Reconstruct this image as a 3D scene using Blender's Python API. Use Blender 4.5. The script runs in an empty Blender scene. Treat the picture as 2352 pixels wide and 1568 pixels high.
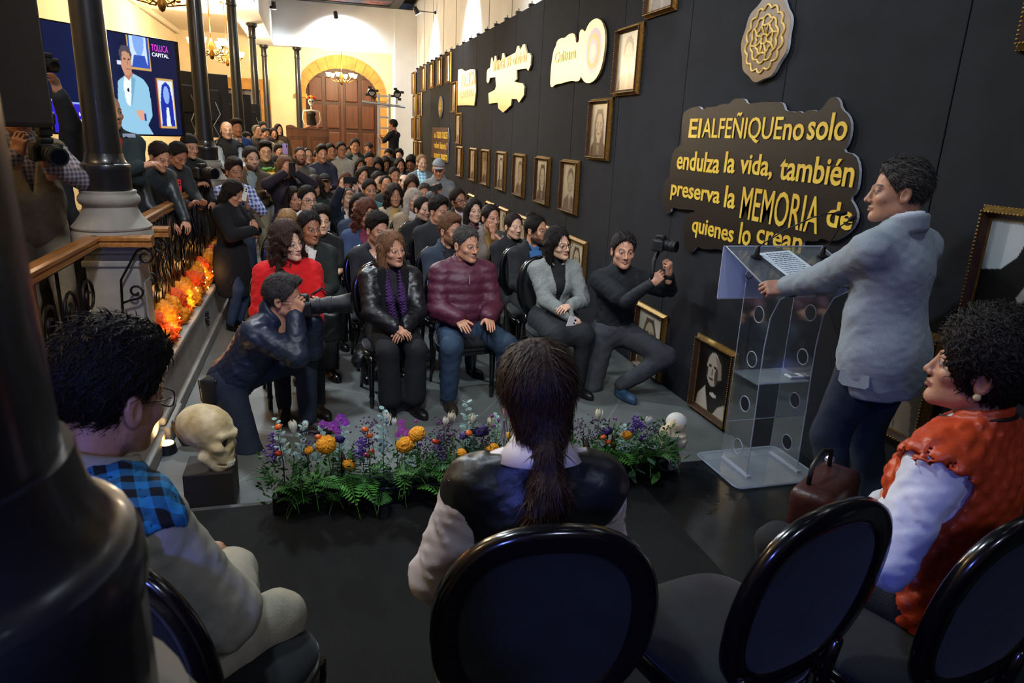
import bpy, bmesh, math, random
import numpy as np
from mathutils import Vector, Matrix
random.seed(7); np.random.seed(7)
SC = bpy.context.scene; COL = SC.collection
# ------------------------------------------------------------------ camera
CAM_Z = 1.95
FPX, CX, CY = 1590.0, 1176.0, 784.0
def _ray(px, py): return np.array([(px-CX)/FPX, (py-CY)/FPX, 1.0])
_Y = _ray(715, 293); _Y /= np.linalg.norm(_Y)
_D = _ray(947, 6200); _D -= _Y*(_D@_Y); _D /= np.linalg.norm(_D)
_X = np.cross(_Y, -_D); _X = _X if _X[0] > 0 else -_X
RW = np.stack([_X, _Y, -_D])            # world from camera (x right, y down, z forward)
CPOS = np.array([0, 0, CAM_Z])
cam_data = bpy.data.cameras.new('camera'); cam = bpy.data.objects.new('camera', cam_data); COL.objects.link(cam)
cam_data.sensor_width = 36; cam_data.lens = FPX/2352*36; cam_data.clip_start = 0.05
_m = Matrix.Identity(4)
for i in range(3):
    _m[i][0] = RW[i, 0]; _m[i][1] = -RW[i, 1]; _m[i][2] = -RW[i, 2]; _m[i][3] = CPOS[i]
cam.matrix_world = _m
SC.camera = cam
cam_data.dof.use_dof = True; cam_data.dof.focus_distance = 5.0; cam_data.dof.aperture_fstop = 9.0
def at(px, py, x=None, y=None, z=None):
    """point of the place seen at a photograph pixel, on a given x, y or z plane"""
    v = RW@_ray(px, py)
    t = x/v[0] if x is not None else (y/v[1] if y is not None else (z-CAM_Z)/v[2])
    return Vector(CPOS+v*t)
# ------------------------------------------------------------------ world, exposure, lights
SC.view_settings.view_transform = 'Standard'; SC.view_settings.look = 'None'
SC.view_settings.exposure = 0.0; SC.view_settings.gamma = 1.0; SC.view_settings.use_curve_mapping = False
world = bpy.data.worlds.new('world'); SC.world = world; world.use_nodes = True
world.node_tree.nodes['Background'].inputs[0].default_value = (0.45, 0.55, 0.75, 1)
world.node_tree.nodes['Background'].inputs[1].default_value = 0.05
def lamp(name, kind, loc, power, color, size=0.1, target=None, spot=100, blend=0.6):
    d = bpy.data.lights.new(name, kind); d.energy = power; d.color = color
    if kind == 'SPOT': d.spot_size = math.radians(spot); d.spot_blend = blend; d.shadow_soft_size = size
    elif kind == 'POINT': d.shadow_soft_size = size
    elif kind == 'AREA': d.size = size
    o = bpy.data.objects.new(name, d); COL.objects.link(o); o.location = loc
    if target is not None:
        o.rotation_euler = (Vector(target)-Vector(loc)).to_track_quat('-Z', 'Y').to_euler()
    return o
COOL = (0.78, 0.90, 1.0); WARM = (1.0, 0.77, 0.48)
# ------------------------------------------------------------------ object helpers
def put(o, parent=None):
    COL.objects.link(o)
    if parent is not None: o.parent = parent
    return o
def tag(o, label=None, cat=None, group=None, kind=None):
    if label: o['label'] = label
    if cat: o['category'] = cat
    if group: o['group'] = group
    if kind: o['kind'] = kind
    return o
def empty(name, loc=(0, 0, 0), rz=0.0, scale=1.0):
    o = bpy.data.objects.new(name, None); COL.objects.link(o); o.empty_display_size = 0.1
    o.location = loc; o.rotation_euler = (0, 0, rz); o.scale = (scale,)*3
    return o
def thing(name, label, cat, loc=(0, 0, 0), rz=0.0, scale=1.0, group=None):
    return tag(empty(name, loc, rz, scale), label, cat, group)
def np_mesh(name, V, Q, T=None, smooth=True, tint=None):
    me = bpy.data.meshes.new(name)
    V = np.asarray(V, np.float32)
    Q = np.asarray(Q, np.int32).reshape(-1, 4); T = np.zeros((0, 3), np.int32) if T is None else np.asarray(T, np.int32).reshape(-1, 3)
    loops = np.concatenate([Q.ravel(), T.ravel()])
    tot = np.concatenate([np.full(len(Q), 4), np.full(len(T), 3)]).astype(np.int32)
    start = np.concatenate([[0], np.cumsum(tot)[:-1]]).astype(np.int32) if len(tot) else np.zeros(0, np.int32)
    me.vertices.add(len(V)); me.vertices.foreach_set('co', V.ravel())
    me.loops.add(len(loops)); me.loops.foreach_set('vertex_index', loops)
    me.polygons.add(len(tot)); me.polygons.foreach_set('loop_start', start); me.polygons.foreach_set('loop_total', tot)
    if smooth: me.polygons.foreach_set('use_smooth', np.ones(len(tot), bool))
    if tint is not None:
        a = me.color_attributes.new('tint', 'FLOAT_COLOR', 'POINT'); a.data.foreach_set('color', np.asarray(tint, np.float32).ravel())
    me.update(calc_edges=True)
    return me
class MB:
    """collects simple solids into one mesh"""
    def __init__(s): s.bm = bmesh.new()
    def _add(s, fn, loc, rot, scale=(1, 1, 1)):
        r = fn(); vs = r['verts']
        M = Matrix.LocRotScale(Vector(loc), rot if rot is not None else Matrix.Identity(3).to_quaternion(), Vector(scale))
        bmesh.ops.transform(s.bm, matrix=M, verts=vs)
        return vs
    def box(s, lo, hi, bevel=0.0, rot=None):
        lo, hi = Vector(lo), Vector(hi)
        vs = s._add(lambda: bmesh.ops.create_cube(s.bm, size=1), (lo+hi)/2, rot, hi-lo)
        if bevel > 0:
            es = list({e for v in vs for e in v.link_edges})
            bmesh.ops.bevel(s.bm, geom=es, offset=bevel, segments=2, affect='EDGES', profile=0.5)
        return s
    def cyl(s, a, b, r1, r2=None, seg=16, caps=True):
        a, b = Vector(a), Vector(b); r2 = r1 if r2 is None else r2; d = b-a
        if d.length < 1e-6: return s
        q = d.to_track_quat('Z', 'Y')
        s._add(lambda: bmesh.ops.create_cone(s.bm, cap_ends=caps, segments=seg, radius1=r1, radius2=r2, depth=d.length), (a+b)/2, q)
        return s
    def ball(s, c, r, scale=(1, 1, 1), seg=12, rot=None):
        s._add(lambda: bmesh.ops.create_uvsphere(s.bm, u_segments=seg, v_segments=max(4, seg//2+1), radius=r), c, rot, scale); return s
    def tube(s, pts, r, seg=6, closed=False, rs=None):
        pts = [Vector(p) for p in pts]; n = len(pts); rings = []
        up = Vector((0, 0, 1))
        prev = None
        for i, p in enumerate(pts):
            if closed: t = pts[(i+1) % n]-pts[i-1]
            else: t = pts[min(i+1, n-1)]-pts[max(i-1, 0)]
            t.normalize()
            if prev is None:
                nrm = t.cross(up)
                if nrm.length < 1e-3: nrm = t.cross(Vector((1, 0, 0)))
            else: nrm = prev-t*prev.dot(t)
            nrm.normalize(); prev = nrm; bn = t.cross(nrm)
            rr = rs[i] if rs is not None else r
            rings.append([s.bm.verts.new(p+(nrm*math.cos(2*math.pi*k/seg)+bn*math.sin(2*math.pi*k/seg))*rr) for k in range(seg)])
        m = n if closed else n-1
        for i in range(m):
            A, B = rings[i], rings[(i+1) % n]
            for k in range(seg):
                s.bm.faces.new((A[k], A[(k+1) % seg], B[(k+1) % seg], B[k]))
        if not closed:
            s.bm.faces.new(rings[0][::-1]); s.bm.faces.new(rings[-1])
        return s
    def lathe(s, prof, c=(0, 0, 0), seg=24, close=True):
        c = Vector(c); rings = []
        for r, z in prof:
            rings.append([s.bm.verts.new(c+Vector((r*math.cos(2*math.pi*k/seg), r*math.sin(2*math.pi*k/seg), z))) for k in range(seg)])
        for A, B in zip(rings, rings[1:]):
            for k in range(seg): s.bm.faces.new((A[k], A[(k+1) % seg], B[(k+1) % seg], B[k]))
        if close: s.bm.faces.new(rings[0][::-1]); s.bm.faces.new(rings[-1])
        return s
    def prism(s, poly, org, ux, uy, depth):
        """extrude a 2D polygon (list of (u,v)) by the vector depth"""
        org, ux, uy, dp = Vector(org), Vector(ux), Vector(uy), Vector(depth)
        A = [s.bm.verts.new(org+ux*u+uy*v) for u, v in poly]; B = [s.bm.verts.new(v.co+dp) for v in A]
        s.bm.faces.new(A); s.bm.faces.new(B[::-1]); n = len(A)
        for i in range(n): s.bm.faces.new((A[i], B[i], B[(i+1) % n], A[(i+1) % n]))
        return s
    def quad(s, *p): s.bm.faces.new([s.bm.verts.new(Vector(q)) for q in p]); return s
    def mesh(s, name, smooth=False):
        bmesh.ops.recalc_face_normals(s.bm, faces=s.bm.faces)
        me = bpy.data.meshes.new(name); s.bm.to_mesh(me); s.bm.free()
        if smooth:
            me.polygons.foreach_set('use_smooth', np.ones(len(me.polygons), bool))
            if smooth == 'auto':
                me.set_sharp_from_angle(angle=math.radians(40))
        return me
    def build(s, name, mat, parent=None, smooth=False, loc=None):
        me = s.mesh(name, smooth); me.materials.append(mat)
        o = put(bpy.data.objects.new(name, me), parent)
        if loc is not None: o.location = loc
        return o
def obj(name, me, mat, parent=None):
    if mat is not None and not me.materials: me.materials.append(mat)
    return put(bpy.data.objects.new(name, me), parent)
def dup(root, loc, rz=None, scale=None, label=None, group=None):
    """copy a thing with its parts and sub-parts"""
    r = root.copy(); COL.objects.link(r); r.location = loc
    if rz is not None: r.rotation_euler = (0, 0, rz)
    if scale is not None: r.scale = (scale,)*3
    if label: r['label'] = label
    if group: r['group'] = group
    for ch in list(root.children):
        c = ch.copy(); COL.objects.link(c); c.parent = r
        for g in list(ch.children):
            d = g.copy(); COL.objects.link(d); d.parent = c
    return r
# ------------------------------------------------------------------ materials
MATS = {}
def srgb(c):
    if isinstance(c, str):
        c = [int(c[i:i+2], 16)/255 for i in (0, 2, 4)]
    return tuple(((v/12.92) if v <= 0.04045 else ((v+0.055)/1.055)**2.4) for v in c)+(1.0,)
def mat(name, color, rough=0.6, metal=0.0, noise=0.0, nscale=30.0, bump=0.0, bscale=60.0, emit=None, estr=0.0, spec=0.5,
        stretch=None, trans=0.0, alpha=1.0, ior=1.45, coat=0.0, sheen=0.0, color2=None):
    if name in MATS: return MATS[name]
    m = bpy.data.materials.new(name); m.use_nodes = True; MATS[name] = m
    nt = m.node_tree; b = nt.nodes['Principled BSDF']; col = srgb(color)
    b.inputs['Base Color'].default_value = col; b.inputs['Roughness'].default_value = rough; b.inputs['Metallic'].default_value = metal
    b.inputs['Specular IOR Level'].default_value = spec; b.inputs['IOR'].default_value = ior
    if trans: b.inputs['Transmission Weight'].default_value = trans
    if alpha < 1: b.inputs['Alpha'].default_value = alpha
    if coat: b.inputs['Coat Weight'].default_value = coat; b.inputs['Coat Roughness'].default_value = 0.12
    if sheen: b.inputs['Sheen Weight'].default_value = sheen; b.inputs['Sheen Roughness'].default_value = 0.4
    if emit is not None: b.inputs['Emission Color'].default_value = srgb(emit); b.inputs['Emission Strength'].default_value = estr
    if noise or bump:
        tc = nt.nodes.new('ShaderNodeTexCoord'); src = tc.outputs['Object']
        if stretch is not None:
            mp = nt.nodes.new('ShaderNodeMapping'); mp.inputs['Scale'].default_value = stretch; nt.links.new(src, mp.inputs[0]); src = mp.outputs[0]
        if noise:
            n = nt.nodes.new('ShaderNodeTexNoise'); n.inputs['Scale'].default_value = nscale; n.inputs['Detail'].default_value = 4; nt.links.new(src, n.inputs['Vector'])
            mx = nt.nodes.new('ShaderNodeMix'); mx.data_type = 'RGBA'
            c2 = srgb(color2) if color2 else None
            mx.inputs[6].default_value = tuple(v*(1-noise) for v in col[:3])+(1,)
            mx.inputs[7].default_value = c2 if c2 else tuple(min(1, v*(1+noise)) for v in col[:3])+(1,)
            mr = nt.nodes.new('ShaderNodeMapRange'); mr.inputs[1].default_value = 0.3; mr.inputs[2].default_value = 0.7
            nt.links.new(n.outputs[0], mr.inputs[0]); nt.links.new(mr.outputs[0], mx.inputs[0]); nt.links.new(mx.outputs[2], b.inputs['Base Color'])
        if bump:
            n2 = nt.nodes.new('ShaderNodeTexNoise'); n2.inputs['Scale'].default_value = bscale; n2.inputs['Detail'].default_value = 3; nt.links.new(src, n2.inputs['Vector'])
            bp = nt.nodes.new('ShaderNodeBump'); bp.inputs['Strength'].default_value = bump; bp.inputs['Distance'].default_value = 0.01
            nt.links.new(n2.outputs[0], bp.inputs['Height']); nt.links.new(bp.outputs[0], b.inputs['Normal'])
    return m
def skin_mat(name, color, rough=0.48):
    if name in MATS: return MATS[name]
    m = mat(name, color, rough=rough, noise=0.10, nscale=60, bump=0.05, bscale=300)
    nt = m.node_tree; b = nt.nodes['Principled BSDF']
    src = b.inputs['Base Color'].links[0].from_socket
    a = nt.nodes.new('ShaderNodeAttribute'); a.attribute_name = 'tint'
    mx = nt.nodes.new('ShaderNodeMix'); mx.data_type = 'RGBA'
    nt.links.new(a.outputs['Alpha'], mx.inputs[0]); nt.links.new(src, mx.inputs[6]); nt.links.new(a.outputs['Color'], mx.inputs[7])
    nt.links.new(mx.outputs[2], b.inputs['Base Color'])
    b.inputs['Subsurface Weight'].default_value = 0.08; b.inputs['Subsurface Radius'].default_value = (0.012, 0.005, 0.003); b.inputs['Subsurface Scale'].default_value = 0.5
    return m
def plaid_mat(name, c1, c2, scale, rough=0.8, axes=('X', 'Z'), rotz=0.0, rotx=0.0):
    """woven two-colour check"""
    if name in MATS: return MATS[name]
    m = bpy.data.materials.new(name); m.use_nodes = True; MATS[name] = m
    nt = m.node_tree; b = nt.nodes['Principled BSDF']; b.inputs['Roughness'].default_value = rough
    tc = nt.nodes.new('ShaderNodeTexCoord'); mp = nt.nodes.new('ShaderNodeMapping'); mp.inputs['Rotation'].default_value = (rotx, 0, rotz)
    nt.links.new(tc.outputs['Object'], mp.inputs[0]); sx = nt.nodes.new('ShaderNodeSeparateXYZ'); nt.links.new(mp.outputs[0], sx.inputs[0])
    outs = []
    for a in axes:
        mu = nt.nodes.new('ShaderNodeMath'); mu.operation = 'MULTIPLY'; mu.inputs[1].default_value = scale; nt.links.new(sx.outputs[a], mu.inputs[0])
        fr = nt.nodes.new('ShaderNodeMath'); fr.operation = 'FRACT'; nt.links.new(mu.outputs[0], fr.inputs[0])
        gt = nt.nodes.new('ShaderNodeMath'); gt.operation = 'GREATER_THAN'; gt.inputs[1].default_value = 0.5; nt.links.new(fr.outputs[0], gt.inputs[0]); outs.append(gt.outputs[0])
    ad = nt.nodes.new('ShaderNodeMath'); ad.operation = 'ADD'; nt.links.new(outs[0], ad.inputs[0]); nt.links.new(outs[1], ad.inputs[1])
    hf = nt.nodes.new('ShaderNodeMath'); hf.operation = 'MULTIPLY'; hf.inputs[1].default_value = 0.5; nt.links.new(ad.outputs[0], hf.inputs[0])
    mx = nt.nodes.new('ShaderNodeMix'); mx.data_type = 'RGBA'; mx.inputs[6].default_value = srgb(c1); mx.inputs[7].default_value = srgb(c2)
    nt.links.new(hf.outputs[0], mx.inputs[0]); nt.links.new(mx.outputs[2], b.inputs['Base Color'])
    return m
# ------------------------------------------------------------------ signed-distance modelling
A3 = lambda *v: np.array(v, np.float32)
def sseg(P, a, b, ra, rb):
    a = np.asarray(a, np.float32); ba = np.asarray(b, np.float32)-a; L = float(ba@ba)+1e-9
    pa = P-a; t = np.clip((pa@ba)/L, 0, 1)
    d = pa-t[:, None]*ba
    return np.sqrt((d*d).sum(1))-(ra+(rb-ra)*t)
def sell(P, c, r, R=None):
    q = P-np.asarray(c, np.float32)
    if R is not None: q = q@np.asarray(R, np.float32)       # columns of R are the local axes
    r = np.asarray(r, np.float32)
    k0 = np.sqrt(((q/r)**2).sum(1)); k1 = np.sqrt(((q/(r*r))**2).sum(1))+1e-9
    return np.where(k0 < 1e-4, -r.min(), k0*(k0-1)/k1)
def sball(P, c, r): d = P-np.asarray(c, np.float32); return np.sqrt((d*d).sum(1))-r
def sbox(P, c, h, rad=0.0, R=None):
    q = P-np.asarray(c, np.float32)
    if R is not None: q = q@np.asarray(R, np.float32)
    q = np.abs(q)-(np.asarray(h, np.float32)-rad)
    return np.sqrt((np.maximum(q, 0)**2).sum(1))+np.minimum(q.max(1), 0)-rad
def smin(a, b, k):
    h = np.clip(0.5+0.5*(b-a)/k, 0, 1); return b+(a-b)*h-k*h*(1-h)
def smax(a, b, k): return -smin(-a, -b, k)
def polymesh(fn, lo, hi, h, B=8):
    """surface nets of fn<0 on a grid, evaluating only the blocks the surface passes through"""
    lo = np.asarray(lo, np.float32); hi = np.asarray(hi, np.float32)
    nb = np.maximum(1, np.ceil((hi-lo)/(h*B)).astype(int)); n = nb*B+1
    g = np.stack(np.meshgrid(*[np.arange(k) for k in nb], indexing='ij'), -1).reshape(-1, 3)
    cen = lo+(g+0.5)*(B*h); fc = fn(cen.astype(np.float32))
    F = np.repeat(np.repeat(np.repeat(np.where(fc < 0, -1.0, 1.0).astype(np.float32).reshape(nb), B, 0), B, 1), B, 2)
    F = np.pad(F, ((0, 1),)*3, mode='edge')
    act = g[np.abs(fc) < B*h*1.15]
    if len(act):
        o = np.stack(np.meshgrid(*[np.arange(B+1)]*3, indexing='ij'), -1).reshape(-1, 3)
        I = (act[:, None, :]*B+o[None]).reshape(-1, 3)
        key = (I[:, 0]*n[1]+I[:, 1])*n[2]+I[:, 2]
        key = np.unique(key); I = np.stack([key//(n[1]*n[2]), (key//n[2]) % n[1], key % n[2]], 1)
        vals = np.concatenate([fn((lo+c*h).astype(np.float32)) for c in np.array_split(I, max(1, len(I)//150000))])
        F.ravel()[key] = vals
    S = F < 0
    c = np.zeros(np.array(F.shape)-1, np.uint8)
    for dx in (0, 1):
        for dy in (0, 1):
            for dz in (0, 1): c += S[dx:n[0]-1+dx, dy:n[1]-1+dy, dz:n[2]-1+dz]
    am = (c > 0) & (c < 8); idx = np.full(c.shape, -1, np.int32); ii = np.argwhere(am); idx[am] = np.arange(len(ii))
    V = np.zeros((len(ii), 3), np.float64); W = np.zeros(len(ii))
    for ax in range(3):
        for u in (0, 1):
            for w in (0, 1):
                off0 = [0, 0, 0]; o2 = [a for a in range(3) if a != ax]; off0[o2[0]] = u; off0[o2[1]] = w
                p0 = ii+off0; p1 = p0.copy(); p1[:, ax] += 1
                f0 = F[tuple(p0.T)]; f1 = F[tuple(p1.T)]; m = (f0 < 0) != (f1 < 0)
                t = np.zeros(len(ii)); t[m] = f0[m]/(f0[m]-f1[m])
                q = p0.astype(np.float64); q[:, ax] += t
                V[m] += q[m]; W[m] += 1
    V = lo+(V/np.maximum(W, 1)[:, None])*h
    quads = []
    for ax in range(3):
        a, b = [q for q in range(3) if q != ax]
        sl0 = [slice(None)]*3; sl1 = [slice(None)]*3; sl0[ax] = slice(0, -1); sl1[ax] = slice(1, None)
        ch = S[tuple(sl0)] != S[tuple(sl1)]; e = np.argwhere(ch)
        e = e[(e[:, a] > 0) & (e[:, b] > 0) & (e[:, a] < n[a]-1) & (e[:, b] < n[b]-1)]
        if not len(e): continue
        def cell(da, db):
            q = e.copy(); q[:, a] += da; q[:, b] += db; return idx[tuple(q.T)]
        Qd = np.stack([cell(-1, -1), cell(0, -1), cell(0, 0), cell(-1, 0)], 1)
        flip = S[tuple(e.T)]
        if ax == 1: flip = ~flip
        Qd[~flip] = Qd[~flip][:, ::-1]
        quads.append(Qd)
    Q = np.concatenate(quads) if quads else np.zeros((0, 4), np.int32)
    Q = Q[(Q >= 0).all(1)]
    return V.astype(np.float32), Q
def rotm(rx=0, ry=0, rz=0):
    return np.array((Matrix.Rotation(math.radians(rz), 3, 'Z')@Matrix.Rotation(math.radians(rx), 3, 'X')@Matrix.Rotation(math.radians(ry), 3, 'Y')), np.float32)
def wob(P, f, seed=0.0):
    """cheap smooth 3D noise in -1..1"""
    x, y, z = P[:, 0]*f+seed, P[:, 1]*f+seed*1.7, P[:, 2]*f-seed*0.6
    return (np.sin(x*1.3+2.1*np.sin(y*0.9+z))+np.sin(y*1.7+1.9*np.sin(z*1.1-x))+np.sin(z*1.5+2.3*np.sin(x*0.8+y*1.2)))/3
# ------------------------------------------------------------------ people: heads, hands, hair, bodies, clothes
def head_sdf(v):
    fem = v.startswith('f'); wide = 1.06 if v.endswith('w') else 1.0; nose = 0.8 if fem else 1.0
    def f(P):
        Pm = P.copy(); Pm[:, 0] = np.abs(P[:, 0])/wide
        d = sell(Pm, (0, 0.012, 0.034), (0.0745, 0.094, 0.084))
        d = smin(d, sell(Pm, (0, -0.032, -0.036), (0.0585 if not fem else 0.0565, 0.060, 0.076)), 0.03)
        jw = 0.046 if not fem else 0.040
        d = smin(d, sseg(Pm, (jw, 0.0, -0.066), (0.012, -0.070, -0.099), 0.017, 0.016), 0.028)
        d = smin(d, sball(Pm, (0, -0.077, -0.099), 0.0165 if not fem else 0.014), 0.02)
        d = smin(d, sell(Pm, (0.042, -0.060, -0.026), (0.020, 0.020, 0.017)), 0.02)
        d = smax(d, -sell(Pm, (0.031, -0.102, 0.000), (0.0185, 0.016, 0.0115)), 0.010)
        d = smin(d, sseg(Pm, (0.008, -0.087, 0.017), (0.043, -0.073, 0.018), 0.0085 if not fem else 0.0065, 0.006), 0.012)
        d = smin(d, sball(Pm, (0.031, -0.0755, -0.001), 0.0140), 0.0025)
        d = smin(d, sseg(Pm, (0.019, -0.0865, 0.0065), (0.043, -0.080, 0.0055), 0.0036, 0.003), 0.003)   # upper lid
        d = smin(d, sseg(Pm, (0, -0.087, 0.012), (0, -0.090-0.016*nose, -0.028), 0.008, 0.0095), 0.010)
        d = smin(d, sball(Pm, (0, -0.094-0.015*nose, -0.034), 0.0105), 0.006)
        d = smin(d, sball(Pm, (0.0115, -0.094-0.004*nose, -0.0375), 0.0078), 0.006)
        d = smin(d, sseg(Pm, (0, -0.0955, -0.0595), (0.021, -0.085, -0.0625), 0.0052, 0.003), 0.005)
        d = smin(d, sseg(Pm, (0, -0.0950, -0.0720), (0.018, -0.085, -0.0690), 0.0066, 0.003), 0.005)
        d = smax(d, -sseg(Pm, (0, -0.1045, -0.0655), (0.022, -0.091, -0.0655), 0.0022, 0.0016), 0.003)
        E_ = sell(Pm, (0.0765, 0.016, -0.010), (0.0095, 0.0195, 0.033), rotm(-12, 0, 0))
        E_ = smax(E_, -sell(Pm, (0.0860, 0.011, -0.009), (0.0085, 0.0115, 0.019)), 0.004)
        d = smin(d, E_, 0.006)
        nk = 0.054 if not fem else 0.046
        d = smin(d, sseg(P, (0, 0.028, -0.05), (0, 0.040, -0.20), nk, nk+0.006), 0.022)
        return d
    return f
_HEADS = {}
def head_geo(v, h):
    if (v, h) not in _HEADS:
        V, Q = polymesh(head_sdf(v), (-0.105, -0.13, -0.20), (0.105, 0.125, 0.13), h)
        _HEADS[(v, h)] = (V, Q)
    return _HEADS[(v, h)]
def head_tint(V, hair, beard='none', fem=False, lips=None, eyes='open', scalp=0.0, grey=False):
    n = len(V); T = np.zeros((n, 4), np.float32)
    x, y, z = np.abs(V[:, 0]), V[:, 1], V[:, 2]
    def over(rgb, a):
        a = np.clip(a, 0, 1)[:, None]
        T[:, :3] = T[:, :3]*(1-a)+np.array(rgb[:3], np.float32)*a*1.0 if False else np.where(a > 0, (T[:, :3]*T[:, 3:]*(1-a)+np.array(rgb[:3], np.float32)*a)/np.maximum(T[:, 3:]*(1-a)+a, 1e-5), T[:, :3])
        T[:, 3:] = T[:, 3:]*(1-a)+a
    front = np.clip((-0.045-y)/0.02, 0, 1)
    # lips
    dl = np.minimum(sseg(np.stack([x, y, z], 1), (0, -0.0975, -0.060), (0.022, -0.086, -0.0635), 0.0062, 0.003),
                    sseg(np.stack([x, y, z], 1), (0, -0.097, -0.0715), (0.019, -0.086, -0.0685), 0.0070, 0.003))
    over(lips or (0.24, 0.085, 0.07), (1-np.clip(dl/0.003+0.4, 0, 1))*(0.85 if lips else 0.55))
    over((0.05, 0.02, 0.018), (np.abs(z+0.0655+x*0.03) < 0.0018)*(x < 0.021)*front*0.8)
    # cheeks
    over((0.42, 0.16, 0.12), np.exp(-(((x-0.044)/0.02)**2+((z+0.03)/0.018)**2))*front*0.16)
    # brows
    zb = 0.0185+0.006*np.sin(np.clip((x-0.012)/0.036, 0, 1)*2.6)
    tb = 0.0036 if fem else 0.0050
    over(hair, (1-np.clip((np.abs(z-zb)-tb*0.6)/(tb*0.7), 0, 1))*(x > 0.011)*(x < 0.049)*front*0.85)
    # eyes
    u = (x-0.031)/0.0150; w = (z+0.0005)/(0.0062 if eyes == 'open' else 0.0018)
    m = 1-(u*u+np.abs(w)**1.8)
    over((0.10, 0.045, 0.035), np.exp(-(u*u*0.7+((z+0.0005)/0.011)**2))*front*0.35)  # soft shading around the eye sockets, painted into the skin colour
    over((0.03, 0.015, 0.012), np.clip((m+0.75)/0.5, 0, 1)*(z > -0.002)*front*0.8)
    if eyes == 'open':
        over((0.34, 0.31, 0.29), np.clip(m/0.25, 0, 1)*front)
        r = np.sqrt((x-0.031)**2+(z-0.0003)**2)
        over((0.018, 0.010, 0.007), np.clip((0.0078-r)/0.0018, 0, 1)*(m > -0.1)*front)
    # nostrils
    over((0.05, 0.02, 0.016), np.exp(-(((x-0.0085)/0.004)**2+((z+0.0425)/0.0028)**2))*(y < -0.085)*0.8)
    b = {'none': 0, 'stubble': 0.28, 'mustache': 0.9, 'beard': 0.88, 'goatee': 0.9, 'greystache': 0.6}.get(beard, 0)
    if b:
        mouth = np.clip(1-np.clip(dl/0.004, 0, 1), 0, 1)
        st = np.clip(1-(((x)/0.030)**2+((z+0.0515)/0.0075)**2), 0, 1)**0.5*(y < -0.07)
        ch = np.clip(1-(((x)/0.034)**2+((z+0.098)/0.026)**2), 0, 1)**0.5*(y < -0.04)
        jaw = np.clip((-0.048-z-np.clip(0.055-x, 0, 1)*0.5)/0.012, 0, 1)*np.clip((-0.128-z)/-0.01, 0, 1)*(y < 0.012)
        jaw = np.maximum(jaw, np.clip((x-0.056)/0.008, 0, 1)*(z < 0.0)*(z > -0.09)*(y < 0.0)*(y > -0.06))
        reg = {'stubble': np.maximum(np.maximum(st, ch), jaw), 'beard': np.maximum(np.maximum(st, ch), jaw), 'mustache': st, 'greystache': st, 'goatee': np.maximum(st, ch)}[beard]
        rgb = (0.30, 0.28, 0.26) if beard == 'greystache' else hair
        over(rgb, reg*b*(1-mouth))
    if scalp:
        sc = np.clip((z-(0.062-0.9*np.clip(y+0.02, 0, 0.085)*1.2))/0.012, 0, 1)*np.where(y < -0.02, (z > 0.062), 1)
        over(hair, sc*scalp)
    return T
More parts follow.
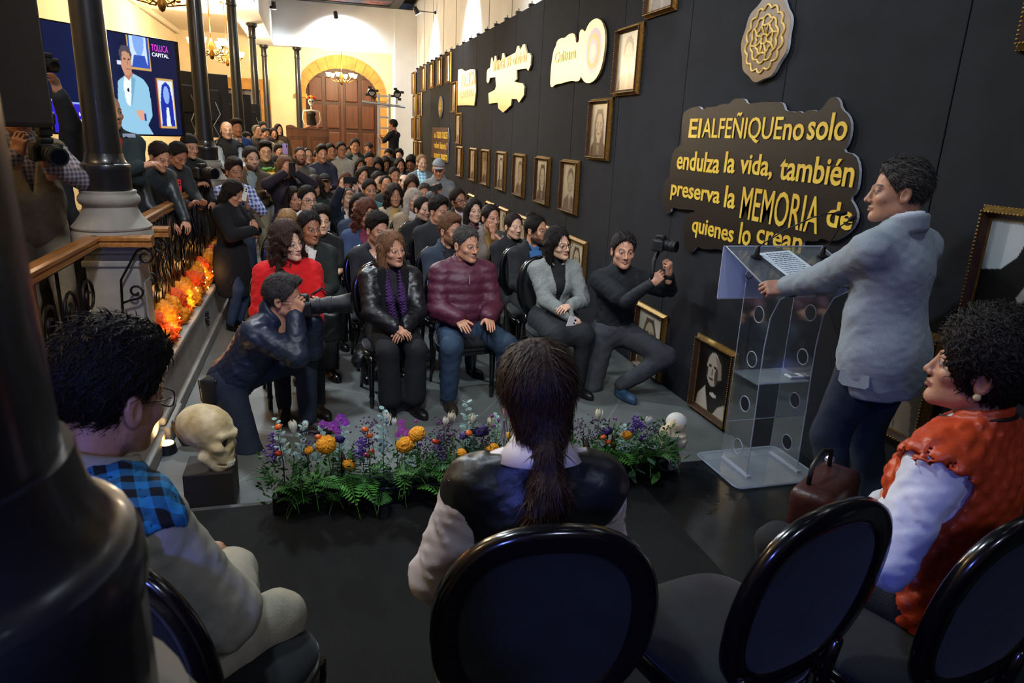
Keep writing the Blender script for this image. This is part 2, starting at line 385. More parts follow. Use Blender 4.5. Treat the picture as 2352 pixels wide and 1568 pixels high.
# ---- hair, in head space
def _scalp(P, t, top=0.0, front=0.0):
    return sell(P, (0, 0.014-front*0.5, 0.036+top*0.5), (0.0765+t, 0.096+t+front*0.5, 0.086+t+top*0.5))
def _facecut(P, d, zc=-0.032, rz=0.100, rx=0.068, k=0.012, yc=-0.105, ry=0.085):
    return smax(d, -sell(P, (0, yc, zc), (rx, ry, rz)), k)
def hair_sdf(kind):
    def ears(P, d): Pm = P.copy(); Pm[:, 0] = np.abs(Pm[:, 0]); return smax(d, -sell(Pm, (0.085, 0.006, -0.022), (0.03, 0.030, 0.046)), 0.008)
    def f(P):
        n1 = wob(P, 170, 1.0); x = P[:, 0]
        lock = np.sin(x*240+30*P[:, 1]+3*np.sin(P[:, 2]*40))
        if kind in ('short', 'side', 'quiff', 'buzz', 'recede', 'bush'):
            t = {'short': 0.006, 'side': 0.008, 'quiff': 0.007, 'buzz': 0.002, 'recede': 0.005, 'bush': 0.014}[kind]
            d = _scalp(P, t, 0.012 if kind in ('short', 'side') else (0.028 if kind in ('quiff', 'bush') else 0.003), 0.004)
            if kind == 'quiff': d = smin(d, sell(P, (0, -0.055, 0.110), (0.055, 0.045, 0.030)), 0.03)
            if kind == 'side': d = smin(d, sell(P, (0.020, -0.055, 0.098), (0.058, 0.042, 0.026), rotm(0, 12, 0)), 0.025)
            if kind == 'bush': d = smin(d, sell(P, (0, -0.03, 0.10), (0.075, 0.07, 0.045)), 0.03)
            if kind == 'recede': d = _facecut(P, d, 0.008, 0.128, 0.082, 0.022)
            else: d = _facecut(P, d+0.0022*wob(P, 300, 3.0), -0.016, 0.112, 0.074, 0.022)
            d = ears(P, d)
            d = smax(d, -(P[:, 2]+0.055-0.25*np.clip(0.03-P[:, 1], -1, 0.05)), 0.01)
            d = smax(d, -(P[:, 2]+0.045-1.3*(0.02-P[:, 1])), 0.008)
            return d+(0.0026*lock+0.0014*np.sin(x*530+70*P[:, 1]+np.sin(P[:, 2]*90)*2))*(0.4 if kind == 'buzz' else 1)+(0.004*n1 if kind == 'bush' else 0.0012*n1)
        if kind == 'tight':      # pulled back
            d = _scalp(P, 0.004, 0.004); d = _facecut(P, d, -0.016, 0.111, 0.073, 0.018); d = ears(P, d)
            d = smax(d, -(P[:, 2]+0.05), 0.01)
            d = smin(d, sell(P, (0, 0.115, -0.01), (0.035, 0.03, 0.035)), 0.02)
            return d+0.0012*lock
        if kind == 'topbun':
            d = _scalp(P, 0.004, 0.006); d = _facecut(P, d, -0.016, 0.111, 0.073, 0.018); d = ears(P, d); d = smax(d, -(P[:, 2]+0.05), 0.01)
            d = smin(d, sell(P, (0, 0.055, 0.125), (0.035, 0.04, 0.028)), 0.02)
            return d+0.0012*lock
        if kind in ('long', 'wavy', 'bob', 'vlong', 'curlylong', 'lob'):
            Pm = P.copy(); Pm[:, 0] = np.abs(x)
            t = 0.010 if kind in ('long', 'vlong', 'bob', 'lob') else (0.02 if kind == 'wavy' else 0.030)
            L = {'long': 0.24, 'vlong': 0.34, 'bob': 0.125, 'lob': 0.165, 'wavy': 0.25, 'curlylong': 0.36}[kind]
            d = _scalp(P, t, 0.006+t*0.4)
            w = 0.078+t*0.7
            d = smin(d, sseg(Pm, (w-0.012, 0.02, 0.02), (w+0.004+(0.02 if t > 0.015 else 0), 0.015, -L), 0.028+t*0.5, 0.022+t*0.7), 0.03)
            d = smin(d, sell(P, (0, 0.055, -L*0.42), (0.078+t*0.8, 0.050+t, L*0.62)), 0.03)
            d = _facecut(P, d, -0.030, 0.124, 0.066, 0.018, -0.112, 0.096)
            d = smax(d, -sseg(P, (0, -0.05, -0.12), (0, -0.085, -0.34), 0.046, 0.06), 0.015)
            if t > 0.015:
                return d+(0.016 if kind == 'curlylong' else 0.010)*np.sin(P[:, 2]*75+2.2*np.sin(x*60)+2*np.sin(P[:, 1]*50))*np.clip((0.10-P[:, 2])/0.08, 0.15, 1)+0.0035*n1
            return d+0.0022*lock
        if kind == 'afro':
            d = _scalp(P, 0.030, 0.03); d = _facecut(P, d, -0.03, 0.100, 0.075); d = ears(P, d)
            d = smax(d, -(P[:, 2]+0.06-0.6*np.clip(0.0-P[:, 1], -1, 0.05)), 0.012)
            return d+0.006*wob(P, 220, 2.0)+0.003*wob(P, 420, 5.0)
        if kind == 'curlytop':
            d = _scalp(P, 0.010, 0.012); d = smin(d, sell(P, (0, -0.03, 0.105), (0.078, 0.075, 0.042)), 0.02)
            d = _facecut(P, d, -0.03, 0.098, 0.075); d = ears(P, d); d = smax(d, -(P[:, 2]+0.05), 0.01); d = smax(d, -(P[:, 2]+0.03-1.1*(0.02-P[:, 1])), 0.01)
            return d+0.007*wob(P, 200, 2.0)
        if kind == 'cap':
            d = _scalp(P, 0.008, 0.010, 0.004); d = smax(d, -(P[:, 2]-0.050+0.18*P[:, 1]), 0.004)
            br = sell(P, (0, -0.125, 0.050), (0.066, 0.075, 0.008), rotm(-8, 0, 0)); return smin(d, smax(br, P[:, 1]+0.06, 0.01), 0.006)
        if kind == 'beanie':
            d = _scalp(P, 0.012, 0.016); d = smax(d, -(P[:, 2]-0.035+0.35*P[:, 1]), 0.006); return d+0.0016*np.sin(np.arctan2(x, P[:, 1])*60)
        if kind == 'hood':
            d = _scalp(P, 0.022, 0.02); d = smin(d, sell(P, (0, 0.045, -0.10), (0.10, 0.075, 0.10)), 0.04); return _facecut(P, d, -0.04, 0.118, 0.072, 0.012, -0.11, 0.11)
        if kind == 'ring':
            d = _scalp(P, 0.004); d = smax(d, P[:, 2]-0.045, 0.01); d = _facecut(P, d, -0.03, 0.13, 0.085, 0.012, -0.11, 0.12); d = ears(P, d); return smax(d, -(P[:, 2]+0.05), 0.01)
        raise ValueError(kind)
    return f
_HAIR = {}
def vnormals(V, Q):
    n = np.cross(V[Q[:, 2]]-V[Q[:, 0]], V[Q[:, 3]]-V[Q[:, 1]]); N = np.zeros_like(V)
    for k in range(4): np.add.at(N, Q[:, k], n)
    return N/(np.linalg.norm(N, axis=1, keepdims=True)+1e-9)
def add_strands(V, Q, kind, count, seed=1):
    """loose locks lying on the hair surface, as narrow tapering ribbons"""
    rg = np.random.RandomState(seed); N = vnormals(V, Q); i = rg.choice(len(V), min(count, len(V)), replace=False); p, n = V[i], N[i]
    lng = kind in ('long', 'vlong', 'lob', 'bob', 'wavy', 'curlylong', 'ponytail'); cur = kind in ('afro', 'curlytop', 'curlylong', 'wavy')
    d = np.tile(A3(0, 0.85, -0.55) if not lng else A3(0, 0.15, -1), (len(i), 1)).astype(np.float32); up = np.clip(n[:, 2:3], 0, 1)
    if not lng: d[:, 0] += 0.5*np.sign(p[:, 0])*up[:, 0]*0.6
    else: d[:, 0] += 0.9*np.sign(p[:, 0])*up[:, 0]; d[:, 1] += 0.4*up[:, 0]
    if kind in ('quiff', 'bush', 'curlytop'): d[:, 2] += 0.8*up[:, 0]
    d += rg.normal(0, 0.9 if cur and kind != 'wavy' else 0.28, d.shape); d -= n*(d*n).sum(1, keepdims=True); d /= np.linalg.norm(d, axis=1, keepdims=True)+1e-9
    L = rg.uniform(0.5, 1.2, (len(i), 1))*(0.020 if kind in ('buzz', 'ring') else (0.05 if lng else (0.026 if cur else 0.034))); w = np.cross(n, d)*rg.uniform(0.0008, 0.0017, (len(i), 1)); lift = rg.uniform(0.3, 1.0, (len(i), 1))*(0.005 if not cur else 0.010)
    a0 = p-n*0.002; a1 = p+d*L*0.5+n*lift; a2 = p+d*L+n*lift*0.4
    S = np.stack([a0-w, a0+w, a1-w, a1+w, a2-w*0.2, a2+w*0.2], 1).reshape(-1, 3); base = len(V)+np.arange(len(i))*6
    return np.concatenate([V, S]).astype(np.float32), np.concatenate([Q, np.stack([base, base+1, base+3, base+2], 1), np.stack([base+2, base+3, base+5, base+4], 1)])
def hair_mesh(kind, h):
    if (kind, h) not in _HAIR:
        V, Q = polymesh(hair_sdf(kind), (-0.19, -0.21, -0.46), (0.19, 0.19, 0.19), h)
        if kind not in ('cap', 'beanie', 'hood'): V, Q = add_strands(V, Q, kind, {0.0054: 3600, 0.0068: 3600, 0.0070: 2200, 0.010: 900}.get(h, 1000))
        _HAIR[(kind, h)] = np_mesh('hair_'+kind, V, Q)
    return _HAIR[(kind, h)]
def glasses_mesh(key='round'):
    if key not in _HAIR:
        b = MB()
        for s in (-1, 1):
            pts = []
            for k in range(20):
                a = 2*math.pi*k/20; c, sn = math.cos(a), math.sin(a)
                e = 2/3.2
                pts.append((s*0.033+0.0235*math.copysign(abs(c)**e, c), -0.104+0.10*max(0.0, abs(s*0.033+0.0235*c)-0.01)**1.4*1.6, -0.002+0.018*math.copysign(abs(sn)**e, sn)))
            b.tube(pts, 0.0017, 5, closed=True)
            b.tube([(s*0.058, -0.094, 0.004), (s*0.075, -0.06, 0.004), (s*0.081, 0.0, 0.004), (s*0.082, 0.03, -0.012)], 0.0015, 5)
        b.tube([(-0.010, -0.106, 0.003), (0, -0.108, 0.006), (0.010, -0.106, 0.003)], 0.0016, 5)
        _HAIR[key] = b.mesh('glasses', True)
    return _HAIR[key]
# ---- hands: x along the fingers, z out of the back of the hand, thumb on +y (right hand)
def hand_sdf(kind):
    curl = {'relax': (22, 30, 20), 'grip': (62, 75, 45), 'flat': (6, 8, 6), 'hold': (40, 45, 25), 'fist': (80, 90, 60)}[kind]
    fing = [(-0.030, 0.076, 0.058, 0.0075), (-0.010, 0.086, 0.074, 0.0085), (0.010, 0.089, 0.080, 0.0088), (0.030, 0.084, 0.072, 0.0085)]
    segs = []
    for i, (y, bx, L, r) in enumerate(fing):
        p = np.array([bx, y, 0.002]); a = 0; sp = y*2.2 if kind in ('relax', 'flat') else y*0.8
        for j, (fr, c) in enumerate(zip((0.46, 0.30, 0.26), curl)):
            a += math.radians(c*(1+0.10*(1.5-i)))
            q = p+L*fr*np.array([math.cos(a), math.sin(math.radians(sp*60))*0.5 if j == 0 else 0, -math.sin(a)])
            segs.append((p, q, r*(1-0.08*j), r*(1-0.08*(j+1)))); p = q
    th = {'relax': [(0.022, 0.024, -0.006), (0.052, 0.050, -0.016), (0.078, 0.058, -0.026), (0.098, 0.060, -0.034)],
          'flat': [(0.022, 0.024, -0.004), (0.050, 0.052, -0.008), (0.076, 0.066, -0.010), (0.096, 0.074, -0.012)],
          'hold': [(0.022, 0.024, -0.006), (0.050, 0.046, -0.024), (0.076, 0.046, -0.040), (0.094, 0.040, -0.050)]}.get(kind,
          [(0.022, 0.024, -0.008), (0.050, 0.042, -0.030), (0.074, 0.030, -0.046), (0.086, 0.012, -0.052)])
    def f(P):
        d = sbox(P, (0.048, 0.0, 0.0), (0.044, 0.040, 0.014), 0.013)
        d = smin(d, sseg(P, (-0.06, 0, 0), (0.02, 0, 0), 0.026, 0.024), 0.02)
        d = smin(d, sell(P, (0.030, 0.022, -0.008), (0.026, 0.016, 0.014)), 0.012)
        for a, b, r1, r2 in segs: d = smin(d, sseg(P, a, b, r1, r2), 0.004)
        for a, b, r in zip(th, th[1:], (0.0125, 0.0110, 0.0098)): d = smin(d, sseg(P, a, b, r, r*0.92), 0.006)
        return d
    return f
_HANDS = {}
def hand_geo(kind, h):
    if (kind, h) not in _HANDS: _HANDS[(kind, h)] = polymesh(hand_sdf(kind), (-0.09, -0.08, -0.12), (0.19, 0.11, 0.045), h)
    return _HANDS[(kind, h)]
def shoe_mesh(kind):
    k = 'shoe_'+kind
    if k not in _HAIR:
        def f(P):   # toe toward -y, sole at z=0, ankle at (0,0,0.09)
            d = sell(P, (0, -0.125, 0.030), (0.047, 0.085, 0.040)); d = smin(d, sell(P, (0, -0.01, 0.042), (0.038, 0.065, 0.048)), 0.03)
            d = smin(d, sseg(P, (0, 0.005, 0.05), (0, 0.01, 0.20 if kind == 'boot' else 0.095), 0.042, 0.050 if kind == 'boot' else 0.044), 0.02)
            d = smax(d, P[:, 2]-(0.19 if kind == 'boot' else 0.095), 0.005)
            so = smax(sell(P, (0, -0.075, 0.02), (0.050, 0.142, 0.06)), P[:, 2]-0.022, 0.004)
            d = smin(d, so, 0.003)
            return smax(d, -P[:, 2], 0.003)
        V, Q = polymesh(f, (-0.08, -0.24, -0.02), (0.08, 0.10, 0.22), 0.009)
        _HAIR[k] = np_mesh(k, V, Q)
    return _HAIR[k]
# ---- skeleton
def _n(v): v = np.asarray(v, float); return v/(np.linalg.norm(v)+1e-9)
def ik(S, W, L1, L2, hint):
    S, W = np.asarray(S, float), np.asarray(W, float); d = W-S; D = np.linalg.norm(d)
    if D > (L1+L2)*0.995: W = S+d/D*(L1+L2)*0.995; d = W-S; D = np.linalg.norm(d)
    u = d/D; a = (L1*L1-L2*L2+D*D)/(2*D); hh = math.sqrt(max(0, L1*L1-a*a))
    p = np.asarray(hint, float); p = p-u*(p@u); p = _n(p)
    return S+u*a+p*hh, W
def skeleton(pose='sit', lean=0, twist=0, side=0, hips=None, lh=None, rh=None, lf=None, rf=None, lel=None, rel=None, lkn=None, rkn=None, w=1.0, neck=0.0, hunch=0.0, spread=0.0, shrug=0.0):
    hz = 0.56 if pose == 'sit' else 0.93
    P = np.array(hips if hips is not None else (0, 0, hz), float)
    M = np.array(Matrix.Rotation(math.radians(twist), 3, 'Z')@Matrix.Rotation(math.radians(lean), 3, 'X')@Matrix.Rotation(math.radians(side), 3, 'Y'))
    T = lambda x, y, z: P+M@np.array([x, y, z], float)
    J = dict(P=P, M=M, T=T, waist=T(0, 0, 0.15), chest=T(0, -0.005, 0.33), nb=T(0, 0.008-hunch, 0.51), w=w)
    sw = 0.163*w
    J['sL'] = T(sw, 0-hunch, 0.432+shrug); J['sR'] = T(-sw, 0-hunch, 0.432+shrug)
    J['head'] = T(0, -0.022-hunch*1.6-neck, 0.66-abs(neck)*0.3)
    if pose == 'sit':
        dl, dr = (0.055, -0.33, P[2]+0.12), (-0.055, -0.33, P[2]+0.125)
        fl, fr = (0.12+spread, -0.42, 0.085), (-0.12-spread, -0.42, 0.085)
    else:
        dl, dr = (0.275*w, -0.04, P[2]-0.12), (-0.275*w, -0.04, P[2]-0.12)
        fl, fr = (0.10, 0.02, 0.085), (-0.10, 0.02, 0.085)
    Mw = np.array(Matrix.Rotation(math.radians(twist), 3, 'Z'))
    lh = np.array(lh if lh is not None else dl, float); rh = np.array(rh if rh is not None else dr, float)
    J['hL'] = T(0.092, 0, -0.01); J['hR'] = T(-0.092, 0, -0.01)
    J['eL'], J['wL'] = ik(J['sL'], lh, 0.285, 0.255, lel if lel is not None else (0.6, 0.6, -0.8))
    J['eR'], J['wR'] = ik(J['sR'], rh, 0.285, 0.255, rel if rel is not None else (-0.6, 0.6, -0.8))
    J['kL'], J['aL'] = ik(J['hL'], lf if lf is not None else fl, 0.44, 0.43, lkn if lkn is not None else (0.1+spread, -1, 0.5))
    J['kR'], J['aR'] = ik(J['hR'], rf if rf is not None else fr, 0.44, 0.43, rkn if rkn is not None else (-0.1-spread, -1, 0.5))
    return J
def torso_d(P, J, t, fem=False, belly=0.0, wide=1.0):
    M = J['M'].astype(np.float32); w = J['w']*wide; T = J['T']
    d = sell(P, T(0, 0.01, 0.0), (0.160*w+t, 0.115+belly*0.3+t, 0.115+t), M)
    d = smin(d, sell(P, T(0, 0.0-belly*0.4, 0.15), ((0.142 if not fem else 0.125)*w+belly*0.5+t, 0.098+belly*0.6+t, 0.15+t), M), 0.06)
    d = smin(d, sell(P, T(0, 0.0, 0.335), (0.160*w+t, 0.105+belly*0.25+t, 0.155+t), M), 0.06)
    if fem: d = smin(d, sell(P*A3(1, 1, 1), T(0, -0.085, 0.315), (0.11*w+t, 0.058+t, 0.062+t), M), 0.05)
    d = smin(d, sseg(P, J['sL'], J['sR'], 0.050+t, 0.050+t), 0.05)
    d = smin(d, sseg(P, T(0, 0.015, 0.535), J['sL'], 0.040+t*0.7, 0.046+t), 0.04); d = smin(d, sseg(P, T(0, 0.015, 0.535), J['sR'], 0.040+t*0.7, 0.046+t), 0.04)
    return d
def arm_d(P, J, s, t, frac=1.0, thick=1.0, upper=1.0):
    S, E, W = J['s'+s], J['e'+s], J['w'+s]
    if upper < 1: return sseg(P, S, S+(E-S)*upper, 0.056*thick+t, 0.050*thick+t)
    d = sseg(P, S, E, 0.052*thick+t, 0.041*thick+t)
    if frac > 0: d = smin(d, sseg(P, E, E+(W-E)*frac, 0.042*thick+t, 0.029*thick+t), 0.02)
    return d
def leg_d(P, J, s, t, frac=1.0, thick=1.0, flare=0.0):
    Hh, K, A = J['h'+s], J['k'+s], J['a'+s]
    d = sseg(P, Hh, K, 0.090*thick+t, 0.058*thick+t)
    return smin(d, sseg(P, K, K+(A-K)*frac, 0.056*thick+t, 0.042*thick+t+flare), 0.03)
def bounds(J, pad=0.2):
    pts = np.array([J[k] for k in ('P', 'chest', 'nb', 'head', 'sL', 'sR', 'eL', 'eR', 'wL', 'wR', 'kL', 'kR', 'aL', 'aR')])
    return pts.min(0)-pad, pts.max(0)+pad
def top_sdf(J, t=0.016, fem=False, belly=0.0, sleeve='long', hem=0.10, vopen=0.0, collar=None, fold=0.0035, quilt=None, wide=1.0, nz=0.0, thick=1.0, cuff=0.93, extra=None, lapel=False, armcut=0.0):
    M = J['M'].astype(np.float32); nb = np.asarray(J['T'](0, 0, 0.51), np.float32); pv = J['P'].astype(np.float32)
    def f(P):
        d = torso_d(P, J, t, fem, belly, wide)
        q = (P-pv)@M
        if extra is not None: d = extra(P, d, q)
        d = smax(d, -(q[:, 2]+hem), 0.006)
        for s in 'LR':
            if sleeve == 'long': d = smin(d, arm_d(P, J, s, t*0.85, cuff, thick), 0.03)
            elif sleeve == 'half': d = smin(d, arm_d(P, J, s, t*1.2, 1, thick, 0.75), 0.03)
            elif sleeve == 'quarter': d = smin(d, arm_d(P, J, s, t*0.9, 0.35, thick), 0.03)
        if fold: d = d+fold*wob(P, 42, 3.0)*(0.35+0.65*np.clip(np.abs(q[:, 0])/0.2, 0, 1))+fold*0.5*wob(P*A3(1, 1, 2.2), 60, 1.0)
        if quilt == 'puff': d = d-0.007*np.abs(np.sin(q[:, 2]*math.pi/0.075))
        if quilt == 'diamond':
            a = np.arctan2(q[:, 0], -q[:, 1])*0.16
            d = d-0.010*np.minimum(np.abs(np.sin((a+q[:, 2])*math.pi/0.062)), np.abs(np.sin((a-q[:, 2])*math.pi/0.062)))
        if armcut:
            for s in 'LR': d = smax(d, -sseg(P, J['s'+s]+(J['e'+s]-J['s'+s])*0.10, J['e'+s], armcut, armcut), 0.006)
        d = smax(d, np.minimum(q[:, 2]-(0.555+nz+0.28*np.clip(q[:, 1], -0.1, 0.1)), 0.13-np.sqrt(q[:, 0]**2+q[:, 1]**2)), 0.008)
        if vopen:
            zz = q[:, 2]; half = np.clip((zz-(0.50-vopen))/vopen, 0, 1)*0.072
            wedge = np.maximum(np.abs(q[:, 0])-half, q[:, 1]+0.03)
            d = smax(d, -wedge, 0.006)
            if lapel:
                for s in (-1, 1):
                    a, b = J['T'](s*0.070, -0.092, 0.50), J['T'](s*0.012, -0.135-belly*0.6, 0.50-vopen)
                    d = smin(d, sseg(P, a, b, t*0.35+0.012, t*0.35+0.008), 0.012)
        if collar:
            r = np.sqrt(q[:, 0]**2+(q[:, 1]-0.012)**2); zc = q[:, 2]-(0.535+nz+0.25*q[:, 1])
            R_, hz_ = {'shirt': (0.066, 0.020), 'turtle': (0.060, 0.045), 'stand': (0.068, 0.036), 'jacket': (0.080, 0.026), 'fur': (0.090, 0.030)}[collar]
            th = 0.007 if collar not in ('jacket', 'fur') else (0.013 if collar == 'jacket' else 0.028)
            c = np.sqrt(np.maximum(np.abs(r-R_)-th*0.3, 0)**2+np.maximum(np.abs(zc)-hz_, 0)**2)-th
            if collar != 'turtle': c = smax(c, -np.maximum(np.abs(q[:, 0])-(0.012+np.clip(zc+hz_, 0, 0.1)*0.8+(0.02 if vopen else 0)), q[:, 1]+0.02), 0.005)
            if collar == 'fur': c = c+0.008*wob(P, 160, 2)
            d = smin(d, c, 0.008)
        return d
    return f
def low_sdf(J, t=0.012, frac=0.97, thick=1.0, flare=0.0, top=0.10, fold=0.003, skirt=None):
    M = J['M'].astype(np.float32); pv = J['P'].astype(np.float32); T = J['T']
    def f(P):
        d = sell(P, T(0, 0.01, -0.005), (0.164*J['w']+t, 0.118+t, 0.118+t), M)
        d = smin(d, sell(P, T(0, 0.0, 0.08), (0.138*J['w']+t, 0.10+t, 0.10+t), M), 0.05)
        q = (P-pv)@M
        d = smax(d, q[:, 2]-top, 0.006)
        for s in 'LR': d = smin(d, leg_d(P, J, s, t, frac, thick, flare), 0.035)
        if skirt:
            for s in 'LR': d = smin(d, sseg(P, J['h'+s], J['h'+s]+(J['k'+s]-J['h'+s])*skirt, 0.11+t, 0.085+t), 0.06)
            d = smin(d, sseg(P, J['P'], (np.asarray(J['kL'])+J['kR'])/2*skirt+J['P']*(1-skirt), 0.11, 0.08), 0.06)
        if fold: d = d+fold*wob(P, 38, 7.0)+fold*0.6*wob(P*A3(1, 1, 2), 70, 2.0)
        return d
    return f
SKINS = {'a': 'C29478', 'b': 'B58468', 'c': '9A6A50', 'd': 'CFA58A', 'e': '7A4E3A'}
HAIRC = {'black': '17120F', 'brown': '33221A', 'dbrown': '231814', 'grey': '6C6863', 'white': 'B9B2A6', 'blond': '8C6B45', 'red': '4A2618', 'pepper': '3D3936', 'light': '6A4A30'}
def hair_mat(c):
    n = 'hair_'+c
    if n in MATS: return MATS[n]
    return mat(n, HAIRC[c], rough=0.55, noise=0.45, nscale=1, stretch=(260, 260, 30), bump=0.6, bscale=1.0, spec=0.25)
def frame(x, z):
    x = _n(x); z = np.asarray(z, float); z = _n(z-x*(z@x)); y = np.cross(z, x); return np.stack([x, y, z], 1)
FACE_RES = {0: 0.0036, 1: 0.0048, 2: 0.0074, 3: 0.0112}
BODY_RES = {0: 0.0115, 1: 0.0155, 2: 0.022, 3: 0.029}
UNDER_RES = {0: 0.020, 1: 0.024, 2: 0.030, 3: 0.036}
def person(label, loc, rz=0.0, lod=2, scale=1.0, J=None, skin='b', head='m', hair='short', hairc='black', beard='none', eyes='open', yaw=0, pitch=0, roll=0,
           lips=None, glasses=False, tops=(), low=None, shoes=None, hands=('relax', 'relax'), hdir=None, hback=None, group=None, scalp=0.0, name='person', hs=1.09, bare=1.0, hair_off=None, feet=True, body=True):
    """tops: list of dicts (name, mat, and top_sdf arguments); low: dict(mat, ...) or None"""
    root = thing(name, label, 'person', loc, rz, scale, group)
    J = J or skeleton('sit'); hB, hH, hF = BODY_RES[lod], {0: 0.0056, 1: 0.0066, 2: 0.010, 3: 0.013}[lod], FACE_RES[lod]
    fem = head.startswith('f')
    # head matrix (local): turn about the base of the skull
    RM = J['M']@np.array(Matrix.Rotation(math.radians(yaw), 3, 'Z')@Matrix.Rotation(math.radians(pitch), 3, 'X')@Matrix.Rotation(math.radians(roll), 3, 'Y'))
    piv = np.array([0, 0.03, -0.09]); hc = np.asarray(J['head'], float); off = hc+J['M']@piv-RM@(piv*hs)
    HV, HQ = head_geo(head, hF); hcol = srgb(HAIRC[hairc])
    tint = head_tint(HV, hcol, beard, fem, lips, eyes, scalp)
    if hair and hair not in ('cap', 'beanie', 'hood', 'ponytail'):       # roots darken the skin along the hairline
        al = np.clip((0.0040-hair_sdf(hair)(HV.astype(np.float32)))/0.008, 0, 1)*0.85; al *= (HV[:, 2] > -0.075); al[:] = np.where((HV[:, 1] < -0.02) & (HV[:, 2] < 0.045), al*0.35, al)
        tint[:, :3] = np.where((al > tint[:, 3])[:, None], np.array(hcol[:3]), tint[:, :3]); tint[:, 3] = np.maximum(tint[:, 3], al)
    Vs = [HV@(RM.T*hs)+off]; Qs = [HQ]; Ts = [tint]; n = len(HV)
    M = J['M'].astype(np.float32)
    def bf(P):
        d = torso_d(P, J, -0.014, fem, 0.0)
        for s in 'LR': d = smin(d, arm_d(P, J, s, -0.005*bare-(0.004 if lod > 1 else 0), 1.0), 0.03); d = smin(d, leg_d(P, J, s, -0.012, 1.0), 0.03)
        return smin(d, sseg(P, J['T'](0, 0.012, 0.47), J['T'](0, 0.012, 0.56)*0.4+(off+RM@np.array([0, 0.03, -0.10]))*0.6, 0.056 if not fem else 0.048, 0.052 if not fem else 0.045), 0.03)
    lo, hi = bounds(J, 0.17)
    BV, BQ = polymesh(bf, lo, hi, UNDER_RES[lod])
    Vs.append(BV); Qs.append(BQ+n); n += len(BV); Ts.append(np.zeros((len(BV), 4), np.float32))
    for i, s in enumerate('LR'):
        k = hands[i]
        if k is None: continue
        GV, GQ = hand_geo(k, hH); W, E = J['w'+s], J['e'+s]
        x = hdir[i] if hdir is not None and hdir[i] is not None else W-E
        z = hback[i] if hback is not None and hback[i] is not None else np.array([0.25 if s == 'L' else -0.25, -0.2, 1.0])
        Fm = frame(x, z); G = GV.copy()
        if s == 'L': G[:, 1] *= -1; GQ = GQ[:, ::-1]
        Vs.append(G@Fm.T*(0.93 if fem else 1.0)+W); Qs.append(GQ+n); n += len(GV); Ts.append(np.zeros((len(GV), 4), np.float32))
    me = np_mesh('body', np.concatenate(Vs), np.concatenate(Qs), tint=np.concatenate(Ts))
    obj('body', me, skin_mat('skin_'+skin, SKINS[skin]), root)
    HM = Matrix.LocRotScale(Vector(off), Matrix(RM.tolist()).to_quaternion(), Vector((hs, hs, hs)))
    if hair:
        isw = hair in ('cap', 'beanie', 'hood')
        hm = hair_mesh(hair, 0.005 if hair == 'ponytail' else ((0.0054 if hair != 'curlylong' else 0.0068) if lod < 2 else (0.0070 if lod == 2 else 0.010)))
        o = bpy.data.objects.new({'cap': 'baseball_cap', 'beanie': 'beanie', 'hood': 'hood'}.get(hair, 'hair'), hm); put(o, root); o.matrix_local = HM
        if not hm.materials: hm.materials.append(None)
        o.material_slots[0].link = 'OBJECT'
        o.material_slots[0].material = hairc if not isinstance(hairc, str) else (hair_mat(hairc) if not isw else MATS.get('hat_'+hairc, hair_mat(hairc)))
    if glasses:
        o = bpy.data.objects.new('glasses', glasses_mesh()); put(o, root); o.matrix_local = HM
        if not o.data.materials: o.data.materials.append(mat('glasses_frame', '15110F', rough=0.25))
    for td in tops:
        td = dict(td); nm = td.pop('name', 'jacket'); mm = td.pop('mat'); td.setdefault('fem', fem); h = td.pop('h', hB)
        V, Q = polymesh(top_sdf(J, **td), lo-0.06, hi+0.06, h)
        obj(nm, np_mesh(nm, V, Q), mm, root)
    if low:
        ld = dict(low); nm = ld.pop('name', 'trousers'); mm = ld.pop('mat'); h = ld.pop('h', hB*1.4)
        V, Q = polymesh(low_sdf(J, **ld), lo-0.06, hi+0.06, h); obj(nm, np_mesh(nm, V, Q), mm, root)
    if shoes:
        kind, mm = shoes[0], shoes[1]
        for s in 'LR':
            o = bpy.data.objects.new('shoe', shoe_mesh(kind)); put(o, root)
            if not o.data.materials: o.data.materials.append(None)
            o.material_slots[0].link = 'OBJECT'; o.material_slots[0].material = mm
            a = J['a'+s]; k = J['k'+s]; fd = shoes[2][0 if s == 'L' else 1] if len(shoes) > 2 else None
            if isinstance(fd, Matrix): o.matrix_local = Matrix.Translation(Vector(a))@fd@Matrix.Translation((0, 0, -0.085))
            else:
                ang = (0.25 if s == 'L' else -0.25) if fd is None else fd
                o.matrix_local = Matrix.LocRotScale(Vector((a[0], a[1], a[2]-0.085)), Matrix.Rotation(ang, 3, 'Z').to_quaternion(), Vector((1, 1, 1)))
    root['hm'] = [v for r in HM for v in r]
    return root, J, HM

def surf(fn, o, d, far=0.5):
    """first point on the surface of fn met from o along d"""
    o = np.asarray(o, np.float32); d = _n(d).astype(np.float32); t = np.linspace(0, far, 200, dtype=np.float32); f = fn(o+t[:, None]*d); k = np.argmax(f < 0); return o+t[k]*d
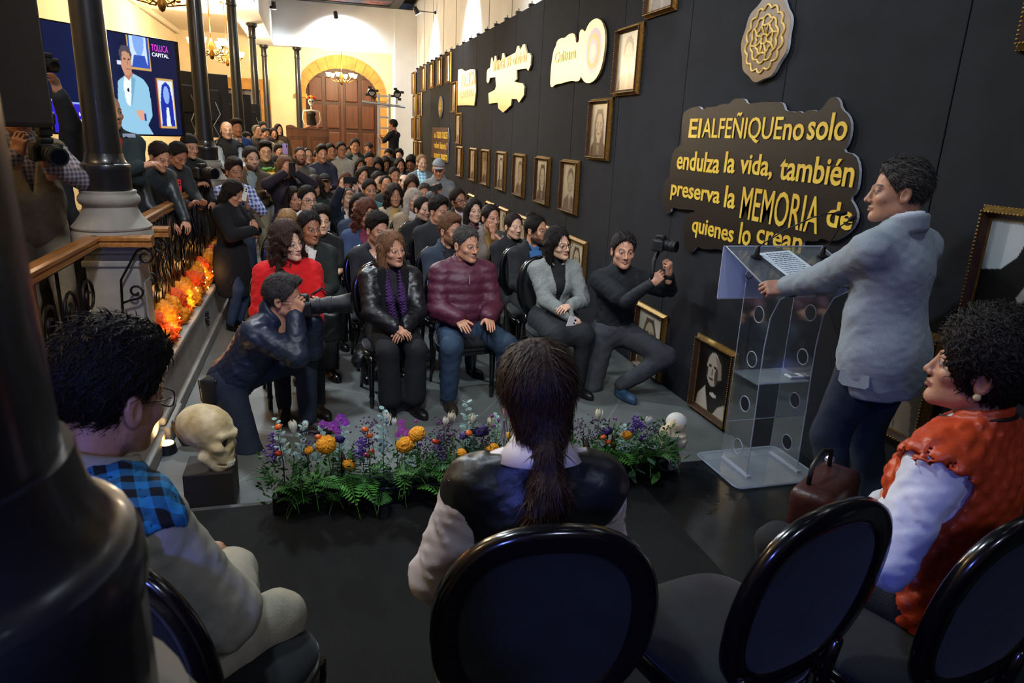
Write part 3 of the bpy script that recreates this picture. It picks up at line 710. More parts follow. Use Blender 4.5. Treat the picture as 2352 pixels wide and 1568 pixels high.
# ------------------------------------------------------------------ the room
WX = 2.76                     # face of the black wall
ST = 0.20                     # stage height
def struct(name, b, m, parent=None, smooth=False):
    o = b.build(name, m, parent, smooth)
    if parent is None: o['kind'] = 'structure'
    return o
M_floor = mat('grey_stone_floor', '5E625F', rough=0.55, noise=0.30, nscale=1.8, bump=0.08, bscale=25)
def add_joints(m, sc, wid, dark):
    """narrow dark joints of large slabs, laid diagonally"""
    nt = m.node_tree; b = nt.nodes['Principled BSDF']; src = b.inputs['Base Color'].links[0].from_socket
    tc = nt.nodes.new('ShaderNodeTexCoord'); mp = nt.nodes.new('ShaderNodeMapping'); mp.inputs['Rotation'].default_value = (0, 0, 0.62); mp.inputs['Scale'].default_value = (sc, sc, sc)
    nt.links.new(tc.outputs['Object'], mp.inputs[0])
    br = nt.nodes.new('ShaderNodeTexBrick'); br.inputs['Scale'].default_value = 1.0; br.inputs['Mortar Size'].default_value = wid; br.offset = 0.0
    br.inputs['Brick Width'].default_value = 1.0; br.inputs['Row Height'].default_value = 1.0
    nt.links.new(mp.outputs[0], br.inputs['Vector'])
    mx = nt.nodes.new('ShaderNodeMix'); mx.data_type = 'RGBA'; mx.blend_type = 'MULTIPLY'; mx.inputs[7].default_value = (dark, dark, dark, 1)
    nt.links.new(br.outputs['Fac'], mx.inputs[0]); nt.links.new(src, mx.inputs[6]); nt.links.new(mx.outputs[2], b.inputs['Base Color'])
add_joints(M_floor, 1.15, 0.008, 1.35)
struct('floor', MB().box((-1.0, -3.5, -0.2), (2.98, 27, 0)), M_floor)
M_white = mat('white_plaster', 'E2E3E2', rough=0.85, noise=0.05, nscale=2)
M_cream = mat('cream_plaster', 'D9C9A8', rough=0.85, noise=0.06, nscale=2)
M_ceilw = mat('ceiling_plaster', 'CFC4AE', rough=0.9)
struct('floor_corridor', MB().box((-4.3, -3.5, -0.2), (-1.3, 27, 0.45)), mat('corridor_stone', '5A5248', rough=0.6, noise=0.2, nscale=3))
M_stage = mat('black_stage_covering', '0C0D0F', rough=0.34, noise=0.5, nscale=2.5, bump=0.05, bscale=90, spec=0.35, color2='1B1F22')
def wear(m, r0, r1, sc):
    nt = m.node_tree; b = nt.nodes['Principled BSDF']; tc = nt.nodes.new('ShaderNodeTexCoord'); n = nt.nodes.new('ShaderNodeTexNoise'); n.inputs['Scale'].default_value = sc; n.inputs['Detail'].default_value = 6
    mr = nt.nodes.new('ShaderNodeMapRange'); mr.inputs[1].default_value = 0.35; mr.inputs[2].default_value = 0.65; mr.inputs[3].default_value = r0; mr.inputs[4].default_value = r1
    nt.links.new(tc.outputs['Object'], n.inputs['Vector']); nt.links.new(n.outputs[0], mr.inputs[0]); nt.links.new(mr.outputs[0], b.inputs['Roughness'])
wear(M_stage, 0.16, 0.5, 2.2)
struct('floor_stage', MB().box((-0.98, -3.4, 0.0), (WX-0.004, 3.2, ST)), M_stage)
carpet = MB().box((-0.97, -0.4, ST), (1.62, 3.16, ST+0.006)).build('stage_carpet', mat('black_carpet', '0A0B0C', rough=0.95, bump=0.4, bscale=400, noise=0.3, nscale=60))
tag(carpet, 'matte black carpet laid over the stage under the chairs', 'carpet')
# black wall of fabric-covered boards
M_black = mat('black_fabric_board', '1D1E22', rough=0.9, noise=0.22, nscale=3, bump=0.15, bscale=350, spec=0.25)
wall = struct('wall_right', MB().box((WX+0.03, -3.5, 0), (WX+0.10, 20.5, 3.50)), mat('board_backing', '18181A', rough=0.9))
pw = 1.22
pm = MB().box((0, 0.003, 0.0), (0.03, pw-0.003, 3.55), 0.004).mesh('panel'); pm.materials.append(M_black)
k0 = 2.63-5*pw
for k in range(20):
    y0 = k0+k*pw
    if y0+pw > 20.6: break
    o = put(bpy.data.objects.new('panel', pm), wall); o.location = (WX, y0, 0)
bk = MB().box((-0.02, -0.03, 0), (0.05, 0.03, 0.035)).cyl((0.02, 0, 0.03), (0.02, 0, 0.07), 0.006, seg=6).mesh('clip'); bk.materials.append(mat('clip_metal', '2A2A2C', rough=0.4, metal=0.6))
for k in range(30):
    y0 = 2.0+k*0.61
    if y0 < 20.4: o = put(bpy.data.objects.new('clip', bk), wall); o.location = (WX, y0, 3.548)
# white wall above
wu = struct('wall_right_upper', MB().box((2.95, -3.5, 0), (3.15, 27, 5.6)), M_white)
rib = MB().box((0, -0.006, 0), (0.012, 0.006, 2.0)).mesh('joint_strip'); rib.materials.append(mat('joint_white', 'C6C4BE', rough=0.8))
for k in range(14): o = put(bpy.data.objects.new('joint_strip', rib), wu); o.location = (2.938, 2.2+k*1.45, 3.4)
struct('wall_pillar', MB().box((2.34, 21.15, 0), (2.955, 21.75, 5.2), 0.01), M_white)
# beams of the patio and the gallery ceiling
BZ = 4.05
struct('trim_1', MB().box((-1.42, -3.5, BZ), (-0.90, 21.65, 5.6)), M_white)
struct('trim_2', MB().box((-0.905, 21.2, BZ), (2.345, 21.65, 5.2)), M_white)
struct('ceiling_gallery', MB().box((-4.3, -3.5, 4.62), (-1.41, 27, 4.8)), M_ceilw)
struct('ceiling_back', MB().box((-1.42, 21.6, 4.62), (3.1, 27, 4.8)), M_ceilw)
tr = MB()
for yy in (2.5, 6.6, 10.8, 15.1, 19.4): tr.box((-4.0, yy-0.10, 4.48), (-1.41, yy+0.10, 4.625))
tr.box((-1.75, -3.4, 4.50), (-1.68, 26, 4.625)); tr.box((-3.80, -3.4, 4.50), (-3.72, 26, 4.625))
struct('trim_3', tr, M_ceilw)
struct('ceiling', MB().box((-1.0, -3.5, 5.45), (3.1, 21.7, 5.6)), mat('ceiling_wood', '3A302A', rough=0.7, noise=0.3, nscale=4))
# painted canvas under the roof
def mural_mat():
    m = bpy.data.materials.new('painted_canvas'); m.use_nodes = True; nt = m.node_tree; b = nt.nodes['Principled BSDF']; b.inputs['Roughness'].default_value = 0.8
    tc = nt.nodes.new('ShaderNodeTexCoord'); n = nt.nodes.new('ShaderNodeTexNoise'); n.inputs['Scale'].default_value = 1.6; n.inputs['Detail'].default_value = 2
    r = nt.nodes.new('ShaderNodeValToRGB'); r.color_ramp.interpolation = 'CONSTANT'
    cols = [(0.0, '2A2427'), (0.42, '4B3A38'), (0.50, '7C4A3E'), (0.58, 'A8604A'), (0.66, '3A2A2C')]
    r.color_ramp.elements[0].color = srgb(cols[0][1]); r.color_ramp.elements[1].position = cols[1][0]; r.color_ramp.elements[1].color = srgb(cols[1][1])
    for p, c in cols[2:]: e = r.color_ramp.elements.new(p); e.color = srgb(c)
    nt.links.new(tc.outputs['Object'], n.inputs['Vector']); nt.links.new(n.outputs[0], r.inputs[0]); nt.links.new(r.outputs[0], b.inputs['Base Color'])
    return m
cv = thing('ceiling_canvas', 'large red and brown painted canvas stretched under the roof', 'painting', (0.85, 18.6, 5.22))
MB().box((-1.35, -2.3, 0), (1.35, 2.3, 0.02)).build('canvas', mural_mat(), cv)
fr = MB(); fr.box((-1.6, 2.3, -0.02), (1.6, 2.55, 0.10)).box((-1.6, -2.55, -0.02), (1.6, -2.3, 0.10)).box((-1.6, -2.3, -0.02), (-1.35, 2.3, 0.10)).box((1.35, -2.3, -0.02), (1.6, 2.3, 0.10))
for sx in (-1.2, 1.2): fr.box((sx-0.02, -0.02, 0.1), (sx+0.02, 0.02, 0.24))
fr.build('canvas_frame', mat('dark_frame_wood', '231C18', rough=0.5), cv)
# back wall with arched doorway (opening left free) and a second doorway
YB = 24.6
arch_c = at(787, 250, y=YB); AL = at(703, 250, y=YB).x; AR = at(868, 250, y=YB).x; AXC = (AL+AR)/2; AW = (AR-AL)/2
ZS = at(700, 215, y=YB).z; ZT = at(787, 158, y=YB).z         # springing and crown of the opening
def arch_pts(w, zs, zt, n=18): return [(AXC+w*math.cos(math.pi*k/n), zs+(zt-zs)*math.sin(math.pi*k/n)) for k in range(n+1)]
ap = arch_pts(AW, ZS, ZT)
wb = MB()
wb.box((2.0 if AR < 2.0 else AR, YB, 0), (3.1, YB+0.4, 4.7))
D2L, D2R, D2T = at(520, 250, y=YB).x, at(600, 250, y=YB).x, at(560, 205, y=YB).z
wb.box((-4.3, YB, 0.40), (D2L, YB+0.4, 4.7)); wb.box((D2L, YB, D2T), (D2R, YB+0.4, 4.7)); wb.box((D2R, YB, 0.0), (AL, YB+0.4, 4.7))
poly = [(AR, 4.7)]+[(AR, ZS)]+ap[1:-1]+[(AL, ZS), (AL, 4.7)]
wb.prism(poly, (0, YB, 0), (1, 0, 0), (0, 0, 1), (0, 0.4, 0))
struct('wall_back', wb, M_cream)
M_stone = mat('ochre_stone', 'A87C40', rough=0.8, noise=0.25, nscale=5, bump=0.3, bscale=30)
sur = tag(empty('trim_arch', (0, 0, 0)), kind='structure')
n = 13; ow = AW+0.27; ozt = ZT+0.40
for k in range(n):          # voussoirs
    a0, a1 = math.pi*k/n+0.004, math.pi*(k+1)/n-0.004
    q = []
    for a in (a0, (a0+a1)/2, a1): q.append((AXC+AW*math.cos(a), ZS+(ZT-ZS)*math.sin(a)))
    for a in (a1, (a0+a1)/2, a0): q.append((AXC+ow*math.cos(a), ZS+(ozt-ZS)*math.sin(a)))
    MB().prism(q, (0, YB-0.06, 0), (1, 0, 0), (0, 0, 1), (0, 0.44, 0)).build('stone', M_stone, sur)
for sx in (-1, 1):
    x0 = AXC+sx*AW; x1 = AXC+sx*ow
    for k in range(5):
        z0 = ZS*k/5; z1 = ZS*(k+1)/5-0.006
        MB().box((min(x0, x1), YB-0.06, z0), (max(x0, x1), YB+0.38, z1), 0.01).build('stone', M_stone, sur)
    MB().box((min(x0, x1)-0.05, YB-0.11, ZS-0.12), (max(x0, x1)+0.05, YB+0.3, ZS), 0.02).build('impost', M_stone, sur)
s2 = tag(empty('trim_doorway', (0, 0, 0)), kind='structure')
MB().box((D2L-0.30, YB-0.06, 0.45), (D2L, YB+0.3, D2T+0.33), 0.01).build('stone', M_stone, s2); MB().box((D2R, YB-0.06, 0.45), (D2R+0.30, YB+0.3, D2T+0.33), 0.01).build('stone', M_stone, s2)
MB().box((D2L, YB-0.06, D2T), (D2R, YB+0.3, D2T+0.33), 0.01).build('stone', M_stone, s2)
M_wood = mat('old_door_wood', '4A2612', rough=0.5, noise=0.35, nscale=1, stretch=(14, 14, 1.2), bump=0.2, bscale=1.0)
M_woodd = mat('dark_door_wood', '371B0B', rough=0.5, noise=0.35, nscale=1, stretch=(14, 14, 1.2))
d1 = tag(empty('door_1', (AXC, YB+0.22, 0)), kind='structure')
H1 = ZT+0.1
for sx in (-1, 1):
    lf = MB().box((min(0, sx*AW), 0, 0), (max(0, sx*AW), 0.08, H1)).build('door_leaf', M_woodd, d1)
    for r in range(4):
        for c in range(2):
            cx = sx*AW*(0.27+0.46*c); z0 = 0.25+r*(H1-0.5)/4
            MB().box((cx-AW*0.18, -0.045, z0), (cx+AW*0.18, 0.01, z0+(H1-0.5)/4-0.12), 0.025).build('door_panel', M_wood, lf)
MB().box((-0.05, -0.05, 0), (0.05, 0.02, H1), 0.01).build('meeting_post', M_wood, d1)
d2 = tag(empty('door_2', ((D2L+D2R)/2, YB+0.25, 0.45)), kind='structure')
MB().box(((D2L-D2R)/2, 0, 0), ((D2R-D2L)/2, 0.06, D2T-0.45)).build('door_leaf', mat('glazed_door', '5B5566', rough=0.4), d2)
for sx in (-0.5, 0, 0.5): MB().box((sx*(D2R-D2L)*0.96-0.03, -0.03, 0), (sx*(D2R-D2L)*0.96+0.03, 0.02, D2T-0.45)).build('door_stile', M_wood, d2)
struct('wall_left', MB().box((-4.3, -3.5, 0.4), (-3.85, 25, 4.7)), M_cream)
struct('wall_rear', MB().box((-4.3, -3.7, -0.1), (3.1, -3.45, 5.6)), mat('rear_plaster', '8C8578', rough=0.9))
# low wall under the railing
M_lowst = mat('grey_carved_stone', '8C8A84', rough=0.75, noise=0.15, nscale=6, bump=0.15, bscale=40)
lw = struct('wall_low', MB().box((-1.30, -0.4, 0), (-0.98, 21, 0.40)), mat('pale_low_wall', '9C9A95', rough=0.8, noise=0.12, nscale=5))
MB().box((-1.34, -0.4, 0.40), (-0.95, 21, 0.45), 0.012).build('coping', M_lowst, lw); MB().box((-1.2, -0.4, 0), (-0.945, 21, 0.10), 0.01).build('plinth', M_lowst, lw)
for yy in (6.55, 10.8):
    med = MB().cyl((-0.985, yy, 0.26), (-0.965, yy, 0.26), 0.055, seg=20)
    for k in range(8):
        a = k*math.pi/4; med.cyl((-0.97, yy+0.035*math.cos(a), 0.26+0.055*math.sin(a)), (-0.955, yy+0.035*math.cos(a), 0.26+0.055*math.sin(a)), 0.012, seg=8)
    med.build('medallion', mat('black_iron', '101012', rough=0.35, metal=0.3), lw)
# ------------------------------------------------------------------ columns
M_iron = mat('black_painted_iron', '1A1A1D', rough=0.34, spec=0.5, noise=0.2, nscale=20, coat=0.3)
M_cstone = mat('carved_column_stone', '8E8A80', rough=0.7, noise=0.14, nscale=8, bump=0.12, bscale=50)
COLX = -1.16
def make_column(loc, label, zt=BZ):
    c = thing('iron_column', label, 'column', loc, 0, 1, 'cast iron columns of the patio')
    MB().lathe([(0.098, 1.66), (0.094, 1.74), (0.090, 1.9), (0.082, 2.6), (0.072, zt-0.30), (0.070, zt-0.28)], seg=28).build('shaft', M_iron, c, 'auto')
    MB().lathe([(0.126, 1.545), (0.128, 1.56), (0.128, 1.655), (0.131, 1.665), (0.131, 1.69), (0.127, 1.70), (0.118, 1.703), (0.112, 1.712), (0.104, 1.73), (0.099, 1.76)], seg=32).build('drum', M_iron, c, 'auto')
    MB().lathe([(0.072, zt-0.30), (0.085, zt-0.29), (0.085, zt-0.26), (0.076, zt-0.25), (0.080, zt-0.10), (0.105, zt-0.06), (0.12, zt-0.055), (0.12, zt-0.0)], seg=24).build('capital', M_iron, c, 'auto')
    MB().lathe([(0.215, 1.26), (0.215, 1.315), (0.205, 1.33), (0.212, 1.335), (0.213, 1.345), (0.19, 1.37), (0.165, 1.405), (0.148, 1.44), (0.142, 1.46), (0.146, 1.468), (0.158, 1.478), (0.165, 1.495), (0.162, 1.515), (0.150, 1.53), (0.148, 1.538), (0.150, 1.545), (0.148, 1.552)], seg=36).build('stone_base', M_cstone, c, 'auto')
    p = MB().box((-0.135, -0.14, 0.10), (0.15, 0.14, 1.20), 0.012).box((-0.17, -0.17, 1.20), (0.18, 0.17, 1.262), 0.012).box((-0.15, -0.155, 1.12), (0.165, 0.155, 1.16), 0.01)
    p.box((-0.22, -0.22, 0), (0.24, 0.22, 0.12), 0.015).box((-0.20, -0.20, 0.12), (0.215, 0.20, 0.18), 0.02)
    p.build('pedestal', M_cstone, c)
    MB().box((0.148, -0.08, 0.30), (0.162, 0.08, 1.02), 0.008).build('pedestal_panel', M_cstone, c)
    return c
colA = make_column((COLX, 4.62, 0), 'black iron column on carved stone base before the big screen')
names = ['black iron column on stone base beside the standing woman in a long coat', 'slim black iron column behind the backs of the dark monitors',
         'slim black iron column whose capital meets the beam above the crowd', 'slim black iron column at the far corner of the two white beams']
for yy, nm in zip((8.75, 12.9, 17.2, 21.42), names): dup(colA, (COLX, yy, 0), label=nm)
dup(colA, (-0.30, 21.42, 0), label='slim black iron column to the side of the wooden cabinet by the arch')
dup(colA, (-0.243, 0.420, 0), label='thick black iron column close beside the man in the beige hooded jacket')
# ------------------------------------------------------------------ light fittings
M_can = mat('black_lamp_housing', '18181B', rough=0.4)
M_lens = mat('lit_lamp_lens', 'FFFFFF', emit='EAF4FF', estr=40)
def spot_fitting(loc, target, power, label, angle=110, color=COOL, size=0.06, mount=(0, 0, 0.22)):
    t = thing('spotlight', label, 'spotlight', loc, 0, 1, 'spotlights under the roof')
    d = (Vector(target)-Vector(loc)).normalized()
    b = MB().cyl(Vector((0, 0, 0))-d*0.16, (0, 0, 0), 0.05, 0.065, seg=18); b.build('housing', M_can, t, 'auto')
    MB().cyl(d*0.001, d*0.006, 0.056, seg=18).build('lens', M_lens, t)
    MB().tube([tuple(mount), tuple(Vector(mount)*0.5+Vector((0, 0, 0.03))), tuple(-d*0.08)], 0.010, 6).box(Vector(mount)-Vector((0.03, 0.03, 0.03)), Vector(mount)+Vector((0.03, 0.03, 0.03))).build('bracket', M_can, t)
    l = lamp('spotlight_lamp', 'SPOT', tuple(Vector(loc)+d*0.03), power, color, size, target, angle, 0.7); return t
# above the end beam, washing the white wall below it
spot_fitting((at(772, 40, y=20.7).x, 20.75, at(772, 40, y=20.7).z), (0.83, 21.2, 4.2), 520, 'lit spotlight over the middle of the end beam, washing it white', 150, mount=(0, 0.45, 0.1))
RP = [(17.8, 'lit spotlight above the black wall, nearest the white pillar'), (13.6, 'lit spotlight above the black wall, over the two gold cut-out signs'), (9.4, 'spotlight above the black wall, over the row of small portraits'),
      (5.2, 'spotlight above the black wall, over the quotation sign'), (1.4, 'spotlight above the black wall, over the speaker')]
for yy, nm in RP: spot_fitting((2.52, yy, 4.62), (2.95, yy+0.10, 3.95), 260 if yy > 12 else 90, nm, 105, mount=(0.42, 0, 0.06))
LP = [(20.2, 'lit spotlight on the inner beam face, beside the painted canvas'), (15.5, 'spotlight on the inner beam face, above the standing crowd'), (10.8, 'spotlight on the inner beam face, above the middle rows'),
      (6.4, 'spotlight on the inner beam face, above the front row'), (2.4, 'spotlight on the inner beam face, above the stage edge')]
for (yy, nm), tg, pw_, an in zip(LP, [(-0.8, 20.6, 3.6), (0.8, 13.5, 1.0), (1.0, 8.6, 1.0), (1.2, 4.4, 1.0), (1.9, 2.6, 1.2)], [190, 620, 720, 620, 330], [110, 100, 100, 95, 85]):
    spot_fitting((-0.80, yy, 4.80), tg, pw_, nm, an, COOL, 0.22, (-0.09, 0, 0.03))
spot_fitting((1.1, -2.6, 4.4), (0.9, 2.0, 0.8), 130, 'spotlight behind the stage, over the foreground chairs', 80, (0.62, 0.70, 1.0), 0.2, (0, 0, 1.06))
spot_fitting((-0.85, -1.1, 2.3), (-0.2, 0.7, 1.35), 130, 'blue stage spotlight behind the thick column', 70, (0.12, 0.18, 1.0), 0.1, (0, 0, -2.08))
spot_fitting((0.1, 0.9, 4.9), (0.5, 6.0, 0.9), 560, 'added stage-end fill spotlight aimed at the seats near the low wall', 62, (0.93, 0.95, 1.0), 0.22, (0, 0, 0.55))  # unseen front fill over the stage, added to brighten the audience
spot_fitting((1.5, 0.5, 4.9), (1.2, 9.0, 1.0), 620, 'added stage-end fill spotlight aimed at the rear seats', 56, (0.95, 0.94, 0.98), 0.22, (0, 0, 0.55))  # second unseen fill, added for the rows farther back
# ------------------------------------------------------------------ chandeliers
M_brass = mat('aged_brass', '7A5A28', rough=0.35, metal=0.9)
M_shade = mat('lit_glass_shade', 'FFE9C8', rough=0.3, emit='FFC878', estr=14)
def chandelier(loc, label, power, arms=6, drop=1.0, R=0.32):
    t = thing('chandelier', label, 'chandelier', loc, 0.2, 1, 'brass chandeliers with lit glass shades')
    MB().cyl((0, 0, 0.05), (0, 0, drop), 0.008, seg=8).lathe([(0.0, -0.22), (0.03, -0.20), (0.05, -0.14), (0.025, -0.08), (0.055, 0.0), (0.03, 0.08), (0.01, 0.14)], seg=14).lathe([(0.07, drop-0.02), (0.09, drop), (0.09, drop+0.01)], seg=16).build('stem', M_brass, t, True)
    for k in range(arms):
        a = 2*math.pi*k/arms; c, s = math.cos(a), math.sin(a)
        pts = [(0.03*c, 0.03*s, -0.05), (0.12*c, 0.12*s, -0.14), (0.24*c, 0.24*s, -0.12), (R*c, R*s, -0.02)]
        MB().tube(pts, 0.011, 6).ball((0.17*c, 0.17*s, -0.09), 0.030, (1, 1, 0.6), 8).ball((R*c, R*s, -0.01), 0.035, (1, 1, 0.4), 10).build('arm', M_brass, t, True)
        MB().lathe([(0.028, 0.0), (0.05, 0.03), (0.062, 0.07), (0.078, 0.115), (0.075, 0.115), (0.058, 0.07), (0.045, 0.03), (0.02, 0.004)], (R*c, R*s, 0.0), 14, close=False).build('shade', M_shade, t, True)
    lamp('chandelier_lamp', 'POINT', (loc[0], loc[1], loc[2]+0.22), power, WARM, 0.25)
    return t
c1 = at(378, 0, y=9.0); chandelier((-1.55, 9.2, c1.z+0.12), 'brass chandelier hanging nearest the big screen', 170, 6, 4.62-c1.z-0.12)
c2 = at(486, 118, y=14.2); chandelier((c2.x, 14.2, c2.z+0.08), 'brass chandelier on a thin rod halfway along the gallery', 300, 6, 4.62-c2.z-0.08)
c3 = at(522, 138, y=18.6); chandelier((c3.x, 18.6, c3.z+0.08), 'brass chandelier at the far end of the gallery', 620, 6, 4.62-c3.z-0.08)
c4 = at(785, 178, y=22.8); chandelier((c4.x, 22.8, c4.z), 'bright chandelier hanging before the arched wooden door', 420, 6, 4.62-c4.z, 0.40)
chandelier((-2.6, 3.2, 3.5), 'brass chandelier over the photographers by the railing', 70, 6, 1.12)
# ------------------------------------------------------------------ big screen
def raster(w, h, paint):
    yy, xx = np.mgrid[0:h, 0:w]; u = xx/(w-1); v = yy/(h-1)
    C = np.zeros((h, w, 3)); paint(C, u, v); return C
def S_(c): return np.array(srgb(c)[:3])
def picture(name, W, H, C, matn, parent=None):
    """flat print: a grid in the local x-z plane, facing -y, coloured per vertex"""
    h, w = C.shape[:2]; xs = np.linspace(-W/2, W/2, w); zs = np.linspace(H/2, -H/2, h)
    X, Z = np.meshgrid(xs, zs); V = np.stack([X.ravel(), np.zeros(X.size), Z.ravel()], 1)
    i = np.arange(h*w).reshape(h, w); Q = np.stack([i[:-1, :-1].ravel(), i[1:, :-1].ravel(), i[1:, 1:].ravel(), i[:-1, 1:].ravel()], 1)
    me = np_mesh(name, V, Q, smooth=False, tint=np.concatenate([C.reshape(-1, 3), np.ones((h*w, 1))], 1)); me.materials.append(matn)
    return me
def print_mat(name, emit=0.0, rough=0.35, coat=0.0):
    if name in MATS: return MATS[name]
    m = mat(name, '808080', rough=rough, coat=coat); nt = m.node_tree; b = nt.nodes['Principled BSDF']; a = nt.nodes.new('ShaderNodeAttribute'); a.attribute_name = 'tint'
    if emit: b.inputs['Base Color'].default_value = (0.005, 0.005, 0.006, 1); nt.links.new(a.outputs['Color'], b.inputs['Emission Color']); b.inputs['Emission Strength'].default_value = emit
    else: nt.links.new(a.outputs['Color'], b.inputs['Base Color'])
    return m
def disc(C, u, v, cu, cv, ru, rv, col, p=2.0, soft=0.0):
    m = (np.abs((u-cu)/ru)**p+np.abs((v-cv)/rv)**p) < 1
    C[m] = S_(col)
def rect(C, u, v, u0, u1, v0, v1, col): C[(u > u0) & (u < u1) & (v > v0) & (v < v1)] = S_(col)
def polyfill(C, u, v, pts, col):
    ins = np.zeros(u.shape, bool); n = len(pts)
    for i in range(n):
        (x1, y1), (x2, y2) = pts[i], pts[(i+1) % n]
        c = ((y1 > v) != (y2 > v)) & (u < (x2-x1)*(v-y1)/((y2-y1) if abs(y2-y1) > 1e-9 else 1e-9)+x1); ins ^= c
    C[ins] = S_(col) if isinstance(col, str) else col
def paint_tv(C, u, v):
    C[:] = S_('04123C'); C += (S_('0A2560')-S_('04123C'))*np.exp(-((u-0.33)/0.12)**2)[..., None]*0.6
    rect(C, u, v, 0.59, 0.775, 0.0, 0.34, 'C9A15A'); rect(C, u, v, 0.60, 0.765, 0.0, 0.315, '2A50B8'); rect(C, u, v, 0.615, 0.75, 0.0, 0.30, 'C9DCFF')
    disc(C, u, v, 0.685, 0.03, 0.045, 0.17, '7FA6E8'); polyfill(C, u, v, [(0.62, 0.30), (0.64, 0.19), (0.73, 0.19), (0.75, 0.30)], '2D4FB0')
    rect(C, u, v, 0.50, 0.60, 0.27, 0.31, 'D8D8F0')
    rect(C, u, v, 0.795, 0.81, 0.40, 0.93, '7A2430'); rect(C, u, v, 0.81, 0.955, 0.40, 0.925, 'C9A15A'); rect(C, u, v, 0.82, 0.945, 0.42, 0.90, 'D5E3FF')
    polyfill(C, u, v, [(0.825, 0.90), (0.83, 0.62), (0.85, 0.47), (0.885, 0.43), (0.92, 0.47), (0.935, 0.62), (0.94, 0.90)], '1B2C9E'); disc(C, u, v, 0.884, 0.57, 0.026, 0.095, '86A8EE'); polyfill(C, u, v, [(0.865, 0.90), (0.875, 0.70), (0.895, 0.70), (0.905, 0.90)], 'DCE8FF')
    # speaker
    polyfill(C, u, v, [(0.47, 1.0), (0.48, 0.86), (0.475, 0.66), (0.49, 0.47), (0.55, 0.41), (0.62, 0.38), (0.70, 0.43), (0.735, 0.50), (0.745, 0.66), (0.745, 0.80), (0.70, 0.90), (0.74, 1.0)], '8FC2DE')
    polyfill(C, u, v, [(0.545, 0.42), (0.60, 0.40), (0.60, 0.50), (0.57, 0.72), (0.54, 0.68), (0.53, 0.52)], 'E8F2FA')
    polyfill(C, u, v, [(0.60, 0.41), (0.635, 0.43), (0.60, 0.62), (0.575, 0.74)], '6FA6C6'); disc(C, u, v, 0.566, 0.55, 0.010, 0.02, '10203A')
    polyfill(C, u, v, [(0.545, 0.30), (0.61, 0.30), (0.612, 0.40), (0.58, 0.455), (0.55, 0.42)], 'B07860')
    disc(C, u, v, 0.572, 0.27, 0.042, 0.135, 'C48E74', 2.3); polyfill(C, u, v, [(0.525, 0.27), (0.523, 0.17), (0.55, 0.11), (0.60, 0.115), (0.622, 0.19), (0.612, 0.26), (0.605, 0.19), (0.57, 0.165), (0.545, 0.18), (0.537, 0.27)], '4A4650')
    rect(C, u, v, 0.552, 0.572, 0.235, 0.25, '3A2420'); rect(C, u, v, 0.588, 0.606, 0.235, 0.25, '3A2420'); rect(C, u, v, 0.566, 0.602, 0.335, 0.347, '7A4038')
    rect(C, u, v, 0.579, 0.587, 0.25, 0.30, 'A8745C')
    disc(C, u, v, 0.655, 0.80, 0.028, 0.055, 'D9A088'); disc(C, u, v, 0.63, 0.775, 0.018, 0.03, 'D9A088'); rect(C, u, v, 0.675, 0.69, 0.78, 0.86, '2A3E9A')
    # banner on the lectern
    polyfill(C, u, v, [(0.0, 0.70), (0.30, 0.735), (0.42, 0.75), (0.43, 1.0), (0.0, 1.0)], '2B20B8'); polyfill(C, u, v, [(0.0, 0.69), (0.30, 0.725), (0.30, 0.74), (0.0, 0.705)], '8FB4FF')
    rect(C, u, v, 0.06, 0.145, 0.72, 0.85, 'D838B8')
TL, TR = Vector((-1.92, 6.38)), Vector((-1.17, 7.38))
tc_ = (TL+TR)/2; tw = (TR-TL).length; th_ = 0.81; rz = math.atan2(TR.y-TL.y, TR.x-TL.x)
tv = thing('television', 'large lit television showing the speaker beside the stone-based column', 'television', (tc_.x, tc_.y, 0.45), rz)
zc = 1.785
MB().box((-tw/2-0.012, 0.004, zc-th_/2-0.012), (tw/2+0.05, 0.06, zc+th_/2+0.012), 0.006).build('casing', mat('tv_casing', '0B0B0D', rough=0.3), tv)
scm = picture('screen', tw, th_, raster(230, 130, paint_tv), print_mat('lit_screen', 1.15))
sc_ = obj('screen', scm, None, tv); sc_.location = (0, 0, zc)
MB().cyl((0, 0.03, 0), (0, 0.03, zc-0.3), 0.03, seg=12).box((-0.3, -0.2, 0), (0.3, 0.25, 0.03), 0.01).build('stand', mat('tv_casing', '0B0B0D'), tv)
def text_mesh(txt, W, H, depth=0.0, bold=0.0, align='C'):
    """lettering fitted into W x H, in the local x-z plane facing -y, centred"""
    cu = bpy.data.curves.new('lettering', 'FONT'); cu.body = txt; cu.extrude = depth; cu.offset = bold; cu.fill_mode = 'BOTH' if depth else 'FRONT'; cu.resolution_u = 3
    o = bpy.data.objects.new('lettering', cu); COL.objects.link(o); dg = bpy.context.evaluated_depsgraph_get(); me = bpy.data.meshes.new_from_object(o.evaluated_get(dg)); bpy.data.objects.remove(o)
    n = len(me.vertices); co = np.zeros(n*3, np.float32); me.vertices.foreach_get('co', co); co = co.reshape(-1, 3)
    lo, hi = co.min(0), co.max(0); s = np.maximum(hi-lo, 1e-6)
    out = np.zeros_like(co); out[:, 0] = ((co[:, 0]-lo[0])/s[0]-0.5)*W; out[:, 2] = ((co[:, 1]-lo[1])/s[1]-0.5)*H; out[:, 1] = -co[:, 2]
    me.vertices.foreach_set('co', out.ravel()); me.update(); me.materials.clear()
    return me
def tv_text(txt, u0, u1, v0, v1, col, st=1.6, bold=0.01):
    me = text_mesh(txt, (u1-u0)*tw, (v1-v0)*th_, bold=bold); o = obj('screen_lettering', me, mat('tv_ink_'+col, '000000', emit=col, estr=st), sc_)
    o.location = (((u0+u1)/2-0.5)*tw, -0.003, (0.5-(v0+v1)/2)*th_)
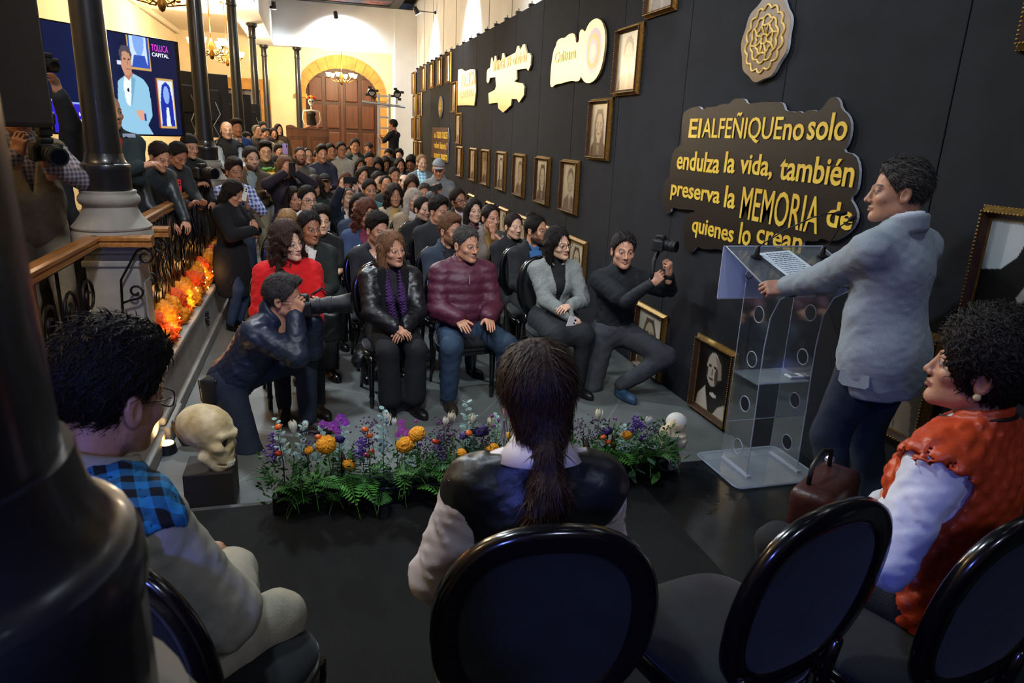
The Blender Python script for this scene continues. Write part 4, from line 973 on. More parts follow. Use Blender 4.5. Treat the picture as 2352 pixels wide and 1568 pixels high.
tv_text('TOLUCA', 0.79, 0.935, 0.055, 0.125, 'C038C0'); tv_text('CAPITAL', 0.79, 0.935, 0.14, 0.18, 'F0F4FF')
tv_text('Inauguración', 0.175, 0.335, 0.80, 0.845, 'F4F4FF'); tv_text('Museo de', 0.165, 0.345, 0.855, 0.905, 'F4F4FF', bold=0.03); tv_text('Alfeñique', 0.165, 0.36, 0.915, 0.985, 'F4F4FF', bold=0.03)
# monitors seen from behind
def monitor_back(px, y, w, h, zc, rz, label):
    p = at(px, 240, y=y); t = thing('monitor', label, 'monitor', (p.x, y, 0.45), rz, 1, 'dark monitors seen from behind')
    zc -= 0.45
    MB().box((-w/2, -0.02, zc-h/2), (w/2, 0.02, zc+h/2), 0.006).build('panel', mat('monitor_plastic', '19191C', rough=0.45), t)
    MB().box((-w*0.28, -0.06, zc-h*0.25), (w*0.28, -0.015, zc+h*0.25), 0.015).build('electronics_cover', mat('monitor_cover', '131315', rough=0.5), t)
    MB().cyl((0, 0, 0), (0, 0, zc), 0.025, seg=10).box((-0.25, -0.2, 0), (0.25, 0.2, 0.025), 0.008).build('stand', mat('tv_casing', '0B0B0D'), t)
    cab = MB().tube([(0.1, -0.07, zc+0.05), (0.15, -0.09, zc-0.1), (0.05, -0.09, zc-0.25), (0.12, -0.08, zc-0.38), (0.0, -0.05, zc-0.6)], 0.006, 6); cab.build('cable', mat('grey_cable', '8A8A86', rough=0.5), t)
monitor_back(415, 9.4, 0.75, 0.62, 2.22, math.radians(58), 'dark monitor seen from behind, next to the lit television')
monitor_back(472, 10.3, 0.62, 0.80, 2.17, math.radians(28), 'dark monitor seen from behind with hanging pale cables, at the second column')
monitor_back(535, 14.4, 0.75, 0.75, 2.12, math.radians(40), 'dark monitor seen from behind before the far doorway')
monitor_back(572, 15.6, 0.45, 0.62, 2.05, math.radians(35), 'small dark monitor seen from behind by the third column')
# hanging loudspeaker, left edge
ls = thing('loudspeaker', 'tall dark loudspeaker cabinet on a pole behind the vest photographer', 'loudspeaker', (-1.335, 3.62, 0.45), math.radians(-24))
MB().box((-0.30, -0.2, 1.45), (0.13, 0.22, 3.2), 0.02).build('cabinet', mat('speaker_box', '221D1A', rough=0.7, noise=0.2, nscale=60), ls)
MB().box((-0.26, -0.215, 1.51), (0.09, -0.198, 3.14), 0.006).build('grille', mat('speaker_grille', '1B1715', rough=0.6, noise=0.5, nscale=220), ls)
MB().cyl((0, 0, 0.02), (0, 0, 1.6), 0.02, seg=10).box((-0.22, -0.22, 0), (0.22, 0.22, 0.025), 0.006).build('pole', M_can, ls)
# ------------------------------------------------------------------ framed portraits on the black wall
M_gold = mat('antique_gold_frame', '8A6A34', rough=0.32, metal=0.75, noise=0.3, nscale=40)
M_brownf = mat('brown_frame_side', '3A2114', rough=0.4, noise=0.2, nscale=20)
M_print = print_mat('portrait_print', 0.0, 0.30, 0.25)
def paint_portrait(seed, bg, ink, mid, face, style):
    r = random.Random(seed)
    def p(C, u, v):
        C[:] = S_(bg); C *= (0.92+0.16*np.sin(u*7+seed)*np.sin(v*5+seed*2))[..., None]
        cx = 0.5+r.uniform(-0.05, 0.05); fy = 0.40+r.uniform(-0.04, 0.03)
        polyfill(C, u, v, [(cx-0.46, 1.01), (cx-0.40, 0.80), (cx-0.16, 0.68), (cx+0.16, 0.68), (cx+0.40, 0.80), (cx+0.46, 1.01)], ink)
        polyfill(C, u, v, [(cx-0.10, 0.66), (cx+0.10, 0.66), (cx+0.05, 0.90), (cx, 1.0), (cx-0.06, 0.88)], mid)
        if style == 'long': polyfill(C, u, v, [(cx-0.28, 0.80), (cx-0.27, 0.35), (cx-0.16, 0.12), (cx+0.14, 0.11), (cx+0.27, 0.34), (cx+0.29, 0.80)], ink)
        else: disc(C, u, v, cx, fy-0.08, 0.235, 0.235, ink)
        polyfill(C, u, v, [(cx-0.09, 0.50), (cx+0.09, 0.50), (cx+0.10, 0.74), (cx-0.10, 0.74)], face)
        disc(C, u, v, cx, fy+0.03, 0.185, 0.245, face, 2.2)
        if style == 'hat': rect(C, u, v, cx-0.36, cx+0.36, 0.17, 0.23, ink); disc(C, u, v, cx, 0.17, 0.20, 0.13, ink, 3)
        for s in (-1, 1):
            disc(C, u, v, cx+s*0.078, fy, 0.035, 0.016, ink); rect(C, u, v, cx+s*0.078-0.05, cx+s*0.078+0.05, fy-0.055, fy-0.037, ink)
            disc(C, u, v, cx+s*0.12, fy+0.10, 0.04, 0.07, mid)
        rect(C, u, v, cx-0.014, cx+0.020, fy+0.02, fy+0.10, mid); disc(C, u, v, cx, fy+0.165, 0.07, 0.016, ink)
    return p
PV = []
for i, (bg, ink, mid, face, stl) in enumerate([('B7A88C', '6E5C48', '8C7A62', 'A89878', 'short'), ('C4B69A', '5C4A3A', '8C7A62', 'B3A284', 'long'), ('B09E80', '64523E', '80705A', 'A39070', 'short'),
                                             ('BFB39A', '574638', '8A7860', 'B0A082', 'long'), ('A89474', '5A4734', '7C6A52', '9C8868', 'hat'), ('C9BDA4', '6A5846', '94846C', 'B8A88C', 'short')]):
    PV.append(picture('portrait_print', 0.44, 0.51, raster(40, 46, paint_portrait(i, bg, ink, mid, face, stl)), M_print))
def big_a(C, u, v):     # seated long-haired woman before a pale wall, lace collar
    C[:] = S_('20201F'); rect(C, u, v, 0, 0.46, 0, 0.52, '8F9698'); rect(C, u, v, 0.20, 0.46, 0, 0.45, 'A4ABAE')
    polyfill(C, u, v, [(0.0, 0.45), (0.20, 0.42), (0.34, 0.30), (0.42, 0.10), (0.62, 0.0), (1, 0), (1, 1), (0, 1)], '141312')
    disc(C, u, v, 0.66, 0.30, 0.14, 0.20, '8C857C'); polyfill(C, u, v, [(0.42, 0.62), (0.52, 0.45), (0.60, 0.48), (0.56, 0.58), (0.46, 0.70)], '8E8A84')
    polyfill(C, u, v, [(0.06, 0.74), (0.26, 0.72), (0.48, 0.74), (0.46, 0.90), (0.22, 0.96), (0.10, 0.88)], 'A9A6A4'); polyfill(C, u, v, [(0, 0.97), (0.3, 0.93), (0.5, 0.97), (0.5, 1), (0, 1)], '8D8A8E')
def big_b(C, u, v):     # old person in high contrast, white shawl
    C[:] = S_('1B1612'); disc(C, u, v, 0.50, 0.30, 0.24, 0.26, '2A241E'); disc(C, u, v, 0.47, 0.34, 0.19, 0.25, 'A99C8A'); polyfill(C, u, v, [(0.48, 0.12), (0.68, 0.20), (0.74, 0.42), (0.62, 0.46), (0.58, 0.26)], '837868')
    for s in (-1, 1): disc(C, u, v, 0.45+s*0.075, 0.30, 0.045, 0.022, '2A221C')
    rect(C, u, v, 0.43, 0.47, 0.33, 0.43, '5E5042'); disc(C, u, v, 0.44, 0.485, 0.065, 0.016, '3A2E26'); disc(C, u, v, 0.58, 0.42, 0.05, 0.12, '4A3E32'); disc(C, u, v, 0.30, 0.40, 0.03, 0.08, '3A3028')
    polyfill(C, u, v, [(0.05, 1.0), (0.10, 0.80), (0.30, 0.62), (0.34, 0.74), (0.46, 1.0)], 'B8AE9C'); polyfill(C, u, v, [(0.58, 1.0), (0.72, 0.84), (0.90, 0.74), (0.95, 1.0)], 'B8AE9C'); disc(C, u, v, 0.55, 0.70, 0.10, 0.03, 'C8BEAC')
def big_c(C, u, v):     # man with hat, pale jacket
    C[:] = S_('4E4840'); disc(C, u, v, 0.5, 0.28, 0.20, 0.22, '6E665A'); disc(C, u, v, 0.5, 0.13, 0.30, 0.10, '2E2A25'); polyfill(C, u, v, [(0.08, 1.0), (0.14, 0.66), (0.40, 0.52), (0.62, 0.52), (0.86, 0.68), (0.92, 1.0)], '837E76'); polyfill(C, u, v, [(0.40, 0.52), (0.52, 0.95), (0.60, 0.52)], '3A352E')
    for k in range(4): polyfill(C, u, v, [(0.2+0.15*k, 0.62), (0.215+0.15*k, 0.62), (0.30+0.13*k, 1.0), (0.28+0.13*k, 1.0)], '59544C')
BIGP = {k: picture('portrait_print', 0.44, 0.51, raster(100 if k == 'a' else 64, 116 if k == 'a' else 74, f), M_print) for k, f in (('a', big_a), ('b', big_b), ('c', big_c))}
FW, FH = 0.54, 0.583
def ringbox(b, w0, h0, w1, h1, d0, d1):
    """rectangular ring from inner w0 x h0 to outer w1 x h1, front from -d0 (inner) to -d1 (outer)"""
    for (ax, az) in (((-1, 1), (1, 1)), ((1, 1), (1, -1)), ((1, -1), (-1, -1)), ((-1, -1), (-1, 1))):
        o = [Vector((ax[0]*w1/2, -d1, ax[1]*h1/2)), Vector((az[0]*w1/2, -d1, az[1]*h1/2))]; i = [Vector((ax[0]*w0/2, -d0, ax[1]*h0/2)), Vector((az[0]*w0/2, -d0, az[1]*h0/2))]
        ob = [Vector((p.x, 0, p.z)) for p in o]; ib = [Vector((p.x, 0, p.z)) for p in i]
        vs = [b.bm.verts.new(p) for p in o+i+ob+ib]
        for f in ((0, 1, 3, 2), (4, 5, 1, 0), (2, 3, 7, 6), (6, 7, 5, 4)): b.bm.faces.new([vs[q] for q in f])
def bead_ring(w, h, y, r, step):
    b = MB(); pts = []
    nx, nz = int(w/step), int(h/step)
    for k in range(nx): pts += [(-w/2+k*w/nx, h/2), (w/2-k*w/nx, -h/2)]
    for k in range(nz): pts += [(w/2, h/2-k*h/nz), (-w/2, -h/2+k*h/nz)]
    for x, z in pts: b.ball((x, y, z), r, (1, 0.8, 1), 6)
    return b
def make_frame():
    t = empty('picture_frame')
    b = MB(); ringbox(b, FW-0.05, FH-0.05, FW, FH, 0.035, 0.012); b.build('outer_moulding', M_gold, t)
    b = MB(); ringbox(b, FW-0.095, FH-0.095, FW-0.05, FH-0.05, 0.022, 0.050); b.build('inner_moulding', M_brownf, t)
    bead_ring(FW-0.050, FH-0.050, -0.050, 0.0062, 0.016).build('beading', M_gold, t, True)
    bead_ring(FW-0.006, FH-0.006, -0.014, 0.0050, 0.016).build('edge_beading', M_gold, t, True)
    b = MB(); ringbox(b, FW-0.105, FH-0.105, FW-0.093, FH-0.093, 0.014, 0.022); b.build('gilt_slip', M_gold, t)
    return t
FR0 = None
GF = 'gilt framed portraits on the black wall'
def hang(y, z, pm, label, lean=0.0, x=WX):
    """y: centre along the wall, z: bottom"""
    global FR0
    if FR0 is None: FR0 = make_frame(); t = FR0
    else: t = dup(FR0, (0, 0, 0))
    for c in list(t.children):
        if c.name.startswith('portrait'): bpy.data.objects.remove(c)
    t.location = (x-0.003, y, z+FH/2); t.rotation_euler = (math.radians(-lean), 0, math.radians(-90))
    tag(t, label, 'picture', GF)
    o = put(bpy.data.objects.new('portrait_print', pm), t); o.location = (0, -0.012, 0)
    return t
rowtxt = ['first', 'second', 'third', 'fourth', 'fifth', 'sixth', 'seventh']
ROWY = [7.42, 8.40, 9.44, 10.44, 11.47, 12.40, 13.60]
for i, y in enumerate(ROWY): hang(y, 1.145, PV[i % 6], 'gilt framed sepia portrait, %s in the level row from the woman in glasses' % rowtxt[i])
hang(6.67, 1.757, PV[1], 'gilt framed portrait hung one step below and beside the higher pale portrait'); hang(6.13, 2.345, PV[5], 'gilt framed pale portrait hung directly right of the disc-shaped gold sign')
hang(5.58, 2.935, PV[2], 'gilt framed portrait hung highest, left above the round gold emblem')
hang(2.07, 1.172, BIGP['a'], 'gilt framed dark portrait of a long-haired sitter above the woman in orange'); hang(2.64, 0.575, BIGP['c'], 'gilt framed portrait of a figure in a pale jacket behind the speaker')
hang(2.09, 2.36, PV[0], 'gilt framed portrait hung high to the right of the speaker')
hang(4.17, 0.012, BIGP['b'], 'gilt framed high-contrast portrait of an old face standing on the floor by the lectern')
hang(5.2, 0.012, PV[3], 'gilt framed portrait on the floor behind the kneeling videographer')
for i, y in enumerate([7.05, 8.10, 9.20, 10.18, 11.05, 12.45]): hang(y, 0.335, PV[(i+3) % 6], 'gilt framed portrait in the low row, %s from the woman in glasses' % rowtxt[i])
for i, y in enumerate([14.92, 16.0, 17.1, 18.3, 20.1]): hang(y, 2.935, PV[(i+1) % 6], 'gilt framed portrait in the top far row, %s from the gold plaque' % rowtxt[i])
hang(14.25, 2.345, PV[2], 'gilt framed portrait just below the near end of the high far row'); hang(18.9, 2.345, PV[4], 'gilt framed portrait in the second far row, the one farther from the pillar'); hang(19.9, 2.345, PV[0], 'gilt framed portrait in the second far row, next to the pillar')
hang(13.78, 1.757, PV[5], 'gilt framed portrait straight above the seventh of the level row'); hang(19.2, 1.757, PV[1], 'gilt framed portrait in the third far row, the one farther from the pillar'); hang(20.15, 1.757, PV[3], 'gilt framed portrait in the third far row, next to the pillar')
hang(18.9, 1.145, PV[2], 'gilt framed portrait in the lowest far row, the one farther from the pillar'); hang(19.8, 1.145, PV[5], 'gilt framed portrait in the lowest far row, next to the pillar')
# ------------------------------------------------------------------ cut-out signs
M_edge = mat('white_board_edge', 'A8ACB2', rough=0.6)
M_yel = mat('yellow_lettering', 'D9A62A', rough=0.5, noise=0.14, nscale=3, color2='E3C548')
def wallpt(px, py, x=WX): p = at(px, py, x=x); return (p.y, p.z)
def cutout(name, label, cat, pts, face, edge, thick=0.03, gap=0.012, group=None):
    """board cut to an outline given as (y, z) on the wall, with its own thickness"""
    ys = [p[0] for p in pts]; zs = [p[1] for p in pts]; cy, cz = sum(ys)/len(ys), sum(zs)/len(zs)
    t = thing(name, label, cat, (WX-gap, cy, cz), math.radians(-90), 1, group)
    loc = [(-(y-cy), z-cz) for y, z in pts]
    MB().prism(loc, (0, 0.0, 0), (1, 0, 0), (0, 0, 1), (0, -thick, 0)).build('board', edge, t)
    # printed face, a hair in front
    MB().prism(loc, (0, -thick-0.0006, 0), (1, 0, 0), (0, 0, 1), (0, -0.0005, 0)).build('printed_face', face, t)
    return t, cy, cz, thick
def smooth_outline(pts, n=3):
    for _ in range(n-1):
        q = []
        for i in range(len(pts)):
            a, b = pts[i], pts[(i+1) % len(pts)]
            q += [(a[0]*0.75+b[0]*0.25, a[1]*0.75+b[1]*0.25), (a[0]*0.25+b[0]*0.75, a[1]*0.25+b[1]*0.75)]
        pts = q
    return pts
def letter(t, cy, cz, thick, txt, y0, y1, z0, z1, m, bold=0.02, dy=0.004, shear=0.0):
    """y0 is the left end (larger y), y1 the right"""
    me = text_mesh(txt, abs(y0-y1), z1-z0, 0.002, bold); o = obj('lettering', me, m, t); o.location = (-((y0+y1)/2-cy), -thick-dy, (z0+z1)/2-cz); return o
Z1 = lambda zx, zy: (1500+zx/3.564, 180+zy/3.564)
out = [(260, 540), (262, 400), (270, 300), (300, 262), (350, 240), (408, 228), (430, 262), (470, 237), (540, 236), (590, 210), (650, 215), (690, 172), (740, 165), (785, 172), (802, 210), (850, 205), (930, 195), (1010, 195), (1085, 197), (1105, 225), (1115, 268), (1180, 272), (1200, 282), (1230, 265), (1265, 292), (1300, 262), (1340, 258), (1385, 275), (1430, 240), (1475, 168), (1530, 150), (1565, 185), (1575, 250), (1640, 305), (1662, 390), (1640, 520), (1585, 600), (1690, 622), (1728, 720), (1720, 850), (1700, 930), (1645, 980), (1690, 1050), (1712, 1120), (1690, 1200), (1620, 1280), (1500, 1340), (1400, 1305), (1345, 1340), (1260, 1318), (1255, 1420), (1150, 1460), (900, 1450), (620, 1425), (560, 1392), (450, 1402), (380, 1372), (365, 1400), (330, 1430), (292, 1400), (275, 1300), (285, 1140), (330, 1098), (368, 1095), (362, 1076), (240, 1072), (182, 1052), (165, 1100), (125, 1115), (107, 1060), (103, 900), (130, 825), (165, 812), (170, 680), (198, 585), (240, 558)]
pts = [wallpt(*Z1(*p)) for p in out]
M_signf = mat('dark_sign_face', '110C0A', rough=0.45, noise=0.15, nscale=2, spec=0.3)
qs, qy, qz, qt = cutout('quotation_sign', 'dark cut-out board with a yellow handwritten quotation and pale edge', 'sign', smooth_outline(pts, 2), M_signf, M_edge, 0.016)
for txt, x0, x1, y0, y1 in [('El', 290, 385, 320, 495), ('ALFEÑIQUE', 400, 1050, 256, 546), ('no', 1058, 1225, 362, 515), ('solo', 1262, 1585, 268, 520), ('endulza', 190, 540, 585, 776), ('la', 580, 665, 588, 786), ('vida,', 705, 972, 606, 832), ('también', 1030, 1645, 620, 882),
                            ('preserva', 135, 540, 885, 1045), ('la', 580, 668, 868, 1075), ('MEMORIA', 708, 1365, 900, 1240), ('de', 1415, 1632, 1000, 1246), ('quienes', 308, 655, 1155, 1358), ('lo', 700, 795, 1172, 1378), ('crean', 835, 1215, 1262, 1400)]:
    xm = (x0+x1)/2; p0 = at(*Z1(x0, (y0+y1)/2), x=WX-0.04); p1 = at(*Z1(x1, (y0+y1)/2), x=WX-0.04)
    # letters are measured from the photograph near their own middle, so take height there
    hh = {True: 0.86, False: 0.90}[len(txt) > 5]
    a = at(*Z1(xm, (y0+y1)/2-(y1-y0)/2*hh), x=WX-0.04); b_ = at(*Z1(xm, (y0+y1)/2+(y1-y0)/2*hh), x=WX-0.04)
    letter(qs, qy, qz, qt, txt, p0.y, p1.y, b_.z, a.z, M_yel, 0.004 if txt.isupper() else 0.016)
# round gold emblem
c0 = at(1766, 91, x=WX); R0 = 0.245
ep = [(c0.y+(R0+0.008*math.cos(a*9))*math.cos(a), c0.z+(R0+0.008*math.cos(a*9))*math.sin(a)) for a in [2*math.pi*k/60 for k in range(60)]]
M_brz = mat('brown_gloss_board', '4A382E', rough=0.28, spec=0.5)
M_ylw2 = mat('gold_line_paint', 'CDAA58', rough=0.4)
def emblem(name, label, cy_, cz_, R, thick=0.02):
    pts_ = [(cy_+(R+0.03*R*math.cos(a*9))*math.cos(a), cz_+(R+0.03*R*math.cos(a*9))*math.sin(a)) for a in [2*math.pi*k/60 for k in range(60)]]
    t, cy, cz, th = cutout(name, label, 'emblem', pts_, M_brz, M_edge, thick)
    def ring(fr, lob, amp, rw, ph=0.0):
        p_ = [(R*fr*(1+amp*abs(math.sin(lob*a/2+ph)))*math.cos(a), -th-0.003, R*fr*(1+amp*abs(math.sin(lob*a/2+ph)))*math.sin(a)) for a in [2*math.pi*k/120 for k in range(120)]]
        MB().tube(p_, R*rw, 6, closed=True).build('line_ornament', M_ylw2, t, True)
    ring(0.70, 14, 0.15, 0.030); ring(0.50, 10, 0.14, 0.030, 0.4); ring(0.31, 8, 0.16, 0.030)
    for k in range(8):
        a = math.pi/4*k+0.2; MB().tube([(R*0.10*math.cos(a), -th-0.003, R*0.10*math.sin(a)), (R*0.33*math.cos(a+0.25), -th-0.003, R*0.33*math.sin(a+0.25)), (R*0.55*math.cos(a), -th-0.003, R*0.55*math.sin(a))], R*0.030, 6).build('line_ornament', M_ylw2, t, True)
    ring(0.10, 4, 0.3, 0.030)
    return t
emblem('round_emblem', 'round brown emblem with gold petal lines above the quotation sign', c0.y, c0.z, R0)
c5 = at(1014.5, 246, x=WX); emblem('round_emblem', 'small-looking gold round emblem above the far quotation board', c5.y, c5.z, 0.225)
# gold mirrored cut-outs
M_mir = mat('satin_gold_mirror', 'D6BC8C', rough=0.38, metal=0.8)
M_mir2 = mat('engraved_gold', 'CDAE7C', rough=0.5, metal=0.5)
M_mird = mat('grey_gold', '8F8798', rough=0.4, metal=0.6)
Z2 = lambda zx, zy: (900+zx/3.733, zy/3.733)
o1 = [(1380, 740), (1384, 640), (1390, 560), (1410, 430), (1430, 400), (1440, 350), (1480, 325), (1505, 330), (1540, 295), (1580, 285), (1600, 310), (1602, 372), (1630, 360), (1630, 290), (1650, 250), (1672, 262), (1682, 280), (1710, 210), (1750, 170), (1790, 158), (1830, 185), (1856, 270), (1855, 400), (1830, 560), (1790, 660), (1740, 710), (1690, 715), (1660, 685), (1645, 650), (1635, 690), (1610, 700), (1560, 692), (1480, 715), (1420, 727), (1400, 750)]
s1, sy, sz, sth = cutout('gold_disc_sign', 'pale gold cut-out sign reading Cultura with a large ringed disc', 'sign', smooth_outline([wallpt(*Z2(*p)) for p in o1], 2), M_mir, M_mir, 0.02, 0.012)
dc = at(*Z2(1755, 440), x=WX)
for r_, m_ in ((0.215, M_mird), (0.165, M_mir2), (0.115, M_mird), (0.062, M_mir)):
    MB().cyl((-(dc.y-sy), -0.0205-(0.22-r_)*0.01, dc.z-sz), (-(dc.y-sy), -0.0215-(0.22-r_)*0.02, dc.z-sz), r_, seg=40).build('ring', m_, s1)
a_, b_ = at(*Z2(1420, 500), x=WX), at(*Z2(1605, 490), x=WX); letter(s1, sy, sz, 0.02, 'Cultura', a_.y, b_.y, a_.z-0.06, a_.z+0.06, M_mir2, 0.02, 0.003)
o2 = [(830, 700), (832, 620), (840, 595), (860, 580), (870, 500), (880, 490), (890, 540), (900, 482), (912, 478), (918, 530), (958, 520), (965, 460), (980, 455), (988, 500), (1080, 452), (1095, 400), (1107, 392), (1122, 430), (1145, 382), (1160, 380), (1168, 420), (1180, 460), (1200, 455), (1215, 482), (1210, 560), (1190, 610), (1175, 588), (1090, 600), (1090, 680), (1068, 700), (1110, 713), (1142, 715), (1156, 750), (1150, 820), (1110, 880), (1090, 850), (1046, 850), (1040, 902), (1002, 940), (970, 966), (950, 945), (930, 930), (925, 880), (850, 890), (845, 800), (900, 772), (912, 740), (906, 660), (856, 668), (850, 700), (840, 714)]
s2_, sy2, sz2, _ = cutout('gold_word_sign', 'pale gold cut-out sign of ragged outline with words about not forgetting', 'sign', [wallpt(*Z2(*p)) for p in o2], M_mir, M_mir, 0.02, 0.012)
a_, b_ = at(*Z2(890, 560), x=WX), at(*Z2(1180, 490), x=WX)
for tx_, f0, f1 in (('nunca', 0, 0.38), ('se', 0.44, 0.56), ('olvida', 0.62, 1.0)): letter(s2_, sy2, sz2, 0.02, tx_, a_.y+(b_.y-a_.y)*f0, a_.y+(b_.y-a_.y)*f1, (a_.z+b_.z)/2-0.07, (a_.z+b_.z)/2+0.07, M_mir2, 0.02, 0.003)
o3 = [(578, 905), (580, 760), (584, 600), (610, 592), (640, 612), (690, 596), (730, 598), (734, 700), (737, 770), (728, 860), (722, 905), (650, 902)]
s3, sy3, sz3, _ = cutout('gold_plaque_sign', 'pale gold cut-out plaque reading Toluca Capital', 'sign', [wallpt(*Z2(*p)) for p in o3], M_mir, M_mir, 0.02, 0.012)
letter(s3, sy3, sz3, 0.02, 'TOLUCA', sy3+0.62, sy3-0.62, sz3-0.02, sz3+0.22, M_mir2, 0.02, 0.003); letter(s3, sy3, sz3, 0.02, 'CAPITAL', sy3+0.62, sy3-0.62, sz3-0.20, sz3-0.08, M_mir2, 0.01, 0.003)
# far quotation board
o4 = [(360, 1090), (495, 1095), (500, 1180), (497, 1260), (490, 1395), (430, 1392), (350, 1340), (352, 1200)]
s4, sy4, sz4, _ = cutout('far_quotation_sign', 'brown quotation board with yellow lettering near the white pillar', 'sign', [wallpt(*Z2(*p)) for p in o4], M_brz, M_edge, 0.02)
for k, tx in enumerate([('de', 'manos', 'DULCES'), ('vuelven', 'historia', 'y'), ('memoria', 'nuestra')]):
    n_ = sum(len(w_) for w_ in tx)+len(tx)-1; yy_ = sy4+0.85
    for w_ in tx: letter(s4, sy4, sz4, 0.02, w_, yy_, yy_-1.7*len(w_)/n_, sz4+0.14-k*0.22, sz4+0.28-k*0.22, M_yel, 0.02); yy_ -= 1.7*(len(w_)+1)/n_
# ------------------------------------------------------------------ chairs
M_lac = mat('black_lacquer', '0B0B0E', rough=0.20, coat=0.6, spec=0.5)
M_velv = mat('black_velvet', '0E1012', rough=0.9, noise=0.5, nscale=6, sheen=0.16, bump=0.1, bscale=200, color2='1A1E20')
def supere(a, n=2.6): c, s = math.cos(a), math.sin(a); return math.copysign(abs(c)**(2/n), c), math.copysign(abs(s)**(2/n), s)
CH0 = None
def make_chair():
    t = empty('oval_back_chair'); TL_ = Matrix.Translation((0, 0.235, 0.735))@Matrix.Rotation(math.radians(-9), 4, 'X')
    HW, HH = 0.215, 0.245; N = 48
    # backrest frame: rounded-rectangle section swept round the oval
    b = MB(); sec = [(0.031*x, 0.019*y) for x, y in [(1, -0.55), (1, 0.55), (0.6, 1), (-0.6, 1), (-1, 0.55), (-1, -0.55), (-0.6, -1), (0.6, -1)]]
    rings = []
    for k in range(N):
        a = 2*math.pi*k/N; c, s = supere(a, 2.5); nrm = Vector((math.copysign(abs(c)**1.2, c)/HW, 0, math.copysign(abs(s)**1.2, s)/HH)).normalized()
        nar = 1-0.06*max(0, -s); p = Vector((HW*c*nar, 0, HH*s))
        rings.append([b.bm.verts.new(TL_@(p+nrm*u+Vector((0, v, 0)))) for u, v in sec])
    for k in range(N):
        A, B = rings[k], rings[(k+1) % N]
        for j in range(8): b.bm.faces.new((A[j], A[(j+1) % 8], B[(j+1) % 8], B[j]))
    b.build('backrest_frame', M_lac, t, True)
    for nm, y0 in (('back_pad', -0.012), ('rear_pad', 0.010)):
        b = MB(); R_ = 6; rows = []
        for i in range(1, R_+1):
            f = i/R_; row = []
            for k in range(N):
                a = 2*math.pi*k/N; c, s = supere(a, 2.5); nar = 1-0.06*max(0, -s)
                bul = (0.022 if y0 < 0 else 0.006)*math.sqrt(max(0, 1-f*f)); row.append(b.bm.verts.new(TL_@Vector((HW*0.93*c*f*nar, y0+(-bul if y0 < 0 else bul), HH*0.94*s*f))))
            rows.append(row)
        cv_ = b.bm.verts.new(TL_@Vector((0, y0+(-0.022 if y0 < 0 else 0.006), 0)))
        for k in range(N): b.bm.faces.new((cv_, rows[0][k], rows[0][(k+1) % N]))
        for A, B in zip(rows, rows[1:]):
            for k in range(N): b.bm.faces.new((A[k], B[k], B[(k+1) % N], A[(k+1) % N]))
        b.build(nm, M_velv, t, True)
    # seat
    def outline(f, w=0.235, d=0.225, yo=-0.02):
        o = []
        for k in range(40):
            a = 2*math.pi*k/40; c, s = supere(a, 3.4); ww = w*(1.0-0.12*(s*0.5+0.5)); o.append((ww*c*f, yo+d*s*f))
        return o
    b = MB(); prof = [(0.93, 0.425), (0.985, 0.432), (1.0, 0.45), (0.97, 0.468), (0.85, 0.482), (0.6, 0.492), (0.3, 0.496)]
    rr = [[b.bm.verts.new((x, y, z)) for x, y in outline(f)] for f, z in prof]
    for A, B in zip(rr, rr[1:]):
        for k in range(40): b.bm.faces.new((A[k], A[(k+1) % 40], B[(k+1) % 40], B[k]))
    b.bm.faces.new(rr[-1]); b.bm.faces.new(rr[0][::-1]); b.build('seat', M_velv, t, True)
    b = MB(); prof = [(0.95, 0.365), (1.0, 0.370), (1.0, 0.392), (0.975, 0.397), (1.0, 0.402), (1.01, 0.424), (0.97, 0.430)]
    rr = [[b.bm.verts.new((x, y, z)) for x, y in outline(f)] for f, z in prof]
    for A, B in zip(rr, rr[1:]):
        for k in range(40): b.bm.faces.new((A[k], A[(k+1) % 40], B[(k+1) % 40], B[k]))
    b.bm.faces.new(rr[-1]); b.bm.faces.new(rr[0][::-1]); b.build('seat_rail', M_lac, t, 'auto')
    for s in (-1, 1):
        MB().lathe([(0.013, 0), (0.016, 0.004), (0.018, 0.05), (0.016, 0.075), (0.021, 0.085), (0.021, 0.10), (0.017, 0.11), (0.024, 0.33), (0.027, 0.345), (0.027, 0.40)], (s*0.185, -0.195, 0), 12).build('leg', M_lac, t, True)
        MB().tube([(s*0.185, 0.275, 0), (s*0.175, 0.235, 0.15), (s*0.17, 0.20, 0.36), (s*0.168, 0.205, 0.46), (s*0.16, 0.225, 0.56)], 0.018, 8, rs=[0.014, 0.017, 0.021, 0.021, 0.018]).build('leg', M_lac, t, True)
    return t
def chair(loc, rz, label, group='black oval-back chairs'):
    global CH0
    if CH0 is None: CH0 = make_chair(); t = CH0; t.location = loc; t.rotation_euler = (0, 0, rz)
    else: t = dup(CH0, loc, rz)
    return tag(t, label, 'chair', group)
def face(dx, dy): return math.atan2(dx, -dy)      # rotation so that local -y looks along (dx, dy)
